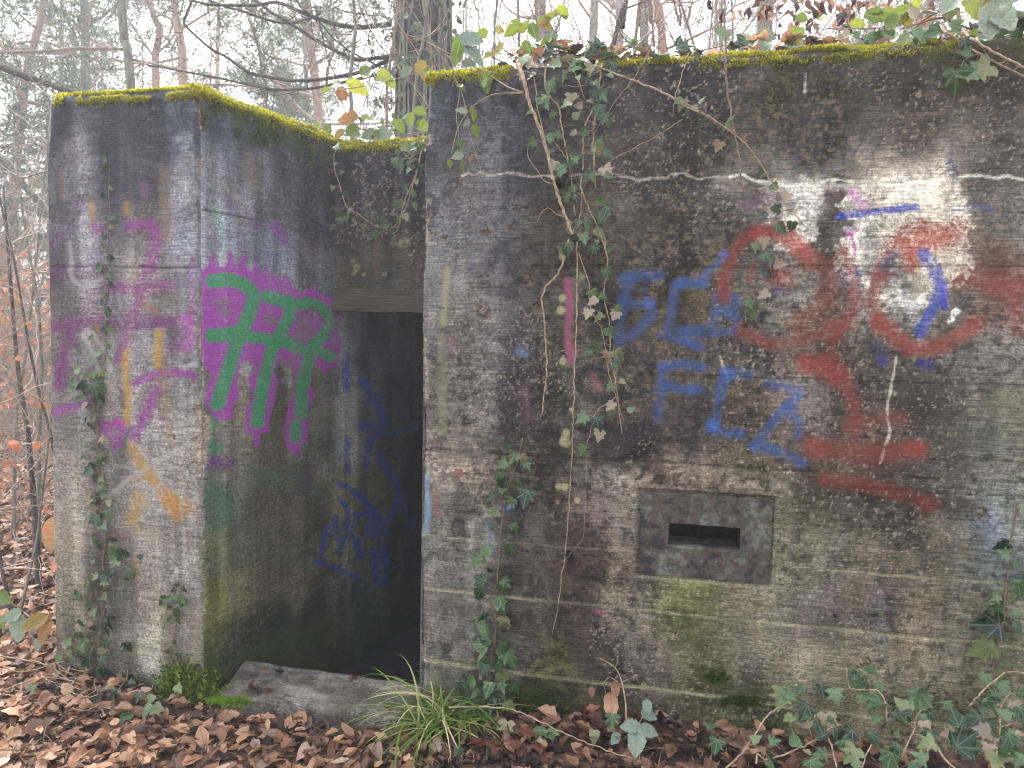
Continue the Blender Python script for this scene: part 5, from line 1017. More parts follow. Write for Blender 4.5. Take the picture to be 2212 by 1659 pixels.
# ================================================================== IVY, BRAMBLES, STEMS
c2 = lambda x, y: (777.6+x/2.845, y/2.845)
c1 = lambda x, y: (x/2.327, y/2.327)
cb = lambda x, y: (691.2+x/3.084, 1123.2+y/3.084)
cr = lambda x, y: (1494.7+x/3.084, 1123.2+y/3.084)
cl = lambda x, y: (x/3.084, 1123.2+y/3.084)
cq = lambda x, y: (950.4+x/5.12, y/5.12)
ck = lambda x, y: (380.2+x/4.0, y/4.0)
VR = np.random.default_rng(33)
def on(plane, conv, pts, off=0.02, wob=0.006):
    out = []
    for i, p in enumerate(pts):
        o_ = off if np.isscalar(off) else off[min(i, len(off)-1)]
        out.append(plane(*conv(*p), o_)+VR.normal(0, wob, 3)*np.array([1, 1, 0.5]))
    return np.array(out)
def ivy_plant(name, label, group, paths, nrm, dens=26, size=(0.04, 0.07), mat='stem_brown', extra=(), dry=0.06, skip=0.0, lat=(0.012, 0.04), cat='ivy', flat=0.45, upw=0.25):
    """paths: list of (points, r0, r1, leafy)"""
    loc = np.array(paths[0][0][-1] if paths[0][0][-1][2] < paths[0][0][0][2] else paths[0][0][0]); loc = loc.copy()
    root = thing(name, loc, label, cat, group)
    nleaf = 0
    for pts, r0, r1, leafy in paths:
        q = smooth_path(pts, 6); q = q+VR.normal(0, 0.0015, q.shape)
        a = Acc(); a.tube(q, np.linspace(r0, r1, len(q)), 5)
        L = np.linalg.norm(np.diff(q, axis=0), axis=1).sum(); nl = int(L*dens*leafy)
        for k in range(nl):
            t = skip+(1-skip)*(k+VR.random())/max(nl, 1); fi = min(t*(len(q)-1), len(q)-1.001); i = int(fi); p = q[i]*(1-(fi-i))+q[i+1]*(fi-i)
            tan = q[min(i+1, len(q)-1)]-q[max(i-1, 0)]; tan /= np.linalg.norm(tan)+1e-9
            side = np.cross(nrm, tan); side /= np.linalg.norm(side)+1e-9; sg_ = 1 if k % 2 else -1
            d = side*sg_*VR.uniform(*lat)+nrm*VR.uniform(0.006, 0.035)+Z*VR.normal(0, 0.008)
            b = p+d; s = VR.uniform(*size)*(0.75+0.5*VR.random())
            nn = nrm+VR.normal(0, flat, 3)+Z*upw; tip = side*sg_*VR.uniform(0.2, 1.0)-Z*VR.uniform(0.1, 1.1)+VR.normal(0, 0.25, 3)
            a.tube(np.array([p, p+d*0.6+Z*0.004, b]), [0.0011, 0.0009, 0.0008], 3, cap=False)
            dr = VR.random() < dry
            place_leaf((IVYD if dr else IVY)[VR.integers(4 if dr else 9)], 'leaf', root, loc, b, nn, tip, s); nleaf += 1
        a.build('stem', M[mat], root, loc)
    for (pos, nn, tip, s, dr) in extra:
        place_leaf((IVYD if dr else IVY)[VR.integers(4 if dr else 9)], 'leaf', root, loc, pos, nn, tip, s)
    return root
def stem_thing(name, label, cat, pts, r0, r1, mat, group=None, forks=()):
    q = smooth_path(pts, 7); q = q+VR.normal(0, 0.0018, q.shape); a = Acc(); rr = np.linspace(r0, r1, len(q))*(1+0.12*np.sin(np.arange(len(q))*2.1)); a.tube(q, rr, 6)
    for f, fr0, fr1 in forks:
        qf = smooth_path(f, 6); a.tube(qf, np.linspace(fr0, fr1, len(qf)), 5)
    for k in range(2, len(q)-2, 3):                      # small thorns and leaf scars
        d = VR.normal(0, 1, 3); d /= np.linalg.norm(d); a.tube(np.array([q[k], q[k]+d*rr[k]*2.2]), [rr[k]*0.5, rr[k]*0.1], 3, cap=False)
    loc = q[0]; o = a.build(name, M[mat], None, loc); o.location = Vector(loc); return tagp(o, label, cat, group)
W_ = Wp
# climbing the left wing
p_up = on(W_, c1, [(550, 800), (550, 900), (545, 980), (555, 1090), (540, 1180), (540, 1290), (525, 1340), (540, 1380), (540, 1470), (530, 1560), (530, 1640)], 0.006, 0.002)
p_mid = on(W_, c4, [(525, 0), (530, 150), (500, 290), (470, 380), (490, 560), (490, 680), (492, 750), (512, 870), (520, 920), (490, 960), (510, 1030), (530, 1100), (520, 1250), (515, 1400), (500, 1640)], 0.012, 0.003)
p_low = on(W_, cl, [(690, 600), (680, 700), (660, 850), (640, 950), (560, 1045), (520, 1130)], 0.015, 0.003)
ivy_plant('ivy_plant', 'tall ivy climbing the front of the narrow left wing past purple paint', 'ivy plants on the bunker',
    [(p_low[::-1], 0.005, 0.004, 1.0), (p_mid[::-1], 0.0045, 0.003, 1.0), (p_up[::-1], 0.003, 0.0015, 0.0), (on(W_, c4, [(440, 1480), (470, 1340), (495, 1290)], 0.012), 0.004, 0.003, 0.6), (on(W_, c4, [(440, 240), (450, 330), (490, 420)], 0.012), 0.002, 0.0015, 1.2), (on(W_, c4, [(520, 1360), (590, 1300), (640, 1230), (715, 1210)], 0.02), 0.002, 0.001, 1.3), (on(W_, cl, [(660, 860), (560, 830), (440, 860)], 0.03), 0.002, 0.001, 1.2), (on(W_, cl, [(730, 870), (830, 850)], 0.03), 0.0015, 0.001, 1.0)],
    N, 34, (0.032, 0.060), extra=[(p_up[i]+U*(0.012*(1 if i % 2 else -1))+N*0.008, N+VR.normal(0, 0.3, 3), U*(1 if i % 2 else -1)-0.5*Z, VR.uniform(0.026, 0.045), False) for i in range(len(p_up))]
    + [(p_up[i]*0.5+p_up[i-1]*0.5+U*(0.01*(-1 if i % 2 else 1))+N*0.008, N+VR.normal(0, 0.3, 3), U*(-1 if i % 2 else 1)-0.6*Z, VR.uniform(0.022, 0.036), False) for i in range(1, len(p_up))]
    + [(W_(*cl(x, y), 0.04), N+VR.normal(0, 0.3, 3), -Z+VR.normal(0, 0.4, 3), s, False) for x, y, s in ((700, 860, 0.06), (690, 985, 0.085), (460, 870, 0.06), (395, 900, 0.05), (845, 820, 0.06), (895, 1010, 0.045), (570, 930, 0.045), (520, 500, 0.045), (740, 620, 0.05), (690, 700, 0.06), (530, 660, 0.05), (530, 750, 0.055))], lat=(0.012, 0.055))
ivy_plant('ivy_plant', 'short ivy sprig near the broken corner of the left wing', 'ivy plants on the bunker', [(on(W_, cl, [(1140, 1090), (1130, 920), (1165, 780), (1180, 650), (1160, 600), (1100, 590), (1150, 520), (1195, 400)], 0.012, 0.002), 0.003, 0.0025, 0.45), (on(W_, cl, [(1180, 650), (1178, 560), (1200, 480), (1215, 430)], 0.014, 0.002), 0.0016, 0.001, 1.4)], N, 34, (0.03, 0.05), extra=[(W_(*cl(x, y), 0.015), N, -Z+VR.normal(0, 0.6, 3), s, False) for x, y, s in ((1215, 450, 0.032), (1215, 545, 0.036), (1085, 540, 0.04), (1180, 610, 0.045), (1190, 890, 0.03), (1245, 530, 0.03))])
# hanging in the recess
B_ = Bp
ivy_plant('ivy_plant', 'ivy hanging in a loop over the wall above the dark doorway', 'ivy plants on the bunker',
    [(on(B_, c1, [(2125, 700), (2110, 800), (2085, 900), (2050, 1020), (2000, 1130), (1960, 1150), (1880, 1130), (1790, 1075), (1740, 1045), (1700, 950), (1680, 830), (1690, 730)], (0.0, 0.05)), 0.0045, 0.003, 0.75), (on(B_, c1, [(2100, 860), (2040, 1020), (1995, 1165), (1920, 1168)], 0.06), 0.004, 0.002, 0.5), (on(B_, c1, [(1985, 790), (2040, 800), (2110, 760)], 0.05), 0.002, 0.0015, 1.5), (on(B_, c1, [(1920, 1165), (1890, 1180), (1905, 1210), (1890, 1250)], 0.04), 0.0014, 0.001, 0.4), (on(B_, c1, [(1740, 1045), (1690, 1090), (1730, 1140)], 0.05), 0.0014, 0.001, 0.6), (on(B_, c1, [(1680, 830), (1640, 880), (1590, 960)], 0.06), 0.0014, 0.001, 0.2)],
    N, 34, (0.03, 0.055), mat='stem', extra=[(B_(*c1(x, y), 0.05), N+VR.normal(0, 0.3, 3), -Z+VR.normal(0, 0.5, 3), s, dd) for x, y, s, dd in ((2020, 830, 0.06, 0), (2090, 745, 0.055, 0), (2060, 740, 0.05, 0), (2110, 720, 0.05, 0), (1875, 1185, 0.06, 0), (2010, 1085, 0.05, 0), (1790, 1115, 0.05, 1))])
# curtain over the front wall
hang = [(on(W_, c2, [(1150, 380), (1160, 560), (1210, 650), (1240, 780), (1280, 930), (1290, 1080), (1320, 1330)], (0.0, 0.05)), 0.004, 0.003, 0.7),
        (on(W_, c2, [(1060, 440), (1075, 560), (1080, 650), (1140, 850), (1150, 900)], 0.04), 0.003, 0.002, 0.8),
        (on(W_, c2, [(1490, 400), (1450, 560), (1440, 800), (1455, 1000), (1440, 1160)], 0.05), 0.0045, 0.003, 1.15),
        (on(W_, c2, [(1420, 650), (1390, 800), (1380, 1000), (1370, 1150), (1400, 1280), (1470, 1430), (1520, 1600)], 0.06), 0.0035, 0.003, 0.8),
        (on(W_, c5, [(1500, 0), (1522, 180), (1500, 330), (1530, 530), (1560, 700), (1580, 900), (1605, 1190)], 0.05), 0.003, 0.0018, 0.45),
        (on(W_, c5, [(1340, 80), (1410, 290), (1440, 430), (1490, 560), (1520, 800), (1560, 940), (1620, 1100)], 0.035), 0.0025, 0.0015, 0.35),
        (on(W_, c5, [(1580, 965), (1500, 1010), (1440, 1060), (1420, 1200), (1400, 1300), (1400, 1480)], 0.04), 0.0018, 0.001, 0.15),
        (on(W_, c2, [(1280, 370), (1340, 500), (1380, 610)], 0.05), 0.003, 0.002, 0.9), (on(W_, c2, [(1480, 420), (1420, 470), (1370, 530), (1240, 520)], 0.07), 0.002, 0.0012, 0.8),
        (on(W_, c2, [(1370, 1150), (1340, 1340), (1300, 1430)], 0.04), 0.002, 0.0015, 1.0), (on(W_, c2, [(1180, 860), (1240, 950), (1310, 1060), (1380, 1200)], 0.05), 0.002, 0.001, 0.5)]
ivy_plant('ivy_plant', 'thick ivy curtain hanging from the roof over the iron pipe stub', 'ivy plants on the bunker', hang, N, 23, (0.028, 0.056), mat='stem', dry=0.12, lat=(0.01, 0.05),
    extra=[(W_(*c2(x, y), 0.06), N+VR.normal(0, 0.35, 3), -Z+VR.normal(0, 0.5, 3), s, dd) for x, y, s, dd in ((1140, 590, 0.075, 0), (1475, 640, 0.06, 0), (1520, 700, 0.055, 0), (1170, 500, 0.055, 0), (1450, 870, 0.065, 0), (1520, 1270, 0.06, 0), (1500, 1310, 0.055, 0), (1440, 1410, 0.07, 0), (1280, 1490, 0.075, 0), (1300, 400, 0.06, 0), (1440, 560, 0.06, 0), (1300, 580, 0.05, 1), (1500, 1030, 0.06, 1), (1200, 990, 0.055, 1), (1330, 960, 0.06, 0), (1410, 1350, 0.06, 0), (1500, 720, 0.05, 0), (1340, 690, 0.05, 0), (1230, 380, 0.06, 0), (1370, 400, 0.065, 0), (1550, 380, 0.06, 0))]
    + [(W_(*c5(x, y), 0.05), N+VR.normal(0, 0.3, 3), -Z+VR.normal(0, 0.5, 3), s, dd) for x, y, s, dd in ((1505, 180, 0.05, 0), (1420, 310, 0.05, 0), (1410, 430, 0.05, 1), (1580, 440, 0.055, 1), (1520, 540, 0.05, 0), (1470, 630, 0.045, 0), (1570, 680, 0.06, 0), (1530, 690, 0.055, 1), (1560, 760, 0.04, 0), (1560, 1000, 0.05, 1), (1450, 1090, 0.075, 0), (1475, 1170, 0.06, 0), (1375, 1260, 0.05, 0), (1490, 460, 0.05, 0), (1480, 820, 0.04, 0), (1250, 30, 0.06, 0))])
# climbing by the middle of the front wall
ivy_plant('ivy_plant', 'ivy climbing the right wall above the sedge tuft', 'ivy plants on the bunker',
    [(np.vstack([on(W_, cb, [(1090, 1330), (1095, 1150), (1120, 1000), (1140, 880), (1170, 760), (1172, 620), (1130, 500), (1172, 430), (1200, 180), (1210, 20)], 0.015, 0.002), on(W_, c5, [(900, 1560), (940, 1430), (980, 1300), (1000, 1210)], 0.01, 0.002)]), 0.005, 0.002, 0.95),
     (on(W_, cb, [(1190, 1200), (1180, 1050), (1110, 1010), (1080, 1060)], 0.05), 0.002, 0.001, 1.0), (on(W_, cb, [(1130, 1340), (1130, 1100), (1150, 900), (1160, 780)], 0.03), 0.003, 0.002, 1.2)],
    N, 33, (0.034, 0.060), lat=(0.012, 0.05), extra=[(W_(*cb(x, y), 0.04), N+VR.normal(0, 0.3, 3), -Z+VR.normal(0, 0.4, 3), s, False) for x, y, s in ((1250, 880, 0.085), (1220, 1010, 0.08), (1080, 260, 0.065), (1270, 180, 0.05), (1070, 420, 0.065), (1210, 430, 0.055), (1230, 650, 0.07), (1090, 700, 0.07), (1190, 1160, 0.075), (1285, 1100, 0.05), (960, 1100, 0.05), (1050, 1110, 0.06), (960, 1210, 0.05), (1110, 1300, 0.085), (1020, 1310, 0.065), (1220, 1340, 0.07))]
    + [(W_(*c5(x, y), 0.03), N+VR.normal(0, 0.3, 3), VR.normal(0, 0.5, 3)-Z*0.6, s, False) for x, y, s in ((1030, 1540, 0.085), (860, 1430, 0.06), (850, 1530, 0.06), (945, 1590, 0.06), (1020, 1350, 0.04))])
# climbing at the right edge of the picture
ivy_plant('ivy_plant', 'ivy climbing the far right part of the wall with two large leaves', 'ivy plants on the bunker', [(on(W_, cr, [(2000, 1150), (2020, 950), (2050, 780), (2070, 600), (2100, 400), (2130, 150), (2160, 0), (2170, -120)], 0.012, 0.002), 0.005, 0.0025, 0.4)], N, 26, (0.035, 0.055),
    extra=[(W_(*cr(x, y), 0.03), N+VR.normal(0, 0.2, 3), np.array(t)@np.array([U, Z]), s, False) for x, y, t, s in ((2050, 700, (-1, -0.1), 0.105), (2010, 830, (-1, -0.6), 0.115), (2170, 400, (0.2, -1), 0.07), (2110, 230, (-0.6, 0.2), 0.05), (2150, 690, (0.4, -1), 0.05), (2080, 760, (0.6, -0.5), 0.05), (2060, 590, (-0.8, 0), 0.055), (2150, 610, (0.4, -1), 0.04), (2150, 270, (0.3, -0.6), 0.04))])
ivy_plant('ivy_plant', 'tiny ivy shoot with two pale leaves on the lower right wall', 'ivy plants on the bunker', [(on(W_, cr, [(1110, 960), (1130, 860), (1150, 780), (1185, 650), (1210, 600)], 0.006, 0.001), 0.0012, 0.0008, 0.3)], N, 20, (0.02, 0.03), extra=[(W_(*cr(x, y), 0.012), N, -Z+VR.normal(0, 0.4, 3), s, dd) for x, y, s, dd in ((1150, 900, 0.05, True), (1090, 920, 0.05, True), (1260, 610, 0.024, False), (1205, 620, 0.022, False))])
# roof ivy creeping along the front edge
rpts = lambda u0, u1, n0, n1, k, rise=0.03: np.array([O+(u0+(u1-u0)*t)*U-(n0+(n1-n0)*t+VR.normal(0, 0.03))*N+(roof_z(u0+(u1-u0)*t, 0.1)+rise+VR.normal(0, 0.015))*Z for t in np.linspace(0, 1, k)])
ivy_plant('roof_ivy', 'ivy creeping over the mossless roof edge above the hanging curtain', None, [(rpts(0.36, 0.85, 0.03, 0.12, 6), 0.004, 0.003, 1.5), (rpts(0.40, 0.95, 0.12, 0.2, 6, 0.05), 0.004, 0.003, 1.4), (rpts(0.5, 1.25, 0.02, 0.05, 7, 0.015), 0.003, 0.002, 0.6)], N*0.6+Z*0.6, 34, (0.05, 0.085), lat=(0.01, 0.06))
ivy_plant('roof_ivy', 'ivy creeping behind the bright moss at the upper right', None, [(rpts(1.25, 2.5, 0.12, 0.16, 9), 0.004, 0.003, 1.0), (rpts(1.5, 2.6, 0.2, 0.3, 8, 0.06), 0.004, 0.003, 1.2), (rpts(1.9, 2.6, 0.08, 0.1, 6, 0.04), 0.004, 0.003, 1.0)], N*0.7+Z*0.5, 30, (0.05, 0.09), lat=(0.01, 0.06),
    extra=[(W_(*c3(x, y), 0.0-dd), N+VR.normal(0, 0.2, 3)+0.3*Z, -Z+VR.normal(0, 0.5, 3), s, False) for x, y, s, dd in ((430, 260, 0.085, 0.1), (1690, 190, 0.075, 0.0), (1560, 235, 0.06, 0.02), (1480, 235, 0.06, 0.02), (130, 320, 0.05, 0.0), (1200, 230, 0.055, 0.05), (1090, 225, 0.06, 0.05), (2150, 190, 0.06, 0.05))])
ivy_plant('roof_ivy', 'ivy shoot with dark green leaves trailing over the upper right wall corner', None, [(on(W_, c3, [(1640, 140), (1720, 210), (1850, 300), (2000, 390), (2212, 490), (2300, 530)], (-0.06, 0.05)), 0.005, 0.0035, 0.05), (on(W_, c3, [(1920, 345), (1850, 370), (1790, 430)], 0.06), 0.0015, 0.001, 0), (on(W_, c3, [(1950, 330), (2010, 370)], 0.06), 0.0012, 0.001, 0), (on(W_, c3, [(2040, 410), (2110, 385)], 0.06), 0.0018, 0.001, 0)], N, 20, (0.03, 0.05), 'stem',
    extra=[(W_(*c3(x, y), 0.06), N+VR.normal(0, 0.15, 3), np.array(t)@np.array([U, Z]), s, False) for x, y, t, s in ((1775, 455, (0.1, -1), 0.10), (1990, 420, (-1, -0.6), 0.095), (1900, 470, (-0.9, -0.1), 0.07), (2010, 355, (0.2, -1), 0.05), (1870, 335, (-1, 0), 0.045), (1830, 250, (0.2, -1), 0.05))])

# --- canes and dry stems over the front wall
stem_thing('dry_cane', 'thick pale thorny cane leaning down across the iron pipe', 'dry cane', on(W_, c2, [(940, 300), (965, 360), (990, 430), (1010, 520), (1050, 660), (1110, 800), (1150, 950), (1190, 1110), (1240, 1260), (1300, 1440)], (-0.08, 0.0, 0.06, 0.09), 0.002), 0.0085, 0.006, 'stem', 'dry stems hanging over the front wall',
    [(on(W_, c2, [(1000, 570), (900, 575), (810, 585), (700, 650), (630, 730), (590, 810), (560, 950)], (0.08, 0.06), 0.002), 0.0035, 0.0015), (on(W_, c2, [(1000, 570), (900, 530), (760, 440), (620, 370), (400, 250), (250, 200)], (0.08, 0.05, 0.0), 0.002), 0.0035, 0.002), (on(W_, c2, [(1180, 1130), (1130, 1110), (1090, 1050), (1040, 970), (1035, 900)], 0.1, 0.002), 0.0025, 0.001), (on(W_, c2, [(1255, 1335), (1200, 1310), (1155, 1275), (1110, 1320), (1090, 1370)], 0.08, 0.002), 0.002, 0.001)])
stem_thing('dry_vine', 'long bent tan stem hanging left of the pink paint streak', 'dry stem', on(W_, c5, [(1285, 0), (1260, 90), (1215, 200), (1150, 280), (1115, 370), (1130, 500), (1142, 640), (1150, 830), (1130, 950), (1116, 1085)], 0.05, 0.002), 0.0045, 0.0028, 'stem', 'dry stems hanging over the front wall')
stem_thing('dry_vine', 'very long straight thin stem hanging from ivy almost to the moss', 'dry stem', np.vstack([on(W_, c5, [(1335, 10), (1335, 350), (1325, 600), (1315, 870), (1310, 1100)], 0.05, 0.001), on(W_, lambda x, y: (x, y), [(1236, 960), (1230, 1100), (1215, 1240), (1195, 1370)], 0.04, 0.001)]), 0.0032, 0.0016, 'stem', 'dry stems hanging over the front wall')
stem_thing('bramble_cane', 'thorny bramble cane slanting down right across the wall to the red ring', 'bramble cane', np.vstack([on(W_, c2, [(1290, 350), (1500, 430), (1740, 520), (2000, 640), (2190, 750)], (-0.02, 0.05), 0.002), on(W_, c3, [(180, 740), (380, 880), (460, 970), (560, 1120), (690, 1320), (830, 1480)], 0.06, 0.002)]), 0.0048, 0.0022, 'stem', 'dry stems hanging over the front wall', [(on(W_, c3, [(380, 900), (445, 840)], 0.06), 0.002, 0.001)])
ivy_plant('ivy_plant', 'thin ivy trailing from the slanting bramble cane over the left red ring', 'ivy plants on the bunker', [(np.vstack([on(W_, c3, [(690, 1350), (640, 1370), (590, 1420), (510, 1530), (520, 1600)], 0.04, 0.002), on(W_, c6, [(560, 80), (580, 130), (590, 280), (540, 340), (480, 380), (430, 480), (420, 540), (370, 605)], 0.03, 0.002)]), 0.002, 0.0012, 0.15), (on(W_, c3, [(20, 680), (120, 700), (250, 790), (330, 850)], 0.06), 0.0015, 0.001, 1.0)], N, 18, (0.035, 0.05), 'stem_red',
    extra=[(W_(*c3(x, y), 0.05), N+VR.normal(0, 0.25, 3), -Z+VR.normal(0, 0.5, 3), s, dd) for x, y, s, dd in ((60, 690, 0.07, 1), (20, 640, 0.05, 0), (260, 910, 0.05, 1), (620, 1440, 0.06, 0), (725, 1425, 0.045, 0), (540, 1530, 0.05, 1), (480, 1570, 0.04, 0), (545, 1630, 0.055, 0), (630, 1190, 0.04, 0), (525, 1070, 0.035, 0), (700, 1240, 0.05, 1), (340, 900, 0.04, 0), (290, 810, 0.04, 0))]
    + [(W_(*c6(x, y), 0.04), N+VR.normal(0, 0.25, 3), VR.normal(0, 0.6, 3)-Z*0.5, s, dd) for x, y, s, dd in ((610, 150, 0.05, 1), (550, 210, 0.035, 0), (565, 335, 0.05, 1), (430, 390, 0.045, 0), (490, 465, 0.045, 0), (405, 540, 0.03, 0))])
stem_thing('dry_vine', 'straight brown thorny stem hanging from the top edge past white crack', 'dry stem', on(W_, c3, [(280, -90), (285, 0), (290, 300), (300, 500), (330, 780), (370, 950), (410, 1230)], (0.02, 0.08, 0.09, 0.07), 0.002), 0.0055, 0.003, 'stem_red', 'dry stems hanging over the front wall')
stem_thing('dry_vine', 'short curved pale stem drooping over the mossy edge', 'dry stem', on(W_, c2, [(2100, 300), (2050, 320), (1990, 420), (1950, 550), (1910, 730)], (-0.04, 0.04), 0.002), 0.003, 0.0016, 'stem', 'dry stems hanging over the front wall')
stem_thing('dry_vine', 'thin grey runner crossing diagonally behind the ivy curtain', 'dry stem', on(W_, c2, [(1790, 300), (1760, 340), (1680, 480), (1530, 680), (1440, 820)], 0.03, 0.002), 0.0022, 0.0014, 'stem', 'dry stems hanging over the front wall')
stem_thing('dry_vine', 'thin taut runner stretched from the dry leaf to the ivy curtain', 'dry stem', on(W_, c2, [(1985, 730), (1800, 850), (1510, 1000)], 0.03, 0.001), 0.0018, 0.0014, 'stem', 'dry stems hanging over the front wall')
stem_thing('bramble_cane', 'pale cane leaning out over the upper right corner of the wall', 'bramble cane', on(W_, c3, [(1800, 190), (1890, 255), (2050, 350), (2212, 440), (2400, 560)], (-0.05, 0.08), 0.002), 0.0055, 0.004, 'stem', 'dry stems hanging over the front wall')
stem_thing('dry_vine', 'hair thin curved tendril on the lower wall beside the long stem', 'dry stem', on(W_, lambda x, y: (x, y), [(1266, 1010), (1262, 1150), (1245, 1180), (1215, 1215), (1175, 1226)], 0.02, 0.001), 0.0012, 0.0008, 'stem_red', 'dry stems hanging over the front wall')
stem_thing('dry_vine', 'long bowed stem arching over the dark leaves from the sedge tuft', 'dry stem', np.array([Gp(*cb(x, y), z) for x, y, z in ((850, 1250, 0.05), (1180, 1245, 0.14), (1400, 1310, 0.13), (1650, 1430, 0.1), (1900, 1530, 0.06), (2212, 1640, 0.03), (2300, 1670, 0.02))]), 0.003, 0.0022, 'stem')
# --- the hanging sprig with round leaves at the left edge of the front wall
def bramble(name, label, canes, leaves, mat='stem_red', group=None, cat='bramble'):
    """canes: (points, r0, r1); leaves: (pos, normal, tip, size, grey)"""
    loc = canes[0][0][0]; root = thing(name, loc, label, cat, group)
    accs = []
    for pts, r0, r1 in canes:
        q = smooth_path(pts, 7); a = Acc(); a.tube(q, np.linspace(r0, r1, len(q)), 5); accs.append((a, q))
        for k in range(1, len(q)-1, 2):
            d = VR.normal(0, 1, 3); d /= np.linalg.norm(d); a.tube(np.array([q[k], q[k]+d*r0*2.5]), [r0*0.5, r0*0.1], 3, cap=False)
    for pos, nn, tip, s, grey in leaves:
        t = np.asarray(tip, float); t = t/np.linalg.norm(t); b = pos-t*s*0.5
        ci = min(range(len(accs)), key=lambda i: np.linalg.norm(accs[i][1]-b, axis=1).min()); allp = accs[ci][1]; k = np.argmin(np.linalg.norm(allp-b, axis=1))
        if np.linalg.norm(allp[k]-b) < 0.22: accs[ci][0].tube(np.array([allp[k], (allp[k]+b)/2+Z*0.006, b]), [0.0016, 0.0012, 0.001], 3, cap=False)
        place_leaf((BRAMG if grey else BRAM)[VR.integers(6)], 'leaf', root, loc, b, nn, t, s)
    for a, q in accs: a.build('cane', M[mat], root, loc)
    return root
def lv(plane, conv, L, nrm=None):
    out = []
    for x, y, s, ang, off, grey in L:
        t = U*math.sin(R_(ang))-Z*math.cos(R_(ang))         # 0 = hanging straight down, 90 = to the right
        out.append((plane(*conv(x, y), off), (N if nrm is None else nrm)+VR.normal(0, 0.35, 3)+Z*0.3, t+N*VR.normal(0, 0.2), s, grey))
    return out
bramble('bramble', 'two thin shoots with small round leaves hanging at the left edge of right wall', [(on(W_, c2, [(580, 470), (595, 560), (610, 700), (620, 800), (625, 1040)], 0.04), 0.002, 0.001), (on(W_, c2, [(585, 470), (620, 560), (650, 680), (700, 830), (740, 1060)], 0.05), 0.0022, 0.0012)],
    lv(W_, c2, [(620, 530, 0.06, 60, 0.05, 0), (625, 560, 0.045, 30, 0.05, 0), (625, 695, 0.055, -80, 0.05, 1), (700, 700, 0.07, 10, 0.05, 0), (655, 760, 0.045, -30, 0.05, 1), (710, 810, 0.06, 10, 0.06, 0), (605, 900, 0.06, 10, 0.05, 0), (605, 965, 0.06, -70, 0.05, 1), (625, 1020, 0.05, 5, 0.05, 0), (550, 1010, 0.04, 0, 0.05, 0), (695, 980, 0.04, 5, 0.05, 0)]), 'stem', 'brambles')
bramble('bramble', 'bramble with red and green leaves arching above the corner of the right wall', [(on(W_, cq, [(900, 640), (1040, 600), (1200, 420), (1290, 300), (1270, 130), (1240, 70)], (-0.05, -0.08)), 0.004, 0.002), (on(W_, cq, [(900, 640), (740, 560), (650, 430), (660, 330), (720, 260), (880, 250)], -0.1), 0.003, 0.0015), (on(W_, cq, [(700, 700), (500, 600), (620, 580), (860, 600), (1100, 560), (1300, 540)], -0.07), 0.003, 0.002), (on(W_, cq, [(1850, 640), (2000, 560), (2180, 480)], -0.05), 0.003, 0.002)],
    lv(W_, cq, [(790, 320, 0.085, -60, -0.09, 0), (850, 260, 0.06, 70, -0.09, 0), (940, 300, 0.07, 150, -0.09, 0), (640, 350, 0.06, -40, -0.09, 0), (450, 370, 0.075, -80, -0.05, 0), (1040, 350, 0.075, 20, -0.08, 0), (1170, 310, 0.085, 60, -0.07, 0), (1160, 235, 0.07, 95, -0.08, 0), (1300, 250, 0.10, 10, -0.06, 0), (1220, 170, 0.06, -80, -0.08, 0), (1370, 130, 0.07, 60, -0.06, 0), (700, 580, 0.075, 10, -0.05, 0), (540, 620, 0.06, -70, -0.05, 0), (970, 530, 0.075, 30, -0.05, 0), (1100, 620, 0.075, -20, -0.02, 0), (1350, 530, 0.085, 60, -0.03, 0), (1190, 500, 0.07, -30, -0.05, 0), (1230, 400, 0.07, 40, -0.05, 1), (1790, 580, 0.08, -90, -0.05, 0), (2120, 470, 0.06, -80, -0.05, 0), (1180, 620, 0.06, 0, -0.02, 1)]), 'stem_red', 'brambles')
bramble('bramble', 'bramble with three large grey green leaves drooping at the right wall corner', [(on(W_, cq, [(160, 900), (150, 750), (190, 560), (230, 420), (300, 390)], (0.0, 0.02)), 0.003, 0.002), (on(W_, cq, [(150, 860), (400, 800), (430, 760)], 0.0), 0.002, 0.0015)],
    lv(W_, cq, [(350, 470, 0.115, 70, 0.03, 1), (365, 640, 0.115, 35, 0.03, 1), (205, 520, 0.10, -20, 0.02, 0), (200, 650, 0.09, -10, 0.01, 0), (320, 700, 0.07, 80, 0.02, 1), (490, 890, 0.10, 5, 0.05, 0), (530, 930, 0.06, 30, 0.05, 0)]), 'stem_red', 'brambles')
BL_ = lambda x, y, off=0: Bp(x, y, off)
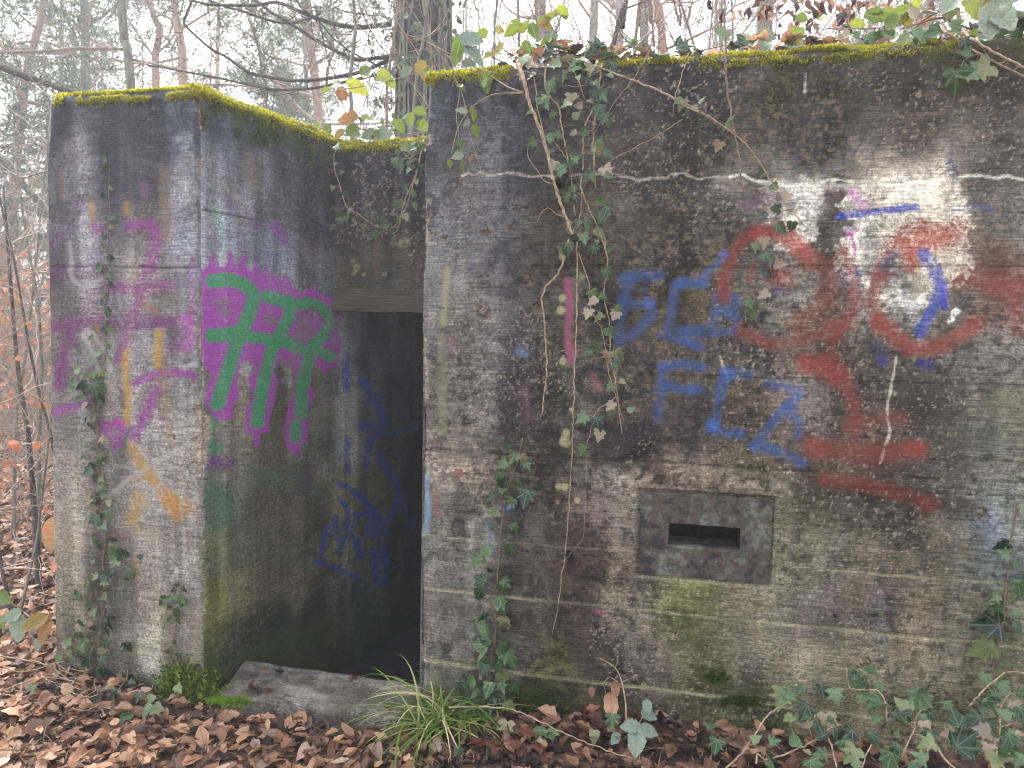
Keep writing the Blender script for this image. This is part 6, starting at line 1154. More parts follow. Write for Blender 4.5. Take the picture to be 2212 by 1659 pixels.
bramble('bramble', 'bramble with yellow and red leaves lying along the moss over the doorway', [(on(BL_, ck, [(930, 1075), (1180, 1080), (1400, 1135), (1600, 1120), (1800, 1080), (2000, 1000), (2190, 930)], (-0.05, -0.12)), 0.004, 0.0025), (on(BL_, ck, [(1920, 1190), (2050, 1150), (2170, 1130)], -0.05), 0.003, 0.002), (on(BL_, ck, [(1180, 1170), (1500, 1160), (1560, 1220)], -0.05), 0.003, 0.002)],
    lv(BL_, ck, [(1500, 1040, 0.14, -80, -0.1, 0), (1640, 1045, 0.12, 80, -0.1, 0), (1330, 1130, 0.09, 20, -0.08, 0), (1240, 1110, 0.085, -20, -0.08, 0), (1550, 1160, 0.12, 60, -0.06, 0), (1420, 1165, 0.085, -40, -0.06, 0), (1920, 1100, 0.11, 30, -0.1, 0), (2060, 1050, 0.11, 40, -0.1, 0), (2130, 1080, 0.10, 60, -0.1, 0), (1000, 1050, 0.08, -80, -0.05, 0), (1050, 1090, 0.08, 60, -0.05, 0), (1250, 1170, 0.07, 80, -0.05, 0), (2110, 970, 0.09, 60, -0.12, 0), (1630, 1010, 0.09, 95, -0.12, 1), (1680, 1150, 0.11, -80, -0.08, 1), (1820, 1160, 0.13, 85, -0.08, 1), (1520, 1100, 0.10, 88, -0.09, 1), (1750, 1150, 0.06, 10, -0.08, 0), (2000, 1025, 0.06, -60, -0.12, 1), (1140, 1160, 0.07, 90, -0.03, 1)]), 'stem_red', 'brambles')
bramble('bramble', 'bramble shoot with fresh green leaves arching in the gap above the doorway', [(on(BL_, ck, [(1380, 790), (1480, 770), (1650, 740), (1900, 690), (2100, 620), (2240, 575)], (-0.3, -0.2)), 0.0035, 0.0025)],
    lv(BL_, ck, [(1585, 750, 0.16, 60, -0.25, 0), (1650, 650, 0.11, 30, -0.25, 0), (1660, 690, 0.07, -10, -0.25, 0), (1830, 680, 0.12, 70, -0.22, 0), (1850, 720, 0.10, 30, -0.22, 0), (1750, 660, 0.09, -60, -0.22, 0), (1440, 820, 0.11, 30, -0.28, 0), (1340, 840, 0.08, -20, -0.28, 0), (1300, 790, 0.07, -60, -0.28, 0), (1390, 780, 0.10, 70, -0.28, 0), (2130, 590, 0.13, 60, -0.2, 0), (2180, 690, 0.09, 20, -0.2, 0), (1990, 620, 0.09, -60, -0.2, 1), (2190, 640, 0.08, 60, -0.2, 0), (1490, 690, 0.07, -60, -0.25, 0)]), 'stem_red', 'brambles')
bramble('bramble', 'bramble with big light green and grey leaves at the top right corner', [(on(W_, c3, [(2010, 200), (1950, 120), (1900, 30), (1880, -60)], (-0.05, -0.1)), 0.005, 0.003), (on(W_, c3, [(1490, 190), (1600, 110), (1720, 50), (1800, -20)], -0.1), 0.004, 0.003), (on(W_, c3, [(940, 190), (1200, 190), (1400, 170), (1480, 130)], -0.12), 0.003, 0.002)],
    lv(W_, c3, [(1945, 170, 0.15, -10, 0.02, 1), (2080, 150, 0.135, 25, 0.03, 1), (1815, 70, 0.125, 0, -0.08, 0), (1750, 40, 0.13, -30, -0.05, 1), (1970, 55, 0.13, -60, -0.08, 0), (2050, 30, 0.13, 70, -0.05, 1), (2010, 75, 0.11, 85, 0.0, 1), (1600, 10, 0.09, -30, -0.12, 0), (1255, 110, 0.095, 80, -0.1, 0), (1270, 75, 0.07, 85, -0.1, 0), (1340, 120, 0.085, 60, -0.1, 0), (1420, 85, 0.095, -80, -0.12, 0), (1460, 130, 0.07, 0, -0.12, 0), (1500, 50, 0.08, 170, -0.1, 0), (1370, 160, 0.08, 30, -0.1, 0), (1150, 150, 0.07, 80, -0.12, 0), (740, 230, 0.10, 130, -0.08, 0), (560, 230, 0.08, 60, -0.1, 1), (930, 145, 0.05, 20, -0.12, 0), (790, 130, 0.06, 60, -0.12, 0), (1880, 230, 0.05, -30, 0.02, 0), (2170, 110, 0.09, 60, -0.05, 1)]), 'stem_red', 'brambles')
# ================================================================== SEDGE, GROUND PLANTS
def blade_geo(r, L):
    nseg = 9; t = np.linspace(0, 1, nseg); bend = r.uniform(0.45, 1.1); w = r.uniform(0.0028, 0.0048)
    a0_ = r.uniform(R_(8), R_(66)); a = a0_-t*(a0_+R_(70)*r.uniform(0.3, 1.0))*bend**0.6; dx = np.cos(a); dz = np.sin(a); x = np.concatenate([[0], np.cumsum((dx[1:]+dx[:-1])/2)])*L/(nseg-1); z = np.concatenate([[0], np.cumsum((dz[1:]+dz[:-1])/2)])*L/(nseg-1)
    wv_ = w*(1-t**3*0.95); side = r.normal(0, 0.02)*t**2
    V = np.concatenate([np.stack([x, side-wv_, z+0.002*t], 1), np.stack([x, side, z-0.0012], 1), np.stack([x, side+wv_, z+0.002*t], 1)])
    F = [(i, i+nseg, i+nseg+1, i+1) for i in range(nseg-1)]+[(i+nseg, i+2*nseg, i+2*nseg+1, i+nseg+1) for i in range(nseg-1)]
    return V, np.array(F), np.zeros((len(V), 2))
GRg = np.random.default_rng(8); BLADES = [leaf_mesh('sedge_blade', *blade_geo(GRg, 1.0), M['grass']) for _ in range(10)]
# blades are built 1 m long and scaled, so widen them here
for me in BLADES:
    for v in me.vertices: v.co.y *= 2.6
def sedge(label, base, n, L0, L1, az=None):
    root = thing('sedge_tuft', base, label, 'grass tuft', None)
    for k in range(n):
        o = bpy.data.objects.new('blade', BLADES[GRg.integers(10)]); link(o, root)
        a_ = GRg.uniform(0, 2*math.pi) if az is None else R_(GRg.normal(az[0], az[1]))
        p = GRg.normal(0, 0.05, 2); o.location = (p[0], p[1], 0.0); s = GRg.uniform(L0, L1); o.scale = (s, s, s); o.rotation_euler = (GRg.normal(0, 0.25), GRg.normal(0, 0.15), a_)
    return root
def gpt(px_, py_, z0=-0.08):
    P = Gp(px_, py_, z0); P[2] = float(ground_z(P[0], P[1])); return P
b0 = gpt(*cb(800, 1420)); b0[2] += 0.05
sedge('large yellow green sedge tuft with drooping straw blades below the door corner', b0, 170, 0.22, 0.50)
sedge('small sedge tuft at the foot of the climbing ivy', gpt(*cb(1120, 1420))+np.array([0, 0, 0.02]), 34, 0.16, 0.32)
sedge('sedge tuft with narrow green blades at the lower left corner', gpt(10, 1610), 26, 0.15, 0.28)
# ground ivy at the right
def gv(conv, pts): return np.array([W_(*conv(x, y), off) for x, y, off in pts])
paths = [(gv(cr, [(220, 1659, 0.5), (330, 1560, 0.4), (420, 1430, 0.32), (500, 1310, 0.26), (570, 1260, 0.2), (680, 1250, 0.14)]), 0.0038, 0.0028, 0.1), (gv(cr, [(430, 1620, 0.45), (440, 1560, 0.42), (500, 1600, 0.42), (640, 1550, 0.38), (800, 1480, 0.34), (900, 1400, 0.3), (1000, 1360, 0.26)]), 0.004, 0.003, 0.3),
         (gv(cr, [(1300, 1340, 0.24), (1290, 1230, 0.2), (1240, 1140, 0.14), (1140, 1130, 0.12), (1050, 1110, 0.1), (1030, 980, 0.08)]), 0.0042, 0.0022, 0.4), (gv(cr, [(1850, 1240, 0.14), (1930, 1150, 0.12), (1990, 1090, 0.1), (2100, 1015, 0.08), (2212, 1020, 0.08), (2330, 1030, 0.08)]), 0.004, 0.003, 0.2), (gv(cr, [(1640, 1520, 0.4), (1700, 1610, 0.44), (1760, 1659, 0.46)]), 0.004, 0.003, 0.4),
         (gv(cr, [(820, 1300, 0.2), (850, 1380, 0.26), (920, 1480, 0.34), (960, 1640, 0.46)]), 0.004, 0.003, 0.5), (gv(cr, [(1190, 1500, 0.38), (1150, 1600, 0.42), (1130, 1659, 0.45)]), 0.003, 0.002, 0.4), (gv(cr, [(1400, 1560, 0.36), (1480, 1400, 0.28), (1500, 1300, 0.2), (1600, 1220, 0.12)]), 0.003, 0.002, 0.8), (gv(cr, [(1900, 1450, 0.3), (2050, 1380, 0.24), (2200, 1350, 0.22)]), 0.004, 0.003, 0.9), (gv(cr, [(2020, 1600, 0.4), (2050, 1450, 0.3), (2060, 1240, 0.16), (2130, 1150, 0.1)]), 0.003, 0.002, 0.8)]
ex = []
rg = np.random.default_rng(61)
for x, y, s in [(x_, y_, s_*0.86) for x_, y_, s_ in ((610, 1140, 0.10), (750, 1110, 0.06), (865, 1110, 0.07), (950, 1130, 0.075), (770, 1235, 0.085), (890, 1290, 0.10), (670, 1310, 0.055), (780, 1350, 0.06), (1150, 1100, 0.085), (1130, 1190, 0.07), (1230, 1010, 0.06), (1100, 1000, 0.06), (1520, 1150, 0.115), (1440, 1280, 0.08), (1380, 1240, 0.08), (1690, 1210, 0.05), (1950, 1030, 0.07), (1940, 1240, 0.085), (1920, 1310, 0.09), (1780, 1380, 0.085), (1740, 1420, 0.06), (1590, 1410, 0.06), (1610, 1480, 0.075), (1760, 1510, 0.11), (1850, 1470, 0.075), (1330, 1550, 0.09), (1380, 1500, 0.07), (1070, 1400, 0.10), (1090, 1520, 0.085), (1180, 1420, 0.07), (1000, 1470, 0.07), (980, 1390, 0.05), (690, 1510, 0.07), (2110, 1430, 0.085), (2030, 1570, 0.07), (2110, 1560, 0.07), (1560, 1610, 0.07), (790, 1600, 0.08), (170, 1460, 0.07), (100, 1370, 0.045), (400, 1470, 0.05), (1270, 1110, 0.06), (1060, 1050, 0.05), (1190, 1160, 0.06), (1350, 1200, 0.06), (640, 1190, 0.06), (2190, 1560, 0.06), (1480, 1620, 0.06), (880, 1440, 0.06), (520, 1480, 0.05), (2060, 1080, 0.06), (1830, 1310, 0.06), (1240, 1300, 0.05), (2180, 1250, 0.06))]:
    off = 0.06+0.42*max(0, (y-1080)/560); P = W_(*cr(x, y), off)
    ex.append((P, N*0.8+Z*0.7+rg.normal(0, 0.25, 3), -Z*0.7+rg.normal(0, 0.6, 3)+N*0.2, s, rg.random() < 0.06))
ivy_plant('ground_ivy', 'ivy patch with dark green leaves and pale stems among leaves below the steel plate', None, paths, N*0.7+Z*0.7, 40, (0.032, 0.062), 'stem', extra=ex, dry=0.12, cat='ivy')
paths = [(gv(cl, [(-30, 900, 0.3), (150, 930, 0.25), (300, 960, 0.2), (400, 1020, 0.16), (470, 1090, 0.14), (440, 1200, 0.2), (400, 1310, 0.3)]), 0.004, 0.003, 0.2), (gv(cl, [(0, 1140, 0.35), (200, 1070, 0.25), (350, 1050, 0.2), (500, 1080, 0.14)]), 0.004, 0.002, 0.3), (gv(cl, [(380, 960, 0.2), (440, 1000, 0.18), (520, 1050, 0.12)]), 0.003, 0.002, 0.2), (gv(cl, [(600, 1180, 0.2), (680, 1150, 0.14), (760, 1220, 0.2), (800, 1330, 0.3)]), 0.003, 0.002, 0.5), (gv(cl, [(560, 1270, 0.22), (620, 1330, 0.26), (700, 1230, 0.18), (830, 1080, 0.08), (850, 1000, 0.05)]), 0.003, 0.0015, 0.6), (gv(cl, [(980, 1190, 0.1), (1010, 1130, 0.08), (1020, 1090, 0.06)]), 0.002, 0.0015, 0.5), (gv(cl, [(540, 1230, 0.2), (570, 1140, 0.15), (540, 1090, 0.1)]), 0.003, 0.002, 0.4), (gv(cl, [(640, 1190, 0.16), (720, 1090, 0.1), (780, 1060, 0.08)]), 0.002, 0.001, 0.2), (gv(cl, [(20, 980, 0.3), (120, 1010, 0.26), (260, 990, 0.2), (420, 940, 0.15)]), 0.003, 0.002, 0.2)]
ex = [(W_(*cl(x, y), 0.06+0.3*max(0, (y-950)/450)), N*0.8+Z*0.7+rg.normal(0, 0.25, 3), -Z*0.6+rg.normal(0, 0.6, 3), s, False) for x, y, s in ((180, 1010, 0.07), (160, 1110, 0.07), (70, 1250, 0.06), (350, 1160, 0.06), (400, 1090, 0.05), (210, 1420, 0.085), (560, 1290, 0.08), (600, 1350, 0.07), (540, 1340, 0.06), (690, 1310, 0.07), (840, 1330, 0.07), (860, 1280, 0.06), (760, 1180, 0.06), (760, 1130, 0.06), (1020, 1165, 0.055), (1010, 1235, 0.07), (1075, 1240, 0.06), (930, 1150, 0.05), (1180, 1100, 0.05), (40, 1080, 0.05), (640, 1280, 0.06))]
for _ in range(26):
    x0_, y0_ = rg.uniform(-60, 760), rg.uniform(980, 1330); o_ = 0.1+0.3*max(0, (y0_-950)/450); an_ = rg.uniform(0, 6.28); pp_ = []
    for q_ in range(5):
        pp_.append((x0_, y0_, o_)); an_ += rg.normal(0, 0.55); x0_ += 62*math.cos(an_); y0_ += 38*math.sin(an_); o_ += rg.normal(0, 0.02)
    g_ = gv(cl, pp_); g_[:, 2] = np.maximum(g_[:, 2], ground_z(g_[:, 0], g_[:, 1])+rg.uniform(0.04, 0.12)); paths.append((g_, 0.0026, 0.0014, 0.12))
ivy_plant('ground_ivy', 'pale tangled ivy runners with few leaves at the foot of the left wing', None, paths, N*0.7+Z*0.7, 16, (0.04, 0.065), 'stem', extra=ex, dry=0.1, cat='ivy')
ivy_plant('ground_ivy', 'few single ivy leaves rooted in dark wet leaves under the front wall', None, [(gv(cb, [(1480, 1480, 0.2), (1500, 1380, 0.14), (1470, 1350, 0.1)]), 0.002, 0.001, 1.0), (gv(cb, [(850, 1620, 0.4), (870, 1540, 0.34), (840, 1480, 0.3)]), 0.002, 0.001, 1.0)], N*0.7+Z*0.7, 20, (0.05, 0.07), 'stem', extra=[(W_(*cb(x, y), 0.2), N+Z*0.5, -Z, s, False) for x, y, s in ((1510, 1400, 0.1), (1250, 1345, 0.07), (860, 1560, 0.075), (1830, 1400, 0.06), (1950, 1300, 0.06))], cat='ivy')
# seedlings by the wall foot
bramble('bramble_seedling', 'young bramble with grey green toothed leaves growing from brown leaves', [(gv(cb, [(2130, 1600, 0.3), (2120, 1500, 0.24), (2110, 1400, 0.2), (2160, 1290, 0.16)]), 0.002, 0.0015)], [(W_(*cb(x, y), 0.22), N*0.7+Z*0.7, U*math.sin(R_(a_))-Z*math.cos(R_(a_)), s, True) for x, y, s, a_ in ((2110, 1490, 0.11, 0), (2070, 1380, 0.09, -80), (2180, 1410, 0.09, 70), (1975, 1460, 0.06, -20), (2180, 1240, 0.06, 10), (2190, 1310, 0.07, 60))], 'stem')
w0 = gv(cb, [(2040, 1340, 0.2), (2035, 1220, 0.16), (2010, 1080, 0.12), (1970, 990, 0.09), (1900, 940, 0.07), (1855, 915, 0.06)])
bramble('withered_seedling', 'leafless grey seedling with hanging shrivelled leaf in front of the wall', [(w0, 0.004, 0.0012), (gv(cb, [(1965, 985, 0.09), (1985, 940, 0.08)]), 0.0015, 0.001), (gv(cb, [(2010, 1080, 0.12), (2090, 1050, 0.1), (2125, 1075, 0.1)]), 0.0018, 0.0008), (gv(cb, [(1985, 1080, 0.12), (1930, 1050, 0.1), (1880, 1090, 0.1), (1830, 1090, 0.1)]), 0.0018, 0.0008), (gv(cb, [(1925, 1290, 0.12), (1915, 1200, 0.1), (1890, 1100, 0.1)]), 0.0018, 0.001)], [], 'stem', None, 'seedling')
for x, y, s, a_ in ((1930, 1220, 0.11, 10), (1805, 1150, 0.05, -5), (1950, 1120, 0.07, 15)):
    o = place_leaf(BEECH[5], 'withered_leaf', None, None, W_(*cb(x, y), 0.12)+Z*s*0.5, N+VR.normal(0, 0.4, 3), -Z+U*math.sin(R_(a_)), s)
    tagp(o, 'shrivelled tan leaf hanging from the leafless seedling below the wall', 'leaf', 'shrivelled leaves on the seedling')
bramble('bramble_seedling', 'low bramble with bright green leaves left of the wing by the path', [(np.array([Dp(*cl(x, y), 3.9+k*0.1) for k, (x, y) in enumerate(((380, 800), (250, 690), (140, 600), (0, 490)))]), 0.003, 0.002)], [(Dp(*cl(x, y), 3.95), N*0.8+Z*0.6+VR.normal(0, 0.2, 3), U*math.sin(R_(a_))-Z*math.cos(R_(a_)), s, g_) for x, y, s, a_, g_ in ((280, 700, 0.13, -40, 0), (350, 750, 0.13, 10, 0), (140, 720, 0.14, 5, 1), (40, 530, 0.11, 60, 0), (110, 640, 0.10, -50, 1), (20, 690, 0.08, 40, 0), (290, 820, 0.08, 0, 1))], 'stem')

# ================================================================== LOG AND BACKGROUND WOOD
lc = Dp(126, 1160, 5.9); la = np.array([0.28, 0.96, 0.0]); la /= np.linalg.norm(la); lr = 0.165
lc[2] = max(lc[2], float(ground_z(lc[0], lc[1]))+lr*0.9)
lg_ = thing('cut_log', lc-Z*lr, 'sawn log with pale cut face half hidden behind the left wing', 'log')
e1 = np.cross(la, Z); e1 /= np.linalg.norm(e1); th = np.arange(28)/28*2*math.pi
rr = lr*(1+0.03*np.sin(th*3)+0.02*np.sin(th*7))
ring = lambda k, s=1.0: lc+la*k+s*rr[:, None]*(np.cos(th)[:, None]*e1+np.sin(th)[:, None]*Z)
Vb = np.concatenate([ring(0), ring(0.45), ring(0.9)]); Qb = [(j*28+k, j*28+(k+1) % 28, (j+1)*28+(k+1) % 28, (j+1)*28+k) for j in range(2) for k in range(28)]
mesh_np('bark', Vb, np.array(Qb), M['bark_dark'], lg_, lc-Z*lr, True)
Vc = np.concatenate([ring(-0.002, 0.97), ring(-0.012, 0.6), [lc-la*0.016]]); Tc = [(28+k, 56, 28+(k+1) % 28) for k in range(28)]
mesh_np('cut_face', Vc, [np.array([(k, 28+k, 28+(k+1) % 28, (k+1) % 28) for k in range(28)]), np.array(Tc)], M['wood'], lg_, lc-Z*lr, False)

TR = np.random.default_rng(77)
def limb(a, p, d, L, r, depth, out=None, droop=0.0, wig=0.25, sides=3, tips=None, fork=3):
    n = 6; P = [p]; dd = d/np.linalg.norm(d)
    for k in range(n-1):
        dd = dd+TR.normal(0, wig*0.35, 3)+Z*(0.06-droop); dd /= np.linalg.norm(dd); P.append(P[-1]+dd*L/(n-1))
    P = np.array(P); a.tube(P, np.linspace(r, r*0.35, n), sides if r > 0.006 else 3, cap=False)
    if tips is not None: tips.append((P[-1], dd)); tips.append((P[-3], dd))
    if depth > 0:
        for j in range(fork):
            k = TR.integers(1, n); s = TR.normal(0, 1, 3); s -= (s@dd)*dd; s /= np.linalg.norm(s)+1e-9
            limb(a, P[k], dd*0.65+s*0.85+Z*0.1, L*TR.uniform(0.4, 0.65), max(r*0.45, 0.0016), depth-1, out, droop, wig, sides, tips, fork)
def trunk_pts(px, dist, top, base_to=True):
    """px: measured points up the trunk; continued straight down to the ground and up to height top"""
    P = np.array([Dp(x, y, dist) for x, y in px]); P = P[np.argsort(P[:, 2])]
    d = P[1]-P[0]; d = d/d[2]; g = float(ground_z(P[0][0], P[0][1])); b = P[0]+d*(g-0.1-P[0][2])*np.array([0.6, 0.6, 1])
    e = P[-1]-P[-2]; e = e/max(e[2], 0.05); t = P[-1]+e*max(top-P[-1][2], 0.3)*np.array([0.7, 0.7, 1])
    return smooth_path(np.vstack([b, P, t]), 5)
def needle_tufts(T, tips, size=0.16, n=9):
    V, F, R = [], [], []; k = len(V)
    for p, d in tips:
        r = TR.random()
        for j in range(n):
            e = d*0.5+TR.normal(0, 0.75, 3)+Z*0.15; e /= np.linalg.norm(e)+1e-9; s = np.cross(e, TR.normal(0, 1, 3)); s /= np.linalg.norm(s)+1e-9
            L = size*TR.uniform(0.6, 1.25); q = p+TR.normal(0, size*0.35, 3); w = size*0.085
            m_ = len(V); V += [q-s*w, q+s*w, q+e*L+s*w*0.4, q+e*L-s*w*0.4]; F.append((m_, m_+1, m_+2, m_+3)); R += [r*0.8+0.2*TR.random()]*4
    return V, F, R
def pine(label, px, dist, r, top=15.0, z0=4.5, nl=26, L=2.4, bark='bark_pine', size=0.2, lean_side=0.0, nt=2, cat='pine tree', name='pine_tree'):
    q = trunk_pts(px, dist, top); root = thing(name, q[0], label, cat, 'trees behind the bunker')
    a = Acc(); zz = q[:, 2]; a.tube(q, r*(1-0.6*np.clip((zz-zz[0])/(zz[-1]-zz[0]), 0, 1)), 9); a.build('trunk', M[bark], root, q[0])
    tips = []
    nl = max(8, int(nl*0.8))
    for i in range(nl):
        b = Acc(); z = z0+(top-z0)*((i+TR.random())/nl)**1.0; k = np.argmin(abs(zz-z)); an = TR.uniform(0, 2*math.pi)
        d = np.array([math.cos(an)+lean_side, math.sin(an), TR.uniform(-0.1, 0.5)]); limb(b, q[k], d, L*TR.uniform(0.5, 1.1)*(1.1-0.5*(z-z0)/(top-z0)), r*0.28, 2, None, 0.02, 0.5, 4, tips, 3)
        b.build('branch', M['twig'], root, q[0])
    tt = []
    for p, d in tips:
        for _ in range(nt): tt.append((p+TR.normal(0, size*0.6, 3), d))
    V, F, R = needle_tufts(None, tt, size, 6); o = mesh_np('crown', np.array(V), np.array(F), M['needles'], root, q[0], False, dict(rnd=np.array(R))); return root
def spruce(label, base, h, rad, nwh=22):
    root = thing('spruce_tree', base, label, 'spruce tree', 'trees behind the bunker'); a = Acc(); a.tube(np.array([base, base+Z*h*0.5, base+Z*h]), [h*0.013, h*0.008, 0.01], 7); a.build('trunk', M['bark_dark'], root, base)
    tips = []; b = Acc()
    for w in range(nwh):
        z = 0.3+(h-0.4)*w/nwh; R = rad*(1-w/nwh)**0.85+0.1
        for j in range(7):
            an = TR.uniform(0, 2*math.pi); d = np.array([math.cos(an), math.sin(an), -0.15]); L = R*TR.uniform(0.7, 1.1); P = np.array([base+Z*z, base+Z*z+d*L*0.5, base+Z*(z-0.05*L)+d*L]); b.tube(P, [0.012, 0.008, 0.003], 3, cap=False)
            for t in np.linspace(0.25, 1, max(3, int(L/0.16))): tips.append((base+Z*z+d*L*t+TR.normal(0, 0.05, 3), d-0.4*Z))
    o = b.build('branches', M['twig'], root, base); o['kind'] = 'stuff'
    V, F, Rr = needle_tufts(None, tips, 0.17, 8); mesh_np('crown', np.array(V), np.array(F), M['needles'], root, base, False, dict(rnd=np.array(Rr)*0.55)); return root
def bare_tree(label, px, dist, r, top=9.0, z0=2.5, nl=10, L=1.6, bark='bark_grey', name='bare_tree', cat='bare tree', group='trees behind the bunker', depth=2, extra=(), fork=3):
    q = trunk_pts(px, dist, top); root = thing(name, q[0], label, cat, group)
    a = Acc(); zz = q[:, 2]; a.tube(q, r*(1.08-0.5*np.clip((zz-zz[0])/(zz[-1]-zz[0]), 0, 1)), 9 if r > 0.03 else 6); a.build('trunk', M[bark], root, q[0])
    bm_ = M['twig' if bark != 'bark_dark' else 'bark_dark']
    for i in range(nl):
        b = Acc(); z = z0+(top-z0)*TR.random(); k = min(np.argmin(abs(zz-z)), len(q)-2); an = TR.uniform(0, 2*math.pi); d = np.array([math.cos(an), math.sin(an), TR.uniform(0.1, 1.0)])
        limb(b, q[k], d, L*TR.uniform(0.4, 1.0), max(r*0.3, 0.004), depth, None, 0.0, 0.45, 4, None, fork)
        b.build('branch', bm_, root, q[0])
    for P, r0, r1 in extra:
        b = Acc(); Q = smooth_path(P, 6); b.tube(Q, np.linspace(r0, r1, len(Q)), 6)
        for k in range(2, len(Q)-1, 2):
            s = TR.normal(0, 1, 3); limb(b, Q[k], s/np.linalg.norm(s)+(Q[k+1]-Q[k])/np.linalg.norm(Q[k+1]-Q[k]), TR.uniform(0.3, 0.9), max(r1*0.7, 0.003), 1, None, 0.0, 0.5, 3, None, 3)
        b.build('branch', bm_, root, q[0])
    return root
# left group
c0 = lambda x, y: (x/5.333, y/5.333)                       # first close view of the sky at the upper left
D8 = 8.0
bare_tree('slim smooth grey trunk rising behind the left wing with a long side branch', [(283, 190), (272, 100), (262, 0)], D8, 0.055, 9.0, 6.5, 5, 1.2, 'bark_grey', extra=[(np.array([Dp(*c0(x, y), D8-0.1*k) for k, (x, y) in enumerate(((1400, 570), (1330, 560), (1100, 562), (850, 552), (630, 582), (300, 592), (0, 600), (-200, 600)))]), 0.02, 0.010), (np.array([Dp(*c0(x, y), D8+0.05*k) for k, (x, y) in enumerate(((1500, 680), (1750, 730), (2100, 820), (2500, 900)))]), 0.014, 0.008)])
pine('tall pine at the far left with dense blue green needles', [(50, 220), (75, 90), (95, 0)], 19, 0.14, 15, 5.5, 40, 2.6, size=0.24)
pine('pine with greyish trunk left of the slim smooth trunk', [(184, 200), (185, 110), (182, 0)], 20, 0.17, 15, 6.0, 44, 3.0, 'bark_grey', 0.2, nt=1)
pine('forked orange pine right of the slim smooth trunk', [(337, 180), (336, 120), (345, 60), (322, 0)], 19, 0.13, 15, 7.5, 26, 2.4, nt=1)
pine('orange pine trunk above the middle of the left wing', [(396, 180), (390, 90), (376, 0)], 18, 0.15, 15, 7.0, 30, 2.6, nt=1)
pine('reddish pine trunk above the recess with wide open crown', [(690, 268), (676, 140), (662, 0)], 17, 0.14, 14, 5.2, 34, 2.6)
pine('pale pine far behind with crown left of ivy covered trunk', [(662, 260), (660, 150), (655, 60)], 27, 0.11, 15, 6, 30, 2.6, 'bark_grey', 0.22)
pine('small dark pine low behind the left wing slope', [(575, 240), (572, 190), (570, 140)], 22, 0.09, 8.6, 4.0, 34, 1.7, 'bark_dark', 0.22, 0.0, 3)
pine('distant pine between the two left pines', [(130, 230), (132, 120), (134, 0)], 27, 0.13, 16, 6, 36, 2.6, size=0.22, nt=2)
pine('distant pine with thin crown above the mossy wing corner', [(470, 200), (470, 100), (474, 0)], 30, 0.13, 17, 7.5, 22, 2.2, size=0.22, nt=1)
pine('pine crown seen through twigs above the long right wall', [(1880, 100), (1880, 40), (1884, 0)], 22, 0.13, 14, 5.0, 34, 2.6, size=0.22, nt=2)
pine('distant pine behind the thicket right of the middle', [(1545, 130), (1545, 60), (1548, 0)], 28, 0.12, 15, 4.5, 34, 2.8, 'bark_grey', 0.22, nt=1)
for k, (x, dist, h, rd) in enumerate(((40, 16, 6.3, 1.7), (110, 20, 7.6, 1.9), (-60, 17, 7.0, 1.8))):
    p = Dp(x, 700, dist); p[2] = float(ground_z(p[0], p[1])); spruce(['dark spruce low at the left edge behind the twigs', 'dark spruce close beside the left wing far behind', 'spruce standing beyond the left picture edge'][k], p, h, rd, 24)
# ivy covered trunk right of the recess
DT = 7.2
q = trunk_pts([(916, 300), (918, 150), (915, 0)], DT, 10); tr = thing('ivy_covered_tree', q[0], 'thick trunk wrapped in ivy stems and leaves behind the doorway', 'tree', 'trees behind the bunker')
a = Acc(); a.tube(q, 0.25, 14); a.build('trunk', M['bark_dark'], tr, q[0])
for k in range(16):
    an = TR.uniform(math.pi*0.85, math.pi*2.1); rr_ = 0.262; pts = []
    for z in np.linspace(2.0, 8.0, 14):
        an += TR.normal(0, 0.09); i = np.argmin(abs(q[:, 2]-z)); c = q[i].copy(); c[2] = z; pts.append(c+rr_*np.array([math.cos(an), math.sin(an), 0])*(1+0.05*TR.random()))
    a = Acc(); a.tube(smooth_path(pts, 3), TR.uniform(0.008, 0.022), 5); a.build('ivy_stem', M['bark_grey' if k % 3 else 'stem'], tr, q[0])
it = []
for _ in range(1500):
    z = TR.uniform(2.2, 7.5); an = TR.uniform(math.pi*0.8, math.pi*2.2); i = np.argmin(abs(q[:, 2]-z)); rr_ = 0.25+abs(TR.normal(0, 0.12)); d = np.array([math.cos(an), math.sin(an), 0]); p = q[i]+d*rr_; p[2] = z
    if float(fbm(np.array([an*3]), np.array([z*2.5]), 3, 5)[0]) < 0.46: continue
    it.append((TR.integers(9), p, basis(d+TR.normal(0, 0.4, 3), -Z+TR.normal(0, 0.5, 3)), TR.uniform(0.05, 0.085), TR.random()))
o = bake(ivy_g, it, 'ivy_leaves', M['ivy_stuff'], tr, q[0]); o['kind'] = 'stuff'
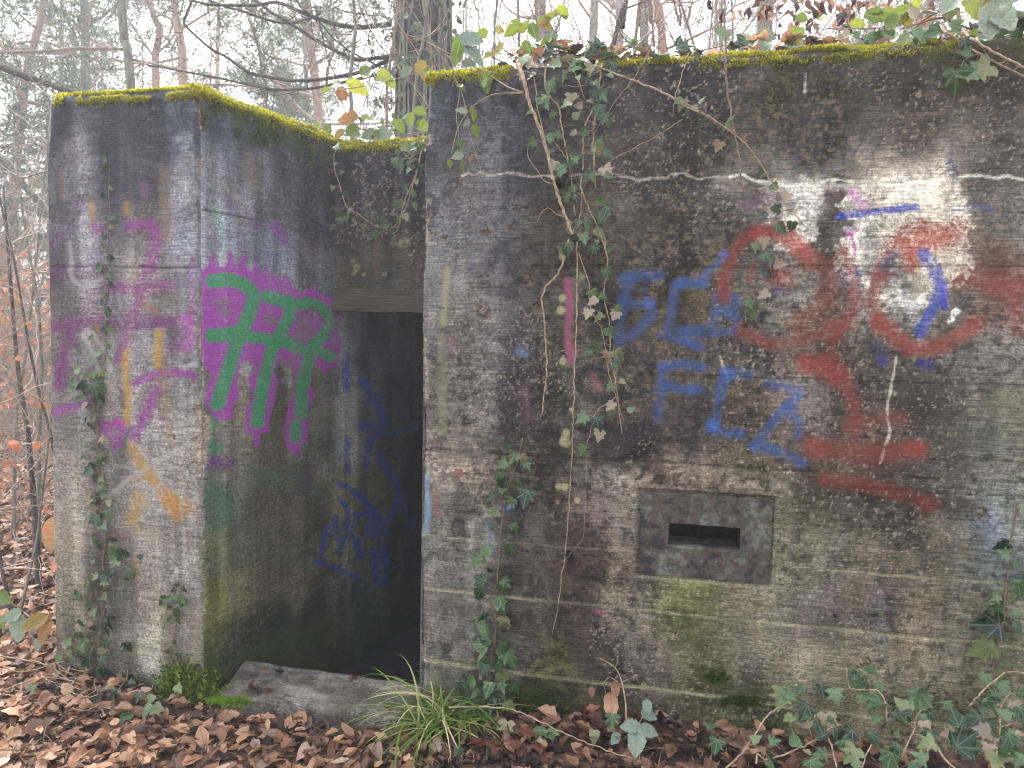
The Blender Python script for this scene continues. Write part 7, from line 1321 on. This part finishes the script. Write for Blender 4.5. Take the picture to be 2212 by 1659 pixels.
for P, r0, r1 in (([(1860, 205), (1720, 225), (1560, 235), (1380, 210), (1200, 150), (1050, 90), (870, 20), (700, 45), (430, 45), (270, 35), (110, 0)], 0.032, 0.012), ([(1900, 480), (1750, 500), (1560, 515), (1400, 450), (1200, 340), (1000, 210), (830, 110), (680, 0), (600, -60)], 0.026, 0.014), ([(1200, 150), (1080, 180), (1000, 200), (870, 190), (700, 140), (560, 90), (430, 60), (280, 0)], 0.016, 0.012), ([(1880, 500), (1750, 560), (1600, 620), (1430, 660), (1200, 690), (1000, 695), (800, 665), (620, 620), (430, 490), (300, 420), (150, 290), (70, 200), (80, 140), (140, 0)], 0.026, 0.010), ([(1750, 640), (1550, 690), (1400, 720), (1200, 760), (1070, 770), (850, 775), (600, 725), (300, 660), (0, 605), (-250, 560)], 0.020, 0.009), ([(1840, 620), (1650, 520), (1500, 440), (1350, 320), (1250, 200), (1100, 80), (1040, 0)], 0.012, 0.008), ([(1200, 40), (1250, 240), (1290, 420), (1350, 600), (1450, 760), (1560, 940)], 0.012, 0.006), ([(620, 630), (690, 720), (740, 770)], 0.008, 0.004), ([(660, 230), (720, 450), (740, 620), (790, 780), (785, 900)], 0.009, 0.005), ([(1570, 0), (1640, 180), (1720, 330), (1840, 480)], 0.011, 0.006), ([(1360, 60), (1500, 110), (1650, 130), (1730, 190), (1850, 320)], 0.010, 0.005)):
    b = Acc(); pts = np.array([Dp(*ck(x, y), DT-0.04*k) for k, (x, y) in enumerate(P)]); Q = smooth_path(pts, 6); b.tube(Q, np.linspace(r0, r1, len(Q))*0.8, 6)
    for k in range(3, len(Q)-1, 3):
        s = TR.normal(0, 1, 3); s /= np.linalg.norm(s); limb(b, Q[k], s, TR.uniform(0.25, 0.8), 0.0045, 1, None, 0.0, 0.6, 3, None, 3)
    b.build('branch', M['bark_dark'], tr, q[0])
# slim stems standing close behind the roof
for lab, px, dist, r, mat in (('pale slim stem above the recess left of the ivy covered trunk', [(760, 270), (756, 180), (768, 60), (764, 0)], 6.6, 0.022, 'bark_grey'), ('reddish slim stem close left of the ivy covered trunk', [(835, 300), (836, 190), (845, 120), (860, 0)], 6.3, 0.018, 'stem_red'), ('very thin upright stem above the lower left wing', [(455, 215), (457, 120), (452, 10)], 7.5, 0.008, 'twig'),
        ('pale upright stem leaning beside the ivy covered trunk', [(893, 240), (912, 100), (925, 0)], 6.0, 0.016, 'bark_grey'), ('dark grey trunk above the red bramble leaves', [(1172, 140), (1170, 40), (1168, 0)], 11, 0.09, 'bark_grey'), ('smooth pinkish trunk rising from the ivy on the roof', [(1433, 108), (1424, 50), (1418, 0)], 7.2, 0.052, 'bark_pine'), ('grey trunk just left of the pinkish one', [(1392, 110), (1392, 50), (1394, 0)], 9.5, 0.065, 'bark_grey'),
        ('dark stem leaning right above the ivy curtain', [(1322, 105), (1344, 50), (1352, 0)], 6.0, 0.028, 'bark_dark'), ('red brown thin stem right of the dark leaning stem', [(1372, 95), (1380, 40), (1384, 0)], 6.0, 0.018, 'stem_red'), ('red brown stem beside the pinkish trunk', [(1412, 95), (1406, 40), (1402, 0)], 6.4, 0.016, 'stem_red'), ('wide grey trunk behind the twigs at the upper right', [(1648, 95), (1652, 40), (1656, 0)], 9.0, 0.11, 'bark_grey'),
        ('thin grey stem in front of the pines right of middle', [(1560, 110), (1555, 50), (1560, 0)], 8.0, 0.02, 'bark_grey'), ('thin upright stem near the long hanging brown stem', [(1583, 100), (1580, 0)], 7.0, 0.014, 'bark_grey'), ('thin dark stem crossing above the moss', [(1500, 100), (1470, 40), (1455, 0)], 6.0, 0.012, 'stem_red'), ('slim trunk left of the dark grey trunk over the roof', [(1121, 130), (1120, 60), (1119, 0)], 7.5, 0.02, 'bark_grey'), ('pair stem right of the dark grey trunk', [(1160, 100), (1158, 40), (1156, 0)], 7.0, 0.013, 'stem_red'),
        ('thin stem left of the bramble above the corner', [(1068, 120), (1068, 60), (1074, 0)], 8.0, 0.02, 'bark_grey'), ('grey trunk behind the twig thicket over the ivy', [(1280, 110), (1282, 50), (1284, 0)], 14, 0.10, 'bark_grey'), ('second grey trunk in the twig thicket', [(1338, 110), (1338, 0)], 16, 0.12, 'bark_grey'), ('slender trunk at the top right above the big leaves', [(2010, 60), (2008, 0)], 10, 0.05, 'bark_grey')):
    bare_tree(lab, px, dist, r, 6.5 if dist < 9 else 11, 2.9, 12 if r < 0.03 else 9, 1.3, mat, 'young_tree' if r < 0.03 else 'bare_tree', 'young tree' if r < 0.03 else 'bare tree', 'young trees close behind the roof' if r < 0.03 else 'trees behind the bunker', 2)
# thick pale limbs at the left edge
stem_thing('leaning_limb', 'long grey limb slanting down to the mossy top of the left wing', 'branch', np.array([Dp(x, y, 6.2) for x, y in ((-160, 95), (-60, 125), (0, 144), (50, 163), (100, 180), (163, 203), (240, 235), (330, 290))]), 0.036, 0.022, 'bark_dark')
lb = np.array([Dp(x, y, 5.6) for x, y in ((-200, 250), (-60, 305), (0, 338), (24, 362), (45, 392), (70, 420), (99, 452), (130, 500), (190, 640))])
stem_thing('leaning_limb', 'smooth pale limb with a fork bending down behind the left wing', 'branch', lb, 0.03, 0.024, 'bark_grey', None, [(np.array([Dp(x, y, 5.6) for x, y in ((-90, 345), (-30, 357), (0, 362), (24, 366))]), 0.013, 0.012), (np.array([Dp(x, y, 5.6) for x, y in ((35, 388), (60, 382), (85, 374), (120, 366))]), 0.009, 0.007)])
# saplings with withered leaves left of the wing
def sapling(label, px, dist, r, top, leaves, ltop=2.2, bark='bark_dark', lsize=(0.05, 0.075), nl=14, stuff=0):
    q = trunk_pts(px, dist, top); root = thing('sapling', q[0], label, 'sapling', 'saplings left of the bunker')
    a = Acc(); zz = q[:, 2]; a.tube(q, r*(1.1-0.75*np.clip((zz-zz[0])/(zz[-1]-zz[0]), 0, 1)), 6); a.build('trunk', M[bark], root, q[0])
    tips = []
    for i in range(nl):
        b = Acc(); z = 0.3+(top-0.4)*TR.random(); k = min(np.argmin(abs(zz-z)), len(q)-2); an = TR.uniform(0, 2*math.pi); limb(b, q[k], np.array([math.cos(an), math.sin(an), TR.uniform(0.0, 0.8)]), TR.uniform(0.4, 0.9), max(r*0.35, 0.003), 2, None, 0.0, 0.5, 3, tips, 3)
        b.build('branch', M['twig'], root, q[0])
    tips = [t for t in tips if t[0][2] < ltop]; TR.shuffle(tips)
    for p, d in tips[:leaves]: place_leaf(ORANGE[TR.integers(5)], 'leaf', root, q[0], p, np.array([0, -0.5, 0.6])+TR.normal(0, 0.5, 3), d-0.8*Z+TR.normal(0, 0.3, 3), TR.uniform(*lsize))
    if stuff:
        its = [(TR.integers(8), p+TR.normal(0, 0.03, 3), basis(np.array([0, -0.5, 0.6])+TR.normal(0, 0.5, 3), d-0.8*Z+TR.normal(0, 0.3, 3)), TR.uniform(*lsize), TR.random()) for p, d in tips[leaves:leaves+stuff]]
        if its: o = bake(beech_g, its, 'withered_leaves', M['orange_stuff'], root, q[0]); o['kind'] = 'stuff'
sapling('dark thin sapling trunk at the left edge with few orange leaves', [(78, 1160), (62, 950), (42, 820), (30, 700)], 5.2, 0.02, 2.6, 14)
sapling('pale sapling trunk next to the log behind the left wing', [(84, 1150), (84, 960), (90, 800), (80, 640), (55, 500)], 5.5, 0.016, 3.0, 12, 1.9, 'bark_grey')
sapling('low sapling bent near the left picture edge with large orange leaves', [(45, 1320), (70, 1210), (84, 1130)], 4.6, 0.009, 1.5, 16, 1.2, 'bark_grey', (0.06, 0.09), 10)
sapling('thin forked sapling leaning against the left wing', [(118, 980), (85, 850), (60, 730), (30, 560), (0, 430)], 5.0, 0.012, 3.2, 10, 1.9)
sapling('thin dark sapling at the very left bottom', [(40, 1400), (18, 1290), (-4, 1180)], 4.2, 0.011, 1.8, 8, 1.2)
for k in range(14):
    dist = 6.5+k*0.65; x = TR.uniform(-120, 130); sapling('beech sapling full of withered orange leaves in the thicket left of the wing', [(x, 1000), (x+TR.normal(0, 12), 860), (x+TR.normal(0, 22), 720)], dist, 0.016, TR.uniform(2.4, 4.2), 18, 2.3, 'bark_grey', (0.06, 0.085), 16, 120)
# twiggy thicket behind the roof and left: many more stems than one could count
b = Acc(); TRs = TR
for k in range(330):
    x = TR.uniform(930, 2330); dist = TR.uniform(5.4, 14); p = Dp(x, 150, dist); g0 = 2.6 if dist < 7 else 1.0; p[2] = g0; an = TR.normal(0, 0.35)
    limb(b, p, np.array([an, TR.normal(0, 0.3), 1.0]), TR.uniform(1.6, 3.2) if dist < 8 else TR.uniform(2.5, 6), TR.uniform(0.005, 0.012), 2, None, 0.0, 0.4, 3, None, 4)
for k in range(60):
    x = TR.uniform(420, 930); dist = TR.uniform(7, 13); p = Dp(x, 300, dist); p[2] = 1.2; limb(b, p, np.array([TR.normal(0, 0.4), TR.normal(0, 0.3), 1.0]), TR.uniform(2.2, 4.2), TR.uniform(0.005, 0.01), 2, None, 0.0, 0.4, 3, None, 3)
for k in range(110):
    x = TR.uniform(-160, 120); dist = TR.uniform(6, 13); p = Dp(x, 700, dist); p[2] = float(ground_z(p[0], p[1])); limb(b, p, np.array([TR.normal(0, 0.45), TR.normal(0, 0.3), 1.0]), TR.uniform(1.8, 4.4), TR.uniform(0.004, 0.009), 2, None, 0.0, 0.45, 3, None, 4)
th_ = b.build('twig_thicket', M['twig'], None); tagp(th_, 'dense thicket of bare grey brown twigs standing behind the bunker', 'thicket', None, 'stuff')
tw_ = []
for k in range(150):
    x, y = TR.normal(1820, 130), TR.normal(15, 35); tw_.append((TR.integers(8), Dp(x, y, TR.uniform(4.2, 5.2)), basis(TR.normal(0, 1, 3), -Z+TR.normal(0, 0.4, 3)), TR.uniform(0.06, 0.1), TR.random()))
o = bake([beech_geo(LR, 3.0, 0, 0.2) for _ in range(8)], tw_, 'dead_leaves', M['beech_stuff']); tagp(o, 'curled dead brown leaves hanging in the twigs above the right wall', 'dead leaves', None, 'stuff')
# far wood closing the view
b = Acc(); tips = []
for k in range(46):
    an = TR.uniform(-0.85, 0.9); dist = TR.uniform(36, 60); p = np.array([math.sin(an)*dist, math.cos(an)*dist, 0.0]); p[2] = float(ground_z(p[0], p[1])); hh = TR.uniform(11, 20)
    b.tube(np.array([p, p+Z*hh*0.5+TR.normal(0, 0.2, 3), p+Z*hh]), [0.2, 0.15, 0.04], 5, cap=False)
    for j in range(46):
        z = hh*TR.uniform(0.12, 1.0); a2 = TR.uniform(0, 2*math.pi); L = TR.uniform(0.6, 2.6)*(1.15-z/hh); e = np.array([math.cos(a2), math.sin(a2), 0.15]); tips.append((p+Z*z+e*L, e)); tips.append((p+Z*z+e*L*0.6, e))
V, F, R = needle_tufts(None, tips, 0.5, 4); nb = len(V)
fw_ = mesh_np('far_wood', np.array(V), np.array(F), M['needles'], None, None, False, dict(rnd=np.array(R))); tagp(fw_, 'hazy far conifer wood filling the gaps between the nearer trees', 'wood', None, 'stuff')
o = b.build('far_trunks', M['bark_grey'], fw_); o['kind'] = 'stuff'

# ================================================================== DAMP AIR
hz = NT('damp_air'); pv = hz.n('ShaderNodeVolumePrincipled'); pv.inputs['Color'].default_value = (0.95, 0.96, 1.0, 1); pv.inputs['Density'].default_value = 0.006; pv.inputs['Anisotropy'].default_value = 0.3
hz.l(pv.outputs[0], hz.out.inputs['Volume'])
a = Acc(); a.box((0, 30, 13.0), (130, 0, 0), (0, 95, 0), (0, 0, 17.0)); hb_ = a.build('haze', hz.m, None, None, False); tagp(hb_, 'thin pale damp air between the trees', 'haze', None, 'stuff')
